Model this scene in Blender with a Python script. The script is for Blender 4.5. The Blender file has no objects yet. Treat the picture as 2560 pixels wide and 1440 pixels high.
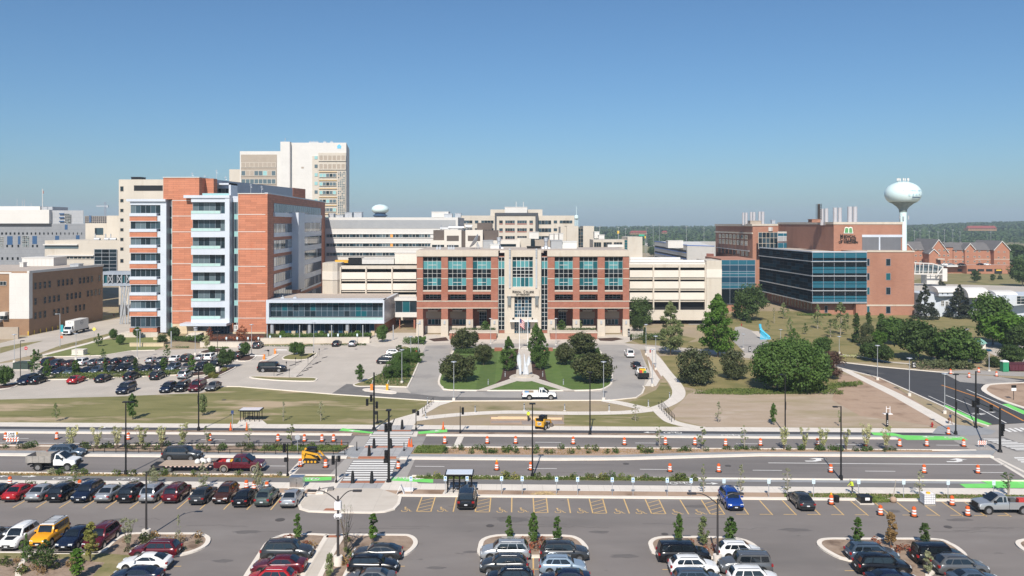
import bpy,bmesh,math,random
import numpy as np
from mathutils import Vector,Matrix
random.seed(7)
R=math.radians
# ---------------------------------------------------------------- camera, sky, sun, exposure
F,H=2120.0,31.0
scn=bpy.context.scene
cam=bpy.data.cameras.new("camera");camo=bpy.data.objects.new("camera",cam)
scn.collection.objects.link(camo);scn.camera=camo
camo.location=(0,0,H);camo.rotation_euler=(R(90),0,0)
cam.sensor_width=36;cam.lens=36*F/2560;cam.shift_y=-160/2560
cam.clip_start=1;cam.clip_end=30000
SUN_EL,SUN_AZ=42.0,-8.0
world=bpy.data.worlds.new("World");scn.world=world;world.use_nodes=True
wn=world.node_tree.nodes;wl=world.node_tree.links;wn.clear()
sky=wn.new("ShaderNodeTexSky");sky.sky_type='NISHITA';sky.sun_disc=False
sky.sun_elevation=R(SUN_EL);sky.sun_rotation=R(180+8)
sky.altitude=200;sky.air_density=1.0;sky.dust_density=.9;sky.ozone_density=8
bg=wn.new("ShaderNodeBackground");bg.inputs[1].default_value=0.081
wo=wn.new("ShaderNodeOutputWorld");tn=wn.new('ShaderNodeMix');tn.data_type='RGBA';tn.blend_type='MULTIPLY';tn.inputs[0].default_value=1;tn.inputs[7].default_value=(.95,1.08,1.08,1)
wl.new(sky.outputs[0],tn.inputs[6]);wl.new(tn.outputs[2],bg.inputs[0]);wl.new(bg.outputs[0],wo.inputs[0])
sl=bpy.data.lights.new("sun",'SUN');sl.energy=5.0;sl.angle=R(0.55);sl.color=(1,.935,.84)
so=bpy.data.objects.new("sun",sl);scn.collection.objects.link(so)
d=Vector((-math.sin(R(8))*math.cos(R(SUN_EL)),-math.cos(R(8))*math.cos(R(SUN_EL)),math.sin(R(SUN_EL))))
so.rotation_euler=d.to_track_quat('Z','Y').to_euler();so.location=(0,-20,80)
scn.view_settings.view_transform='Standard';scn.view_settings.look='None'
scn.view_settings.exposure=0.2;scn.view_settings.gamma=1
scn.cycles.max_bounces=5;scn.cycles.transparent_max_bounces=6;scn.cycles.volume_bounces=0
# ---------------------------------------------------------------- materials
MATS={}
def lin(c):
 return tuple(((v/12.92)if v<=.04045 else ((v+.055)/1.055)**2.4)for v in c)
def M(name,c1,c2=None,sc=1.0,rough=.8,metal=0.,bump=0.,stretch=(1,1,1),spec=.4,brick=None,patch=None,coat=0.,detail=5.,noise_rough=.6,tl=0.,jit=0.):
 if name in MATS:return MATS[name]
 m=bpy.data.materials.new(name);m.use_nodes=True;MATS[name]=m
 nt=m.node_tree;n=nt.nodes;l=nt.links
 b=n["Principled BSDF"]
 b.inputs["Roughness"].default_value=rough;b.inputs["Metallic"].default_value=metal
 b.inputs["Specular IOR Level"].default_value=spec
 if coat:b.inputs["Coat Weight"].default_value=coat;b.inputs["Coat Roughness"].default_value=.05
 b.inputs["Base Color"].default_value=(*c1,1)
 out=None;geo=None
 if c2 is not None or brick or patch or bump:
  geo=n.new("ShaderNodeNewGeometry")
 def noise(scale,st,det=detail):
  mp=n.new("ShaderNodeMapping");mp.inputs["Scale"].default_value=tuple(scale*s for s in st)
  l.new(geo.outputs["Position"],mp.inputs["Vector"])
  t=n.new("ShaderNodeTexNoise");t.inputs["Scale"].default_value=1;t.inputs["Detail"].default_value=det
  t.inputs["Roughness"].default_value=noise_rough
  l.new(mp.outputs[0],t.inputs["Vector"]);return t.outputs["Fac"]
 def mixc(f,a,b_,lo=.3,hi=.7,blend='MIX'):
  mr=n.new("ShaderNodeMapRange");mr.inputs[1].default_value=lo;mr.inputs[2].default_value=hi
  l.new(f,mr.inputs[0])
  mx=n.new("ShaderNodeMix");mx.data_type='RGBA';mx.blend_type=blend
  l.new(mr.outputs[0],mx.inputs[0])
  for s,v in ((mx.inputs[6],a),(mx.inputs[7],b_)):
   if isinstance(v,tuple):s.default_value=(*v,1)
   else :l.new(v,s)
  return mx.outputs[2]
 if c2 is not None:
  out=mixc(noise(sc,stretch),c1,c2)
 if patch:
  for (c3,psc,lo,hi)in (patch if isinstance(patch,list)else [patch]):
   st=stretch if sc else (1,1,1)
   out=mixc(noise(psc,st,4),out if out is not None else c1,c3,lo,hi)
 if brick:
  bw,bh,mort,mc,dark=brick[:5];horiz=len(brick)>5 and brick[5]
  sep=n.new("ShaderNodeSeparateXYZ");l.new(geo.outputs["Position"],sep.inputs[0])
  cmb=n.new("ShaderNodeCombineXYZ")
  if horiz:
   l.new(sep.outputs[0],cmb.inputs[0]);l.new(sep.outputs[1],cmb.inputs[1])
  else :
   ad=n.new("ShaderNodeMath");ad.operation='ADD'
   l.new(sep.outputs[0],ad.inputs[0]);l.new(sep.outputs[1],ad.inputs[1])
   l.new(ad.outputs[0],cmb.inputs[0]);l.new(sep.outputs[2],cmb.inputs[1])
  bt=n.new("ShaderNodeTexBrick");l.new(cmb.outputs[0],bt.inputs[0])
  bt.inputs["Scale"].default_value=1;bt.inputs["Brick Width"].default_value=bw
  bt.inputs["Row Height"].default_value=bh;bt.inputs["Mortar Size"].default_value=mort
  bt.inputs["Mortar Smooth"].default_value=.1
  bt.inputs["Color1"].default_value=(1,1,1,1);bt.inputs["Color2"].default_value=(dark,dark,dark,1)
  bt.inputs["Mortar"].default_value=(mc,mc,mc,1)
  bt.inputs["Bias"].default_value=-.3
  if horiz:bt.offset=0
  mx=n.new("ShaderNodeMix");mx.data_type='RGBA';mx.blend_type='MULTIPLY';mx.inputs[0].default_value=1
  if out is not None:l.new(out,mx.inputs[6])
  else :mx.inputs[6].default_value=(*c1,1)
  l.new(bt.outputs[0],mx.inputs[7]);out=mx.outputs[2]
 if jit:
  oi=n.new("ShaderNodeObjectInfo");hs=n.new("ShaderNodeHueSaturation")
  mr=n.new("ShaderNodeMapRange");mr.inputs[3].default_value=1-jit;mr.inputs[4].default_value=1+jit
  l.new(oi.outputs["Random"],mr.inputs[0]);l.new(mr.outputs[0],hs.inputs["Value"])
  if out is not None:l.new(out,hs.inputs["Color"])
  else :hs.inputs["Color"].default_value=(*c1,1)
  out=hs.outputs[0]
 if out is not None:l.new(out,b.inputs["Base Color"])
 if bump:
  bp=n.new("ShaderNodeBump");bp.inputs["Strength"].default_value=bump;bp.inputs["Distance"].default_value=.15
  l.new(noise(sc*3 if sc else 3,(1,1,1),3),bp.inputs["Height"]);l.new(bp.outputs[0],b.inputs["Normal"])
 if tl:
  tr=n.new("ShaderNodeBsdfTranslucent");ms=n.new("ShaderNodeMixShader");ms.inputs[0].default_value=tl
  if out is not None:l.new(out,tr.inputs[0])
  else :tr.inputs[0].default_value=(*c1,1)
  l.new(b.outputs[0],ms.inputs[1]);l.new(tr.outputs[0],ms.inputs[2])
  l.new(ms.outputs[0],n["Material Output"].inputs[0])
 return m
def plain(name,c,rough=.6,metal=0.,spec=.4,coat=0.):return M(name,c,rough=rough,metal=metal,spec=spec,coat=coat)
m_ground=M('dry_grass',(.30,.24,.135),(.38,.30,.19),.25,.95,patch=[((.34,.265,.185),.07,.45,.62),((.16,.15,.06),.11,.56,.74)],bump=.25)
m_field=M('bare_field',(.44,.345,.265),(.37,.285,.20),.35,.95,patch=[((.29,.24,.13),.09,.5,.68),((.50,.41,.33),.2,.58,.75)],stretch=(.5,1.3,1),bump=.2)
m_dirt=M('bare_dirt',(.37,.255,.18),(.43,.31,.225),.5,.95,bump=.3,patch=((.23,.15,.10),.25,.5,.7))
m_berm=M('mown_grass',(.155,.15,.05),(.235,.21,.085),.22,.95,stretch=(.45,1.4,1),patch=[((.42,.32,.21),.12,.52,.64),((.115,.12,.035),.3,.55,.75)],bump=.25)
m_lawn=M('green_lawn',(.085,.145,.028),(.12,.175,.042),.5,.9,bump=.25,brick=(1.7,900,0,1,.72,True))
m_hill=M('hill_lawn',(.20,.17,.065),(.27,.22,.095),.25,.95,bump=.2,patch=((.11,.12,.03),.1,.5,.7))
m_grass2=M('verge_grass',(.15,.15,.05),(.29,.235,.12),.6,.95,bump=.3)
m_mulch=M('mulch',(.27,.195,.14),(.35,.26,.195),1.2,.95,bump=.6,patch=((.15,.10,.07),.5,.5,.7))
m_darkmulch=M('dark_mulch',(.05,.025,.018),(.085,.045,.03),1.5,.95,bump=.6)
m_asphalt=M('asphalt',(.198,.177,.166),(.226,.203,.191),.3,.9,stretch=(.25,1.6,1),bump=.05,patch=[((.150,.137,.131),.08,.48,.7),((.25,.23,.217),.13,.58,.76),((.13,.12,.112),.5,.68,.76)])
m_lot=M('lot_asphalt',(.190,.168,.156),(.222,.198,.183),.22,.9,stretch=(.5,1.2,1),bump=.05,patch=[((.152,.137,.128),.06,.48,.7),((.24,.218,.202),.1,.56,.72),((.12,.108,.10),.55,.66,.74)])
m_newasphalt=M('new_asphalt',(.052,.052,.056),(.068,.067,.07),.4,.85,bump=.05,patch=((.13,.125,.12),.07,.62,.75))
m_darkpath=M('dark_path',(.065,.066,.072),(.08,.08,.087),.5,.85,bump=.05)
m_greypath=M('grey_path',(.165,.155,.15),(.19,.18,.175),.4,.85,stretch=(.3,1.5,1),bump=.04)
m_blue_conc=M('grey_concrete',(.27,.275,.285),(.33,.335,.34),.5,.85,bump=.05,brick=(2.4,50,.02,.75,.92,True))
m_conc=M('lot_concrete',(.46,.41,.355),(.52,.465,.405),.18,.9,brick=(4.5,4.5,.03,.86,.95,True),bump=.04,patch=((.40,.36,.315),.07,.5,.72))
m_drive=M('drive_concrete',(.335,.31,.285),(.39,.36,.33),.2,.9,bump=.04,patch=[((.24,.225,.215),.1,.52,.68),((.43,.395,.36),.05,.55,.7)])
m_walk=M('walk_concrete',(.66,.60,.53),(.73,.665,.59),.5,.85,brick=(1.8,1.8,.03,.82,.95,True),bump=.04)
m_kerb=M('kerb_concrete',(.70,.63,.55),(.78,.71,.62),.8,.85)
m_plaza=M('plaza_concrete',(.53,.47,.40),(.60,.54,.47),.4,.85,brick=(3,3,.03,.85,.94,True))
m_tactile=M('tactile_brick',(.36,.14,.075),(.42,.17,.10),2,.85)
m_paver=M('grey_paver',(.36,.355,.355),(.43,.42,.415),.7,.85,brick=(1.6,1.6,.05,.75,.9,True))
m_white=M('road_paint',(.72,.70,.66),(.82,.80,.77),2,.7)
m_yellow=M('yellow_paint',(.62,.40,.16),(.70,.48,.22),2,.7)
m_orange_line=plain('centre_line_orange',(.62,.25,.05))
m_green=M('green_paint',(.16,.60,.12),(.20,.66,.16),.5,.75,patch=((.34,.68,.30),.5,.6,.72))
m_stone=M('beige_stone',(.50,.44,.365),(.56,.495,.415),.35,.85,stretch=(1,1,.25),patch=((.45,.38,.30),.6,.58,.78),brick=(2.8,1.4,.02,.9,.96))
m_lime=M('limestone',(.56,.45,.30),(.64,.52,.36),.8,.85,brick=(1.2,.4,.03,.8,.85))
m_beige=M('beige_precast',(.52,.47,.40),(.57,.515,.44),.2,.85,stretch=(1,1,.2),patch=((.47,.41,.335),.5,.56,.76),brick=(4,2,.03,.9,.97))
m_cream=M('cream_panel',(.65,.60,.53),(.70,.65,.58),.25,.8,brick=(3.2,1.6,.02,.93,.98))
m_white_b=M('white_cladding',(.60,.58,.55),(.65,.63,.60),.2,.7,brick=(4,2.2,.03,.9,.98))
m_brick=M('red_brick',(.29,.118,.08),(.34,.145,.10),.9,.9,brick=(.8,.3,.02,1.15,.82),patch=((.29,.105,.062),.15,.5,.7))
m_brick2=M('brown_brick',(.34,.165,.112),(.375,.19,.128),.6,.9,stretch=(1,1,.3),patch=((.30,.14,.092),.15,.5,.7),brick=(1.0,.3,.02,1.12,.86))
m_tan=M('tan_brick',(.27,.165,.10),(.31,.19,.115),.6,.9,brick=(1.0,.3,.02,1.1,.88))  # tan darkened overall, puts the long side wall's shade into the colour
m_terra=M('terracotta',(.49,.185,.105),(.54,.215,.125),.5,.65,brick=(3.1,.62,.035,.62,.74),spec=.3,stretch=(1,1,.3),patch=((.50,.165,.085),.3,.55,.75))
m_metal=M('silver_panel',(.56,.60,.67),(.62,.66,.72),.3,.42,metal=.15,brick=(1.9,3.2,.02,.88,.97),spec=.5)
m_metal_d=M('blue_grey_metal',(.30,.34,.40),(.35,.39,.45),.3,.5,metal=.2,brick=(.6,8,.02,.85,.97))
m_greymetal=M('louvre_grey',(.33,.34,.355),(.38,.39,.40),.3,.6,brick=(80,.35,.04,.78,.97))
m_brownlouv=M('louvre_brown',(.12,.095,.08),(.14,.11,.095),.5,.7,brick=(.35,60,.06,.6,.95))
m_taupe=M('taupe_panel',(.36,.30,.24),(.40,.34,.28),.5,.8)
m_gravel=M('roof_gravel',(.40,.34,.29),(.50,.43,.37),1.5,.95,bump=.3)
m_roofmem=M('roof_membrane',(.42,.40,.37),(.50,.47,.44),.3,.9)
m_shingle=M('grey_shingle',(.14,.13,.13),(.175,.165,.16),.5,.9,brick=(4,.6,.06,.85,.93))
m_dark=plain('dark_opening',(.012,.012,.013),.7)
m_black=plain('black_metal',(.010,.010,.011),.45)
m_galv=M('galvanised',(.47,.49,.52),(.56,.58,.61),1.5,.45,metal=.5)
m_steel=M('stainless',(.58,.59,.60),(.66,.66,.66),2,.3,metal=.9)
m_whitep=plain('white_paint',(.80,.80,.79),.45)
m_creamp=plain('cream_paint',(.62,.62,.60),.6)
m_tank=M('tank_paint',(.62,.78,.78),(.70,.84,.84),.15,.4,spec=.5)
m_tankd=plain('tank_navy',(.02,.06,.13),.4)
m_tankm=M('tank_mildew',(.16,.21,.20),(.28,.34,.33),.6,.6)  # darker mottled tone for the cone below the bulb
def glass(name,c,rough=.06,spec=.8):return plain(name,c,rough,0,spec)
g_dark=glass('glass_dark',(.012,.024,.032),.08,.35);g_mid=glass('glass_mid',(.035,.065,.085),.08,.45)
g_blind=glass('glass_blind',(.10,.14,.16),.15,.6);g_teal=glass('glass_teal',(.08,.26,.28),.15,.4)
g_tealdk=glass('glass_teal_dark',(.01,.09,.11),.1,.3);g_blue=glass('glass_blue',(.012,.055,.095),.08,.35)
g_spand=glass('glass_spandrel',(.02,.11,.16),.15,.3);g_mint=glass('glass_mint',(.28,.50,.50),.2)
g_green=glass('glass_pale_green',(.42,.60,.57),.2);g_black=glass('glass_black',(.006,.010,.013),.1,.15)
g_light=glass('glass_reflecting',(.30,.33,.33),.1,.8)  # reflection painted in as a pale base colour
def leaf(name,c1,c2,tl=.28):return M(name,c1,c2,.8,.6,spec=.25,tl=tl,jit=.12,detail=2,patch=(tuple(min(.9,v*1.35)for v in c2),.45,.52,.70))
lf_dark=leaf('leaf_dark',(.042,.076,.020),(.074,.115,.032));lf_mid=leaf('leaf_mid',(.055,.112,.022),(.095,.155,.036))
lf_bright=leaf('leaf_bright',(.065,.145,.018),(.11,.20,.03),.35);lf_light=leaf('leaf_light',(.15,.20,.07),(.24,.27,.12),.35)
lf_pine=leaf('leaf_pine',(.050,.065,.026),(.088,.10,.042),.1);lf_spruce=leaf('leaf_spruce',(.022,.032,.018),(.048,.056,.034),.1)
lf_crab=leaf('leaf_crab',(.055,.078,.026),(.10,.105,.042));lf_purple=leaf('leaf_purple',(.07,.042,.03),(.11,.06,.04),.15)
lf_yellow=leaf('leaf_yellow',(.20,.22,.05),(.30,.27,.08),.35);lf_pale=leaf('leaf_pale',(.26,.28,.16),(.36,.36,.22),.35)
lf_brown=leaf('leaf_brown',(.27,.17,.07),(.36,.24,.11),.3);lf_grassy=leaf('leaf_grassy',(.085,.13,.025),(.15,.18,.05),.3)
lf_red=leaf('leaf_red',(.25,.06,.03),(.30,.12,.06),.3);lf_cream=leaf('leaf_cream',(.28,.31,.10),(.58,.55,.32),.35)
m_bark=M('bark',(.10,.075,.055),(.16,.125,.095),4,.95);m_bark_l=M('bark_pale',(.28,.24,.19),(.34,.30,.25),4,.9)
# ---------------------------------------------------------------- geometry helpers
ORG={};KIDS={}
def G(px,py,z=0.):Y=F*(H-z)/(py-560.);return ((px-1280.)*Y/F,Y)
def GY(py):return F*H/(py-560.)
def RP(px,y0):
 return G(px,560+(y0-560)*(px+75000)/76280.)
def BX(px,Y):return (px-1280.)*Y/F
def BZ(py,Y):return H-(py-560.)*Y/F
SPLIT={'pier','stone_trim','stone_base','terracotta_panel','terracotta_band','deck','trim','silver_frame','silver_band','wall','brown_louvre','support','silver_trim','opening','wall_lantern','parapet_panel','stone_portal','canopy','ledge','sunshade','white_storey','upper_storey','dark_frame','yellow_sill','sill','blue_railing','stem_antenna','oval_logo','coping','concrete_frame','track_roller','antenna_ring'}
class MB:
 def __init__(s):s.v=[];s.f=[];s.m=[]
 def face(s,pts,m=0):
  n=len(s.v);s.v+=[tuple(p)for p in pts];s.f.append(tuple(range(n,n+len(pts))));s.m.append(m);return s
 def hexa(s,p,m=0):
  n=len(s.v);s.v+=[tuple(q)for q in p]
  for f in ((3,2,1,0),(4,5,6,7),(0,1,5,4),(1,2,6,5),(2,3,7,6),(3,0,4,7)):
   s.f.append(tuple(n+i for i in f));s.m.append(m)
  return s
 def box(s,x0,x1,y0,y1,z0,z1,m=0):
  if x0>x1:x0,x1=x1,x0
  if y0>y1:y0,y1=y1,y0
  if z0>z1:z0,z1=z1,z0
  return s.hexa([(x0,y0,z0),(x1,y0,z0),(x1,y1,z0),(x0,y1,z0),(x0,y0,z1),(x1,y0,z1),(x1,y1,z1),(x0,y1,z1)],m)
 def prism(s,pts,z0,z1,m=0,mt=None):
  a=sum(pts[i][0]*pts[(i+1)%len(pts)][1]-pts[(i+1)%len(pts)][0]*pts[i][1]for i in range(len(pts)))
  if a<0:pts=pts[::-1]
  n=len(s.v);k=len(pts)
  s.v+=[(p[0],p[1],z0)for p in pts]+[(p[0],p[1],z1)for p in pts]
  for i in range(k):
   j=(i+1)%k;s.f.append((n+i,n+j,n+k+j,n+k+i));s.m.append(m)
  s.f.append(tuple(n+k+i for i in range(k)));s.m.append(m if mt is None else mt)
  s.f.append(tuple(n+i for i in reversed(range(k))));s.m.append(m);return s
 def tube(s,p0,p1,r0,r1=None,n=8,m=0,caps=True):
  if r1 is None:r1=r0
  p0=Vector(p0);p1=Vector(p1);d=(p1-p0)
  if d.length<1e-6:return s
  d.normalize();a=Vector((0,0,1))if abs(d.z)<.9 else Vector((1,0,0))
  u=d.cross(a).normalized();w=d.cross(u).normalized();k=len(s.v)
  for p,r in ((p0,r0),(p1,r1)):
   for i in range(n):
    t=2*math.pi*i/n;s.v.append(tuple(p+u*(r*math.cos(t))+w*(r*math.sin(t))))
  for i in range(n):
   j=(i+1)%n;s.f.append((k+i,k+n+i,k+n+j,k+j));s.m.append(m)
  if caps:
   s.f.append(tuple(k+i for i in range(n)));s.m.append(m)
   s.f.append(tuple(k+n+i for i in reversed(range(n))));s.m.append(m)
  return s
 def path(s,pts,r,n=6,m=0):
  for a,b in zip(pts,pts[1:]):s.tube(a,b,r,r,n,m)
  return s
 def lathe(s,prof,n=12,m=0,c=(0,0),ms=None):
  k=len(s.v)
  for (r,z)in prof:
   for i in range(n):
    t=2*math.pi*i/n;s.v.append((c[0]+r*math.cos(t),c[1]+r*math.sin(t),z))
  for q in range(len(prof)-1):
   for i in range(n):
    j=(i+1)%n;s.f.append((k+q*n+i,k+q*n+j,k+(q+1)*n+j,k+(q+1)*n+i));s.m.append(ms[q]if ms else m)
  s.f.append(tuple(k+i for i in reversed(range(n))));s.m.append(ms[0]if ms else m)
  q=len(prof)-1
  s.f.append(tuple(k+q*n+i for i in range(n)));s.m.append(ms[-1]if ms else m);return s
 def loft(s,rings,m=0,caps=True):
  k=len(s.v);n=len(rings[0])
  for r in rings:s.v+=[tuple(p)for p in r]
  for q in range(len(rings)-1):
   for i in range(n):
    j=(i+1)%n;s.f.append((k+q*n+i,k+q*n+j,k+(q+1)*n+j,k+(q+1)*n+i));s.m.append(m)
  if caps:
   s.f.append(tuple(k+i for i in reversed(range(n))));s.m.append(m)
   s.f.append(tuple(k+(len(rings)-1)*n+i for i in range(n)));s.m.append(m)
  return s
 def xf(s,M4,k=0):
  s.v[k:]=[tuple(M4@Vector(p))for p in s.v[k:]];return s
 def mesh(s,name,mats,o=(0,0,0),smooth=None):
  me=bpy.data.meshes.new(name)
  me.from_pydata([(p[0]-o[0],p[1]-o[1],p[2]-o[2])for p in s.v],[],s.f)
  mats=mats if isinstance(mats,(list,tuple))else [mats]
  for m in mats:me.materials.append(m)
  if len(mats)>1:me.polygons.foreach_set('material_index',s.m)
  if smooth is not None:
   me.polygons.foreach_set('use_smooth',[True]*len(s.f));me.update();me.set_sharp_from_angle(angle=R(smooth))
  me.update();return me
 def build(s,name,mats,parent=None,smooth=None,org=None):
  if parent is not None and name in SPLIT and len(s.v)>8:
   g=s.groups()
   if 1<len(g)<90:
    obs=[q.build_one(name,mats,parent,smooth,org)for q in g];return obs[0]
  return s.build_one(name,mats,parent,smooth,org)
 def groups(s):
  """separate pieces that do not touch one another"""
  p=list(range(len(s.v)))
  def f(i):
   while p[i]!=i:p[i]=p[p[i]];i=p[i]
   return i
  for q in s.f:
   for i in q[1:]:p[f(i)]=f(q[0])
  c={}
  for i in range(len(s.v)):c.setdefault(f(i),[]).append(i)
  ks=list(c);a=np.array(s.v);bb=[(a[c[k]].min(0)-.06,a[c[k]].max(0)+.06)for k in ks];r=list(range(len(ks)))
  def h(i):
   while r[i]!=i:i=r[i]
   return i
  for i in range(len(ks)):
   for j in range(i):
    if h(i)!=h(j)and (bb[i][0]<=bb[j][1]).all()and (bb[j][0]<=bb[i][1]).all():r[h(i)]=h(j)
  R2={}
  for n_,k in enumerate(ks):R2.setdefault(h(n_),[]).append(k)
  out=[]
  for ids in R2.values():
   st=set(ids);m=MB();mp={}
   for i in range(len(s.v)):
    if f(i)in st:mp[i]=len(m.v);m.v.append(s.v[i])
   for q,mi in zip(s.f,s.m):
    if q[0]in mp:m.f.append(tuple(mp[i]for i in q));m.m.append(mi)
   out.append(m)
  return out
 def build_one(s,name,mats,parent=None,smooth=None,org=None):
  if parent is not None:o=ORG.get(parent.name,(0,0,0))
  elif org is not None:o=org
  elif s.v:
   a=np.array(s.v);lo=a.min(0);hi=a.max(0);o=((lo[0]+hi[0])/2,(lo[1]+hi[1])/2,lo[2])
  ob=bpy.data.objects.new(name,s.mesh(name,mats,o,smooth));scn.collection.objects.link(ob)
  ORG[ob.name]=tuple(o)
  if parent is None:ob.location=o
  else :ob.parent=parent;KIDS.setdefault(parent.name,[]).append(ob)
  return ob
def tag(o,label=None,cat=None,group=None,kind=None):
 if label:o['label']=label
 if cat:o['category']=cat
 if group:o['group']=group
 if kind:o['kind']=kind
 return o
def empty(name,loc=(0,0,0),label=None,cat=None,group=None):
 e=bpy.data.objects.new(name,None);scn.collection.objects.link(e);e.location=loc;ORG[e.name]=tuple(loc)
 e.empty_display_size=.2
 return tag(e,label,cat,group)
def copy_tree(o,parent=None):
 c=o.copy();scn.collection.objects.link(c)
 for k in ('label','category','group'):
  if parent is None and k in c:del c[k]
 if parent is not None:c.parent=parent
 for ch in KIDS.get(o.name,[]):KIDS.setdefault(c.name,[]).append(copy_tree(ch,c))
 return c
PROTO={}
def inst(key,maker,loc,rz=0.,sc=1.,label=None,cat=None,group=None,name=None):
 if key not in PROTO:
  PROTO[key]=[maker(),False]
 src,used=PROTO[key]
 if used:r=copy_tree(src)
 else :r=src;PROTO[key][1]=True
 r.location=loc if len(loc)==3 else (loc[0],loc[1],0);r.rotation_euler=(0,0,rz)
 r.scale=(sc,sc,sc)if not isinstance(sc,(tuple,list))else sc
 if name and r.name.split('.')[0]!=name:
  old=r.name;r.name=name;KIDS[r.name]=KIDS.pop(old,[])
 return tag(r,label,cat,group)
def struct(name,mb,m):return tag(mb.build(name,m,org=(0,0,0)),kind='structure')
def sheet(name,pts,z,m,ref=False):
 """flat sheet on the ground from outline points given as photo positions"""
 q=[(RP(*p)if ref else G(*p))for p in pts]
 return struct(name,MB().face([(x,y,z)for x,y in q]),m)
def slab(name,pts,z1,m,ref=False,z0=0.):
 q=[(RP(*p)if ref else G(*p))for p in pts]
 return struct(name,MB().prism(q,z0,z1),m)
def ribbon(mb,pts,w,z0,z1,closed=False,m=0):
 """a strip of constant width along world points"""
 P=[Vector(p[:2])for p in pts];n=len(P);L_,R_=[],[]
 for i in range(n):
  a=P[(i-1)%n]if (closed or i>0)else P[i];b=P[(i+1)%n]if (closed or i<n-1)else P[i]
  t=(b-a).normalized();nn=Vector((-t.y,t.x))*(w/2);L_.append(P[i]+nn);R_.append(P[i]-nn)
 rng=range(n if closed else n-1)
 for i in rng:
  j=(i+1)%n
  if z0==z1:mb.face([(*R_[i],z1),(*R_[j],z1),(*L_[j],z1),(*L_[i],z1)],m)
  else :mb.hexa([(*R_[i],z0),(*R_[j],z0),(*L_[j],z0),(*L_[i],z0),(*R_[i],z1),(*R_[j],z1),(*L_[j],z1),(*L_[i],z1)],m)
 return mb
def smoothpts(pts,k=4,closed=False):
 P=[Vector(p)for p in pts];n=len(P);out=[]
 rng=range(n if closed else n-1)
 for i in rng:
  p0=P[(i-1)%n]if (closed or i>0)else P[i];p1=P[i];p2=P[(i+1)%n];p3=P[(i+2)%n]if (closed or i<n-2)else p2
  for q in range(k):
   t=q/k;out.append(tuple(.5*((2*p1)+(p2-p0)*t+(2*p0-5*p1+4*p2-p3)*t*t+(3*p1-p0-3*p2+p3)*t**3)))
 if not closed:out.append(tuple(P[-1]))
 return out
def ordn(i):
 if i<20:return ORD[i]
 t=['twenty','thirty','forty','fifty','sixty','seventy','eighty','ninety'][(i+1)//10-2];return t[:-1]+'ieth' if (i+1)%10==0 else t+'-'+ORD[i%10]
ORD=['first','second','third','fourth','fifth','sixth','seventh','eighth','ninth','tenth','eleventh','twelfth','thirteenth','fourteenth','fifteenth','sixteenth','seventeenth','eighteenth','nineteenth','twentieth','twenty-first','twenty-second','twenty-third','twenty-fourth','twenty-fifth','twenty-sixth','twenty-seventh','twenty-eighth']
# ================================================================ GROUND, ROADS, PAVEMENTS
Yd=6000
struct('ground',MB().face([(-6000,-60,0),(6000,-60,0),(6000,Yd,0),(-6000,Yd,0)]),m_ground)
Z1,Z2,Z3,Z4,Z5=.006,.012,.018,.024,.03
XL,XR=-500,3100
def band(name,y0a,y0b,z,m,xa=XL,xb=XR):return sheet(name,[(xa,y0a),(xb,y0a),(xb,y0b),(xa,y0b)],z,m,True)
band('parking_lot',1240,1700,Z1,m_lot,-200,2800)
band('dirt_strip',1225,1240,Z1+.003,m_dirt)
band('sidewalk',1210.5,1226,Z2,m_walk)
band('bike_path',1199.5,1210.8,Z2,m_greypath)
band('grass_verge',1192,1199.7,Z2-.003,m_grass2,XL,1745)
band('concrete_verge',1192,1199.7,Z2-.002,m_blue_conc,1745,XR)
band('road',1150,1192.3,Z2,m_asphalt)
band('median_ground',1119,1150,Z1,m_dirt)
band('road',1091,1119.6,Z2,m_asphalt)
band('planting_strip',1081,1091,Z1,m_mulch,300,1648)
band('concrete_verge',1080.5,1091,Z2,m_blue_conc,XL,300)
band('concrete_verge',1080.5,1091,Z2,m_blue_conc,1648,XR)
band('bike_path',1075,1081.3,Z2+.004,m_darkpath,XL,2500)
band('sidewalk',1064.3,1075.3,Z2,m_walk,XL,2430)
def kerb(pts,w=.45,h=.14,ref=False,closed=False,name='kerb'):
 q=[(RP(*p)if ref else G(*p))for p in pts]
 return struct(name,ribbon(MB(),q,w,0,h,closed),m_kerb)
kerb([(XL,1242),(742,1242)],.6,.14,True);kerb([(995,1242),(XR,1242)],.6,.14,True)
kerb([(XL,1192.8),(838,1192.8)],.3,.13,True);kerb([(1030,1192.8),(XR,1192.8)],.3,.13,True)
kerb([(XL,1090),(880,1090)],.95,.13,True);kerb([(1066,1090),(2242,1090)],.95,.13,True)
slab('median_bed',[(XL,1137),(XL,1126.5),(0,1126.5),(190,1127),(300,1120.5),(870,1120.5),(845,1136)],.12,m_mulch,True)
slab('median_edge',[(XL,1144),(XL,1137.3),(845,1137.3),(880,1121),(905,1121),(870,1144)],.10,m_blue_conc,True)
kerb([(XL,1147.5),(868,1147.5)],.95,.14,True)
kerb([(XL,1125.5),(150,1125.5),(300,1120),(885,1120)],.25,.16,True)
slab('median_bed',[(1032,1138.5),(1050,1122),(2330,1119.6),(2330,1124),(1850,1127),(1700,1131),(1500,1138.5)],.12,m_dirt,True)
slab('median_bed',[(1030,1138),(1040,1121.5),(1115,1121.5),(1106,1138)],.135,m_grass2,True)
slab('median_edge',[(1010,1144.5),(1026,1138.8),(1500,1138.8),(1700,1131.3),(1850,1127.3),(2330,1124.3),(2420,1119),(2490,1119),(2480,1131),(1900,1131),(1700,1136),(1500,1144)],.10,m_blue_conc,True)
kerb([(1000,1148.5),(1400,1148.5),(1560,1146),(1720,1140),(1900,1133.5),(2480,1132.5)],.95,.14,True)
kerb([(1050,1120),(2440,1118.6)],.25,.15,True)
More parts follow.
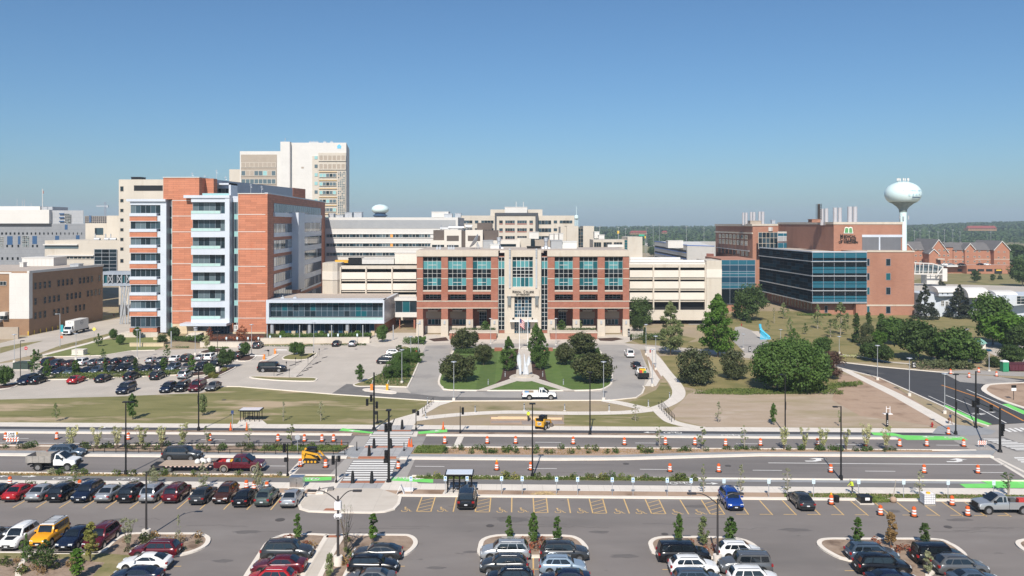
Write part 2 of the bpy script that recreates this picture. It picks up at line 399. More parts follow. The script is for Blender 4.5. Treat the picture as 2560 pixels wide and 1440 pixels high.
slab('turn_lane',[(1500,1150),(1700,1143),(1900,1136.5),(2600,1135),(2600,1151),(1400,1151)],Z2+.003,m_asphalt,True)
sheet('crossing_concrete',[(888,1090.5),(1066,1091),(1052,1119),(868,1118)],Z3,m_drive)
sheet('crossing_concrete',[(862,1148),(1038,1148),(1018,1192),(820,1191)],Z3,m_drive)
sheet('crossing_concrete',[(930,1079),(1046,1079),(1042,1092),(922,1091)],Z4,m_walk)
sheet('crossing_concrete',[(838,1191),(1030,1192.5),(1032,1204),(836,1204)],Z4,m_walk)
slab('refuge_paving',[(915,1117.5),(1033,1118),(1010,1146),(876,1145.5)],.10,m_paver)
slab('refuge_paving',[(880,1120),(914,1118),(893,1145),(862,1141)],.11,m_blue_conc)
slab('refuge_paving',[(1012,1118),(1038,1118),(1022,1144),(993,1144)],.11,m_blue_conc)
for q in ([(913,1117.2),(1008,1117.2),(1006,1120.6),(911,1120.6)],[(897,1143.2),(992,1143.2),(990,1146.6),(895,1146.6)]):
 slab('tactile_strip',q,.125,m_tactile)
sheet('crossing_paving',[(951,1063.5),(1033,1063.5),(1028,1076),(944,1076)],Z5,m_paver)
sheet('tactile_strip',[(944,1075.4),(1028,1075.4),(1027,1078.6),(942,1078.6)],Z5+.006,m_tactile)
sheet('tactile_strip',[(853,1203.2),(963,1203.4),(961,1208),(849,1208)],Z5+.006,m_tactile)
sheet('crossing_paving',[(848,1207.6),(961,1207.6),(948,1224),(838,1223)],Z5,m_paver)
sheet('plaza',[(838,1203.5),(1040,1204),(1050,1212),(1020,1226),(1000,1243),(820,1243),(745,1240),(752,1212),(836,1206)],Z4,m_walk)
slab('plaza',[(764,1243),(838,1222),(948,1223),(1000,1241),(996,1262),(984,1274),(962,1280),(930,1282.5),(820,1281),(770,1279),(752,1273),(746,1262)],.11,m_plaza)
kerb([(763,1243),(747,1262),(752,1273.5),(772,1279.5),(820,1281.5),(930,1283),(962,1280.5),(984,1274.5),(996,1262),(1001,1243)],.35,.14)
sheet('dirt_patch',[(752,1234),(770,1223),(800,1222),(841,1224),(836,1234),(800,1236)],Z5+.02,m_dirt)
sheet('dirt_patch',[(957,1226),(1030,1228),(1100,1229),(1098,1239),(950,1237)],Z5+.02,m_dirt)
sheet('drain_cover',[(808,1279),(815,1273.5),(844,1273.8),(842,1279.5)],.125,m_tactile)
m_trim0=plain('iron_cover',(.09,.08,.075),.7)
for q in ([(926,1091.6),(1029,1091.6),(1017,1118.6),(908,1118.6)],[(883,1150),(995,1150),(980,1191.4),(857,1191.4)],[(932,1078.6),(1036,1078.6),(1032,1087.6),(928,1087.6)],[(860,1192),(976,1192),(972,1203.4),(852,1203.4)],[(2450,1096),(2512,1094),(2600,1127),(2540,1129)]):sheet('crossing_asphalt',q,Z5,m_greypath)
def lines(name,segs,w,z,m,ref=True):
 mb=MB()
 for a,b in segs:ribbon(mb,[(RP(*a)if ref else G(*a)),(RP(*b)if ref else G(*b))],w,z,z)
 return struct(name,mb,m)
mb=MB()
def stripe(xa0,xa1,xb0,xb1,ya,yb,n,fill):
 for i in range(n):
  t0=(i+.5-fill/2)/n;t1=(i+.5+fill/2)/n
  def P(t,s):return G((xa0 if s==0 else xa1)*(1-t)+(xb0 if s==0 else xb1)*t,ya+(yb-ya)*t)
  q=[P(t0,0),P(t0,1),P(t1,1),P(t1,0)];mb.face([(*p,Z5+.012)for p in q])
stripe(927,1026,909,1016,1092.5,1118,6,.55)
stripe(884,992,858,978,1151,1191,7,.55)
stripe(936,1034,931,1030,1079.4,1087,2,.6)
stripe(862,974,856,970,1192.6,1203,2,.6)
for i in range(8):
 t=i/8;G0=(2463-8+t*92,1097+t*31);w=55+4*i
 mb.face([(*G(G0[0],G0[1]),Z5+.012),(*G(G0[0]+w,G0[1]+.6),Z5+.012),(*G(G0[0]+w+6,G0[1]+2.8),Z5+.012),(*G(G0[0]+6,G0[1]+2.2),Z5+.012)])
for i in range(8):
 x=2505+i*14;mb.face([(*G(x,1072-i*.6),Z5+.012),(*G(x+7,1071.6-i*.6),Z5+.012),(*G(x+26,1080-i*.6),Z5+.012),(*G(x+18,1080.6-i*.6),Z5+.012)])
for i in range(4):
 x=2535+i*8;mb.face([(*G(x,1144+5*i),Z5+.012),(*G(x+90,1144+5*i),Z5+.012),(*G(x+92,1147+5*i),Z5+.012),(*G(x+2,1147+5*i),Z5+.012)])
struct('crosswalk_stripes',mb,m_white)
dash=[((48,1105),(72,1105)),((258,1105),(290,1105)),((500,1105),(563,1105)),((768,1105),(800,1105)),((1338,1105.5),(1403,1105.5)),((1588,1105.5),(1653,1105.5)),((1840,1105.5),(1897,1105.5)),((2090,1105.5),(2155,1105.5)),((2341,1105.5),(2398,1105.5)),((660,1170),(714,1170)),((1038,1168),(1111,1168)),((1318,1171),(1392,1171)),((1600,1171),(1668,1171)),((1882,1171),(1955,1171)),((2163,1171),(2238,1171)),((2445,1172),(2517,1172))]
lines('lane_dashes',dash,.16,Z3+.004,m_white)
lines('lane_line',[((XL,1117),(310,1117))],.16,Z3+.004,m_white)
lines('lane_line',[((1921,1152.5),(2512,1153))],.2,Z3+.006,m_white)
lines('lane_line',[((722,1190),(762,1147)),((1140,1119),(1152,1092))],.9,Z3+.004,m_walk,False)
sheet('intersection_concrete',[(2384,1102),(2430,1126),(2470,1142),(2560,1192),(2900,1192),(2900,1035),(2560,1058),(2480,1063),(2420,1074)],Z3,m_drive)
lines('stop_line',[((2493,1146),(2585,1192)),((2478,1143),(2566,1196))],.5,Z4,m_walk,False)
for q in ([(848,1077),(856,1070.8),(934,1081),(930,1084.5)],[(1047,1085.5),(1044,1079.8),(1118,1073.2),(1118,1080.6)],[(755,1204.5),(757,1194.6),(829,1192.4),(829,1201)],[(976,1201.8),(981,1193),(1083,1198.8),(1083,1207.6)],[(2177,1081.6),(2231,1082.6),(2257,1088.6),(2408,1092.6),(2420,1100.3),(2267,1100.3),(2241,1090.6),(2185,1088.6)],[(2399,1210.4),(2469,1209.4),(2443,1199.8),(2700,1199.8),(2700,1220.6),(2414,1220.5)]):
 sheet('green_lane',q,Z5+.004,m_green)
def arrow(mb,x0,x1,y,ref=False):
 a=Vector(G(x0,y));b=Vector(G(x1,y));t=(b-a);L=t.length;t.normalize();n=Vector((-t.y,t.x));z=Z5+.02
 def q(u,v):p=a+t*u+n*v;return (p.x,p.y,z)
 mb.face([q(0,-.1),q(L*.55,-.1),q(L*.55,.1),q(0,.1)]);mb.face([q(L*.5,-.42),q(L,0),q(L*.5,.42)])
def bike(mb,x,y,s=1.):
 c=G(x,y);z=Z5+.02
 for dx in (-.85,.85):
  ring(mb,c[0]+dx*s,c[1],.5*s,.12,z)
 for a,b in (((-.85,0),(-.2,.55)),((-.2,.55),(.6,.55)),((.6,.55),(.85,0)),((-.85,0),(.1,-.05)),((.1,-.05),(.6,.55)),((-.2,.55),(.1,-.05))):
  ribbon(mb,[(c[0]+a[0]*s,c[1]+a[1]*s),(c[0]+b[0]*s,c[1]+b[1]*s)],.1,z,z)
def ring(mb,cx,cy,r,w,z,a0=0.,a1=2*math.pi,n=14):
 for i in range(n):
  t0=a0+(a1-a0)*i/n;t1=a0+(a1-a0)*(i+1)/n
  mb.face([(cx+(r-w)*math.cos(t0),cy+(r-w)*math.sin(t0),z),(cx+r*math.cos(t0),cy+r*math.sin(t0),z),(cx+r*math.cos(t1),cy+r*math.sin(t1),z),(cx+(r-w)*math.cos(t1),cy+(r-w)*math.sin(t1),z)])
mb=MB()
for x0,x1,y in ((55,92,1191.8),(281,250,1069),(20,-2,1191.5),(1637,1608,1081.7),(1762,1796,1209.6),(1014,1060,1197.5),(800,785,1197),(900,870,1077.5),(1075,1100,1078),(2335,2305,1092.9)):arrow(mb,x0,x1,y)
for x,y in ((323,1069),(1682,1082.5),(1702,1209),(1000,1196.5),(770,1198.8),(2385,1094.6),(160,1196.5),(320,1198.8),(1826,1089)):bike(mb,x,y)
for q in ([(2100-33,1151),(2068,1147),(2040,1145),(2030,1146)],):pass
def turn(x,y):
 c=G(x,y);z=Z5+.02
 P=[(-1.5,-.9),(-.2,-.95),(.75,-.45),(.9,.25),(1.7,.25),(.65,1.0),(-.7,.25),(.2,.25),(.05,-.2),(-.5,-.5),(-1.5,-.5)]
 for tri in ((0,1,9,10),(1,2,8,9),(2,3,7,8),(6,4,5)):mb.face([(c[0]+P[i][0]*1.0,c[1]+P[i][1]*.95,z)for i in tri])
turn(2037,1150);turn(2389,1151.5)
struct('lane_symbols',mb,m_white)
mb=MB()
for px,y,r in ((1565,1160,.4),(1820,1165,.4),(2060,1147,.4),(700,1300,.5),(1225,1315,.4),(1662,1336,.35),(2370,1318,.4),(560,1000,.4),(890,873,.4),(760,869,.4),(300,1180,.4)):mb.lathe([(r,Z5),(r,Z5+.012)],14,0,G(px,y))
struct('manhole_cover',mb,m_trim0)
mb=MB();rq=random.Random(8)
for px,y,w in ((1280,1299,2.5),(1500,1330,1.2),(620,1330,1.6),(1990,1325,1.8),(1180,1380,1.1),(1560,1390,1.5),(1745,1266,1.6),(2230,1278,1.3),(2400,1300,1.5),(560,1402,1.2),(1090,1420,1.0),(300,1300,1.4)):
 c=G(px,y);mb.face([(c[0]+w*math.cos(t)*rq.uniform(.6,1.1),c[1]+w*.35*math.sin(t)*rq.uniform(.6,1.1),Z1+.004)for t in [i*math.pi/7 for i in range(14)]])
struct('oil_stain',mb,M('oil_stain_grey',(.125,.113,.106),(.155,.14,.132),1.5,.8))
mb=MB()
for k in range(16):
 x0,y0=rq.uniform(250,2500),rq.uniform(1292,1335);P=[G(x0+i*14,y0+rq.uniform(-1,1)*i*.35)for i in range(rq.randint(5,14))];ribbon(mb,P,.05,Z1+.008,Z1+.008)
for k in range(12):
 x0=rq.uniform(0,2400);y0=rq.choice([1096,1102,1110,1160,1168,1180,1186]);P=[RP(x0+i*16,y0+rq.uniform(-.4,.4))for i in range(rq.randint(6,18))];ribbon(mb,P,.05,Z2+.005,Z2+.005)
struct('sealed_crack',mb,M('crack_sealant',(.07,.065,.062),(.10,.09,.088),2,.7))
mb=MB()
def stall(x,y,x2,y2,w=.13):ribbon(mb,[G(x,y),G(x2,y2)],w,Z3,Z3)
for i,x in enumerate([31.9,90,148,207,264,324,382.5,442.5,500,559,617,676.6]):
 yb=1269.4+.0085*x;t=18;stall(x,yb,x+(1270-x)/710*31,yb-31)
tops=[(1055,1243.2,1041.5,1279.2),(1088,1243.4,1077,1279.4),(1141,1243.6,1133,1279.6),(1194,1244,1188,1280),(1227,1244.4,1223.5,1280.4),(1279.6,1245,1279,1281),(1333,1246,1335.3,1282),(1366,1246,1369.8,1282),(1419.5,1247,1426.2,1283),(1473,1247,1482,1283.4),(1506.6,1247.3,1516.6,1283.4),(1559.7,1248,1573.4,1284),(1613,1248.6,1629,1284.4),(1647,1249,1664.4,1285),(1700,1249.8,1722,1286),(1753.5,1250,1776.3,1286),(1788,1250,1812,1286.5),(1846,1250.8,1871.4,1287),(1899,1251.2,1931.6,1287.8),(1956,1251.6,1991,1288),(2014,1252,2051,1288),(2073,1253,2110,1288.4),(2127,1253.3,2171,1289.4),(2184,1254.4,2228,1290),(2243,1256,2287,1290.4),(2298,1254,2349,1290.4),(2355,1255,2408,1291.4),(2412,1256,2467,1291.4),(2470,1256,2528,1292)]
for t in tops:stall(*t)
for a,b in ((0,1),(3,4),(6,7),(9,10),(12,13),(15,16)):
 A,B=tops[a],tops[b];stall(A[2],A[3],B[2],B[3])
 for k in range(4):
  u0=.28+.24*k;u1=u0-.24
  p0=(A[0]+(A[2]-A[0])*u0,A[1]+(A[3]-A[1])*u0);p1=(B[0]+(B[2]-B[0])*u1,B[1]+(B[3]-B[1])*u1)
  stall(*p0,*p1,.1)
for x,y in ((1014,1275),(1104,1275),(1252,1277),(1305,1277),(1397,1278),(1453,1278.5),(1545,1280),(1599,1280.5),(1690,1282),(1748,1282)):
 c=G(x,y);ring(mb,c[0]-.1,c[1]-.25,.36,.09,Z3,R(150),R(400),12)
 for a,b in (((-.12,.7),(-.08,.1)),((-.08,.1),(.35,.1)),((.35,.1),(.55,-.45)),((-.1,.4),(.25,.4)),((.55,-.45),(.75,-.4))):ribbon(mb,[(c[0]+a[0],c[1]+a[1]),(c[0]+b[0],c[1]+b[1])],.1,Z3,Z3)
 ring(mb,c[0]-.12,c[1]+.85,.13,.13,Z3)
for i in range(12):
 x=1840+i*59.5;stall(x,1285.8+i*.3,x+30,1285.8+i*.3,.12)
for y in (1416,1449):stall(434,y,453,y,.12);stall(995,y,1012,y,.12);stall(1656,y+8,1676,y+8,.12);stall(2112,y+11,2142,y+11,.12)
stall(1333,1395,1335,1500,.14);stall(1775,1395,1790,1440,.14);stall(1322,1423.5,1349,1423.5,.12)
struct('stall_lines',mb,m_yellow)
def island(pts,m=m_mulch,closed=True,w=.45):
 q=smoothpts([G(*p)for p in pts],3,closed)
 struct('island_bed',MB().prism(q,0,.13),m)
 struct('kerb',ribbon(MB(),q,w,0,.16,closed),m_kerb)
island([(244,1386),(282,1358),(319,1338),(400,1337),(480,1337),(505,1339.5),(520,1349),(514,1365),(490,1378),(455,1388),(420,1396),(330,1440),(260,1500),(60,1500),(60,1400),(150,1386)])
sheet('grass_verge',[(-200,1384),(244,1386),(330,1392),(320,1420),(250,1500),(180,1500),(262,1410),(150,1400),(-200,1398)],.14,m_grass2)
sheet('mulch_bed',[(-200,1398),(150,1400),(258,1408),(220,1450),(-200,1450)],.137,m_mulch)
kerb([(-200,1383),(246,1386)],.3,.16)
island([(652,1385),(678,1353),(700,1344),(722,1339),(808,1340),(812,1350),(759,1436),(700,1560),(560,1560)])
slab('path',[(808,1338.5),(854,1338.5),(857,1346),(802,1440),(765,1560),(690,1560),(759,1438),(810,1354)],.15,m_plaza)
sheet('tactile_strip',[(817,1342),(853,1342),(849,1347.5),(815,1347.5)],.16,m_tactile)
island([(856,1345),(862,1339.8),(910,1340),(1000,1340.5),(1022,1342),(1036,1351),(1038,1364),(1025,1379),(1005,1390),(960,1396),(890,1410),(860,1450),(820,1560),(765,1560),(802,1440)])
island([(1203,1388),(1201,1370),(1209,1352),(1242,1342),(1300,1341.5),(1410,1342.5),(1440,1348),(1457,1361),(1465,1378),(1440,1392),(1345,1393),(1250,1394)])
island([(1650,1389),(1628,1368),(1630,1355),(1650,1347),(1700,1345.5),(1800,1346.5),(1850,1351),(1880,1363),(1898,1384),(1880,1396),(1770,1396)])
island([(2121,1402),(2075,1384),(2050,1366),(2052,1354),(2075,1350),(2131,1350),(2330,1351),(2372,1361),(2400,1378),(2412,1396),(2390,1420),(2320,1440),(2350,1560),(2300,1560),(2262,1440),(2225,1410)])
island([(2545,1362),(2560,1353),(2620,1352),(2640,1380),(2600,1392),(2565,1380)])
# ---------------------------------------------------------------- campus side
sheet('lawn',[(XL,1010),(0,999),(284,991.5),(503,982.5),(555,968),(598,967),(697,975),(828,986),(1060,1001.5),(1085,1004),(1060,1020),(1040,1034),(990,1047),(946,1062.5),(600,1060.5),(0,1056.5),(XL,1053)],Z1,m_berm)
sheet('driveway',[(XL,1010),(0,999),(284,991.5),(503,982.5),(555,968),(598,967),(697,975),(828,986),(1060,1001.5),(1100,1003.5),(1330,1002.5),(1525,1001.5),(1590,995),(1606,984),(1611,972),(1607,966),(1634,964),(1625,930),(1606,890),(1600,874),(1640,876),(1760,884),(1890,897),(2115,921),(2115,907),(1960,893),(1890,884),(1700,869),(1560,858),(1060,858),(940,866),(894,859),(660,864),(500,872),(328,877),(180,891),(74,899),(0,909),(XL,940)],Z2,m_conc)
sheet('driveway',[(1055,884),(1124,884),(1105,920),(1094,960),(1110,978),(1500,980),(1531,962),(1530,925),(1508,886),(1480,871),(1380,869),(1240,869),(1130,872),(1124,884),(1055,884),(1065,864),(1240,860),(1560,862),(1600,876),(1617,930),(1608,970),(1602,984),(1588,994),(1525,1000),(1330,1001),(1100,1002),(1040,998),(1014,968),(1030,930)],Z3,m_drive)
sheet('asphalt_patch',[(830,984),(866,960),(905,962),(938,964),(930,980),(1010,982),(1100,992),(1330,995),(1330,1001.5),(1100,1003),(1060,1001),(900,990)],Z4,M('old_asphalt',(.14,.13,.125),(.19,.18,.17),.4,.9))
kerb([(567,967),(598,967.3),(697,975.3),(828,986),(1060,1001.5),(1100,1003.5),(1330,1002.5),(1525,1001.5),(1590,995),(1606,984),(1611,972),(1607,966)],.25,.14)
def nisl(pts,m,name='lot_island',w=.3):
 q=smoothpts([G(*p)for p in pts],3,True);struct(name,MB().prism(q,0,.12),m);struct('kerb',ribbon(MB(),q,w,0,.15,True),m_kerb)
nisl([(625,943),(660,942),(720,944),(785,946),(790,951),(775,954),(700,952),(640,947)],m_berm)
nisl([(708,899),(722,888),(780,884),(792,885),(766,899)],m_berm)
nisl([(592,902),(612,889),(640,889),(625,902)],m_darkmulch)
nisl([(504,948),(540,931),(582,918),(586,921),(548,940),(520,950)],m_darkmulch)
nisl([(120,950),(124,942),(300,937),(452,932),(460,937),(300,944)],m_grass2)
nisl([(455,937),(500,930),(520,931),(512,938),(470,942)],m_darkmulch)
nisl([(-30,968),(0,964),(36,960),(40,950),(60,952),(36,968),(0,974),(-30,976)],m_darkmulch)
nisl([(499,882),(515,876),(545,872),(560,876),(545,882),(515,884)],m_darkmulch)
nisl([(651,903),(690,886),(694,888),(664,904)],m_walk)
slab('path',[(705,944),(782,886),(794,888),(738,945)],.12,m_plaza)
nisl([(884,963),(900,957),(940,940),(985,912),(1000,872),(1020,868),(1052,888),(1045,910),(1022,962),(1010,968),(950,966),(900,967)],m_grass2)
nisl([(913,978),(920,973),(985,980),(980,985)],m_walk)
sheet('lawn',[(98,893),(230,853),(317,843.5),(394,843.5),(409,867),(387,876),(328,877.5),(258,889),(180,891.5)],Z4,M('left_lawn',(.14,.165,.045),(.18,.20,.065),.4,.95,bump=.2))
struct('kerb',ribbon(MB(),[G(*p)for p in [(98,893),(180,891.5),(258,889),(328,877.5),(387,876)]],.3,0,.14),m_kerb)
sheet('side_street',[(XL,990),(0,906),(90,886),(222,853),(330,827),(420,806),(420,775),(300,796),(220,808),(60,843),(0,858),(XL,950)],Z3,m_conc)
sheet('grass_verge',[(0,869),(55,858),(108,852),(60,866),(0,884)],Z5,m_grass2)
sheet('grass_verge',[(94,885),(222,855),(284,836),(290,829),(222,846),(150,864)],Z4,m_grass2)
struct('sidewalk',ribbon(MB(),[G(*p)for p in [(96,891),(230,856),(286,838),(330,828)]],1.6,Z5,Z5),m_walk)
sheet('lawn',[(218,800),(300,780),(330,772),(330,782),(222,808)],Z4,m_hill)
slab('lawn',[(1132,882),(1145,874),(1235,872),(1385,872),(1480,873),(1502,882),(1525,925),(1530,953),(1518,968),(1480,976),(1330,977),(1130,976),(1106,969),(1097,955),(1108,925)],.11,m_lawn)
struct('kerb',ribbon(MB(),smoothpts([G(*p)for p in [(1132,882),(1145,874),(1235,872),(1385,872),(1480,873),(1502,882),(1525,925),(1530,953),(1518,968),(1480,976),(1330,977),(1130,976),(1106,969),(1097,955),(1108,925)]],3,True),.4,0,.15,True),m_kerb)
for q in ([(1252,950),(1262,905),(1290,873),(1300,873),(1292,935),(1274,952),(1235,963)],[(1322,873),(1332,873),(1358,905),(1366,950),(1385,962),(1345,952),(1328,935)]):
 sheet('mulch_bed',q,.118,m_darkmulch)
sheet('path',[(1297,866),(1325,866),(1331,938),(1290,938)],.125,m_plaza)
sheet('path',[(1311+38*math.cos(t),945+10.5*math.sin(t))for t in [i*math.pi/10 for i in range(20)]],.13,m_plaza)
sheet('path',[(1276,948),(1296,953),(1215,978.5),(1190,978.5)],.122,m_plaza)
sheet('path',[(1346,948),(1326,953),(1410,978.5),(1438,978.5)],.122,m_plaza)
def pth(pts,w,z=Z4+.002,m=None):return struct('path',ribbon(MB(),smoothpts([G(*p)for p in pts],5),w,z,z),m or m_walk)
sheet('path',[(948,1063.5),(989,1047),(1033,1034.5),(1073,1008),(1083,1003),(1136,1003),(1100,1014),(1062,1035),(1046,1048),(1034,1064)],Z4,m_walk)
pth([(1036,1049),(1100,1041),(1187,1034),(1280,1030.5),(1400,1033),(1500,1033),(1580,1030),(1640,1021),(1682,1003),(1697,985),(1690,962),(1664,930),(1642,900),(1628,884)],2.4)
pth([(1512,1001),(1560,1010),(1612,1022)],2.4,Z5);pth([(1640,1020),(1662,1042),(1684,1056),(1735,1068),(1760,1071)],2.0,Z5)
sheet('walkway',[(1612,866),(1640,868),(1640,888),(1658,935),(1640,966),(1612,966),(1628,940)],Z4+.014,m_walk)
sheet('dirt_patch',[(1616,892),(1622,892),(1652,940),(1660,948),(1648,948),(1630,920)],Z5+.01,m_dirt)
sheet('bare_soil',[(1226,1040),(1405,1042),(1412,1061),(1226,1062)],Z3,m_dirt)
sheet('lawn',[(1410,1038),(1580,1036),(1640,1028),(1672,1058),(1700,1067),(1410,1066)],Z3,m_berm)
sheet('field',[(1700,1008),(1720,985),(1800,960),(2100,930),(2364,1062),(2388,1068),(1765,1068),(1700,1052),(1672,1035)],Z2,m_field)
sheet('field',[(2200,944),(2236,965),(2380,1064),(2340,1066),(2150,1040),(2080,1000),(2100,935)],Z3+.002,m_dirt)
sheet('lawn',[(1560,1012),(1640,975),(1660,945),(1690,990),(1660,1015),(1620,1019)],Z2+.002,m_berm)
sheet('hill_lawn',[(1630,866),(1760,852),(1760,800),(1850,778),(2030,778),(2290,775),(2340,800),(2330,900),(2200,905),(2100,905),(1960,890),(1890,882),(1700,868)],Z1+.002,m_hill)
sheet('lawn',[(1650,890),(1720,888),(1900,902),(2090,935),(2160,962),(2000,985),(1800,985),(1700,965)],Z2+.0035,m_hill)
sheet('driveway',[(1838,818),(1852,816),(1885,828),(1908,840),(1922,858),(1920,886),(1862,882),(1830,850)],Z3,m_drive)
sheet('plaza',[(1878,828),(1895,828),(1930,849),(1905,849)],Z4,m_plaza)
sheet('side_road',[(2090,905),(2197,917.7),(2333,930),(2388,934),(2560,948),(2900,960),(2900,1052),(2560,1058),(2479,1062),(2431,1053),(2353,1014),(2271,977),(2197,944),(2090,917)],Z3+.003,m_newasphalt)
sheet('dusty_concrete',[(2340,931),(2900,958),(2900,948),(2560,930),(2420,925)],Z4,m_drive)
sheet('dusty_concrete',[(2360,934),(2480,940),(2560,952),(2480,962),(2400,955)],Z4+.002,m_drive)
kerb([(2090,904.5),(2197,917),(2333,929.5),(2385,933.5)],.35,.14);kerb([(2090,918),(2197,945),(2271,978),(2353,1015),(2431,1054),(2470,1066)],.4,.14)
slab('sidewalk',[(2098,923),(2124,926),(2255,987),(2389,1060),(2420,1074),(2362,1066),(2230,990)],.03,m_walk)
sheet('corner_paving',[(2345,1066),(2390,1062),(2455,1068),(2490,1078),(2480,1086),(2420,1090),(2330,1084)],Z5+.004,m_blue_conc)
nisl([(2462,979),(2464,968),(2480,962),(2560,958),(2700,955),(2700,1045),(2620,1036),(2560,1021),(2500,1000)],m_dirt,'corner_island',.9)
def ln(pts,w,m):struct('lane_line',ribbon(MB(),[G(*p)for p in pts],w,Z5,Z5),m)
ln([(2354,963),(2450,995),(2560,1053)],.35,m_orange_line);ln([(2321,990),(2430,1040),(2468,1062)],.16,m_white)
ln([(2364,988),(2450,1022),(2516,1058)],.2,m_white);ln([(2417,974),(2560,1036)],.2,m_white)
sheet('green_lane',[(2352,1014),(2366,1014),(2420,1038),(2480,1061),(2462,1063),(2430,1052)],Z5+.003,m_green)
sheet('green_lane',[(2505,1011),(2520,1010),(2620,1052),(2600,1055)],Z5+.003,m_green)
mb=MB();arrow(mb,2464,2426,1034);arrow(mb,2430,2466,1036);arrow(mb,2464,2490,1031);struct('lane_symbols',mb,m_white)
sheet('parking_area',[(2440,868),(2470,850),(2900,850),(2900,905),(2560,905),(2490,890)],Z3,m_conc)
struct('path',ribbon(MB(),[G(*p)for p in [(2100,887),(2160,893),(2220,905),(2300,912)]],1.8,Z4,Z4),m_plaza)
sheet('forecourt',[(940,832),(1050,832),(1060,858),(1030,866),(940,868),(900,858)],Z4,m_plaza)
sheet('forecourt',[(1040,836),(1580,836),(1580,852),(1560,858),(1060,858)],Z4,m_plaza)
for q in ([(1070,848),(1115,843),(1122,852),(1085,854)],[(1494,846),(1540,844),(1560,848),(1530,853),(1500,852)]):sheet('mulch_bed',q,Z5,m_darkmulch)
sheet('path',[(1574,818),(1600,812),(1608,820),(1610,840),(1575,852)],Z4,m_plaza)
sheet('lawn',[(1576,850),(1620,838),(1700,838),(1740,846),(1700,866),(1600,860)],Z3,m_hill)
sheet('driveway',[(1708,793),(1765,790),(1765,812),(1722,812)],Z4,m_drive)
sheet('planting_bed',[(430,842),(520,836),(700,832),(930,832),(926,848),(700,856),(500,858),(440,852)],Z4,m_darkmulch)
sheet('meadow',[(1480,620),(1480,606),(1600,600),(1790,603),(1900,607),(1900,640),(1700,640)],.02,M('meadow',(.22,.20,.09),(.30,.25,.13),.01,.95,patch=((.12,.13,.05),.03,.5,.6)))
sheet('meadow',[(2240,600),(2560,590),(3200,590),(3200,615),(2240,615)],.02,MATS['meadow'])
sheet('highway',[(1480,596),(1600,596),(1680,612),(1790,640),(1740,646),(1640,618),(1560,604),(1480,602)],.05,m_conc)
sheet('hill_lawn',[(2285,700),(2360,684),(2560,684),(2700,684),(2700,722),(2285,715)],.02,m_hill)
sheet('yard',[(2285,708),(2560,716),(2700,720),(2700,790),(2285,770)],.03,m_conc)
sheet('hill_lawn',[(2285,778),(2560,785),(2700,790),(2700,865),(2330,850)],.02,m_hill)
def hills(name,pts,y0,dy,m,zf=.0):
 mb=MB();nx=len(pts)
 for j in range(5):
  for (px,hz)in pts:
   Y=y0+dy*j;s=[0,.45,.8,.95,1][j]
   mb.v.append(((px-1280)*(y0+dy*2)/F*1.0,Y,max(.1,hz*s)))
 for j in range(4):
  for i in range(nx-1):
   a=j*nx+i;mb.f.append((a,a+1,a+nx+1,a+nx));mb.m.append(0)
 return struct(name,mb,m)
m_forest=M('forest_floor',(.022,.045,.014),(.045,.07,.025),.02,.95)
hills('hills',[(-900,3),(0,5),(700,6),(1300,8),(1500,10),(1700,12),(1900,11),(2200,12),(2300,16),(2400,22),(2500,26),(2600,29),(2900,32),(3400,34)],1500,350,m_forest)
# ================================================================ BUILDINGS
class Face:
 """vertical wall plane from A (left seen from outside) to B"""
 def __init__(s,A,B):
  s.A=Vector(A);d=Vector(B)-s.A;s.L=d.length;s.d=d.normalized();s.n=Vector((s.d.y,-s.d.x))
 def S(s,px):
  k=(px-1280.)/F;return (k*s.A.y-s.A.x)/(s.d.x-k*s.d.y)
 def Z(s,py,q):return H-(py-560.)*(s.A.y+q*s.d.y)/F
 def P(s,q,o):p=s.A+s.d*q+s.n*o;return (p.x,p.y)
 def box(s,mb,s0,s1,z0,z1,o0,o1,m=0):
  if s0>s1:s0,s1=s1,s0
  if z0>z1:z0,z1=z1,z0
  a,b,c,d=s.P(s0,o1),s.P(s1,o1),s.P(s1,o0),s.P(s0,o0)
  return mb.hexa([(*a,z0),(*b,z0),(*c,z0),(*d,z0),(*a,z1),(*b,z1),(*c,z1),(*d,z1)],m)
 def win(s,parent,s0,s1,z0,z1,nx=1,nz=1,g=None,fm=None,o=.02,fw=.07,name='window',rows=None,proud=.09):
  if s0>s1:s0,s1=s1,s0
  if z0>z1:z0,z1=z1,z0
  g=g or [(g_dark,1)];mats=[q[0]for q in g];wt=[q[1]for q in g]
  mb=MB();xs=[s0+(s1-s0)*i/nx for i in range(nx+1)]
  zs=[z0+(z1-z0)*i/nz for i in range(nz+1)]if rows is None else [z0+(z1-z0)*r[0]for r in rows]+[z1]
  for j in range(len(zs)-1):
   for i in range(nx):
    mi=random.choices(range(len(mats)),wt)[0]if rows is None else (rows[j][1]if isinstance(rows[j][1],int)else random.choice(rows[j][1]))
    s.box(mb,xs[i],xs[i+1],zs[j],zs[j+1],o,o+.05,mi)
  w=mb.build(name,mats,parent)
  if fm:
   fb=MB()
   for x in xs:s.box(fb,x-fw/2,x+fw/2,z0-fw/2,z1+fw/2,o+.02,o+proud)
   for z in zs:s.box(fb,s0+fw/2,s1-fw/2,z-fw/2,z+fw/2,o+.02,o+proud-.004)
   fb.build('window_frame',fm,w)
  return w
def front(px0,px1,Y):return Face((BX(px0,Y),Y),(BX(px1,Y),Y))
def fbox(mb,px0,px1,pyt,pyb,Y,o=0.,dep=1.,m=0):
 """box whose front face stands at depth Y-o and covers the given photo rectangle at depth Y"""
 return mb.box(BX(px0,Y),BX(px1,Y),Y-o,Y-o+dep,BZ(pyb,Y),BZ(pyt,Y),m)
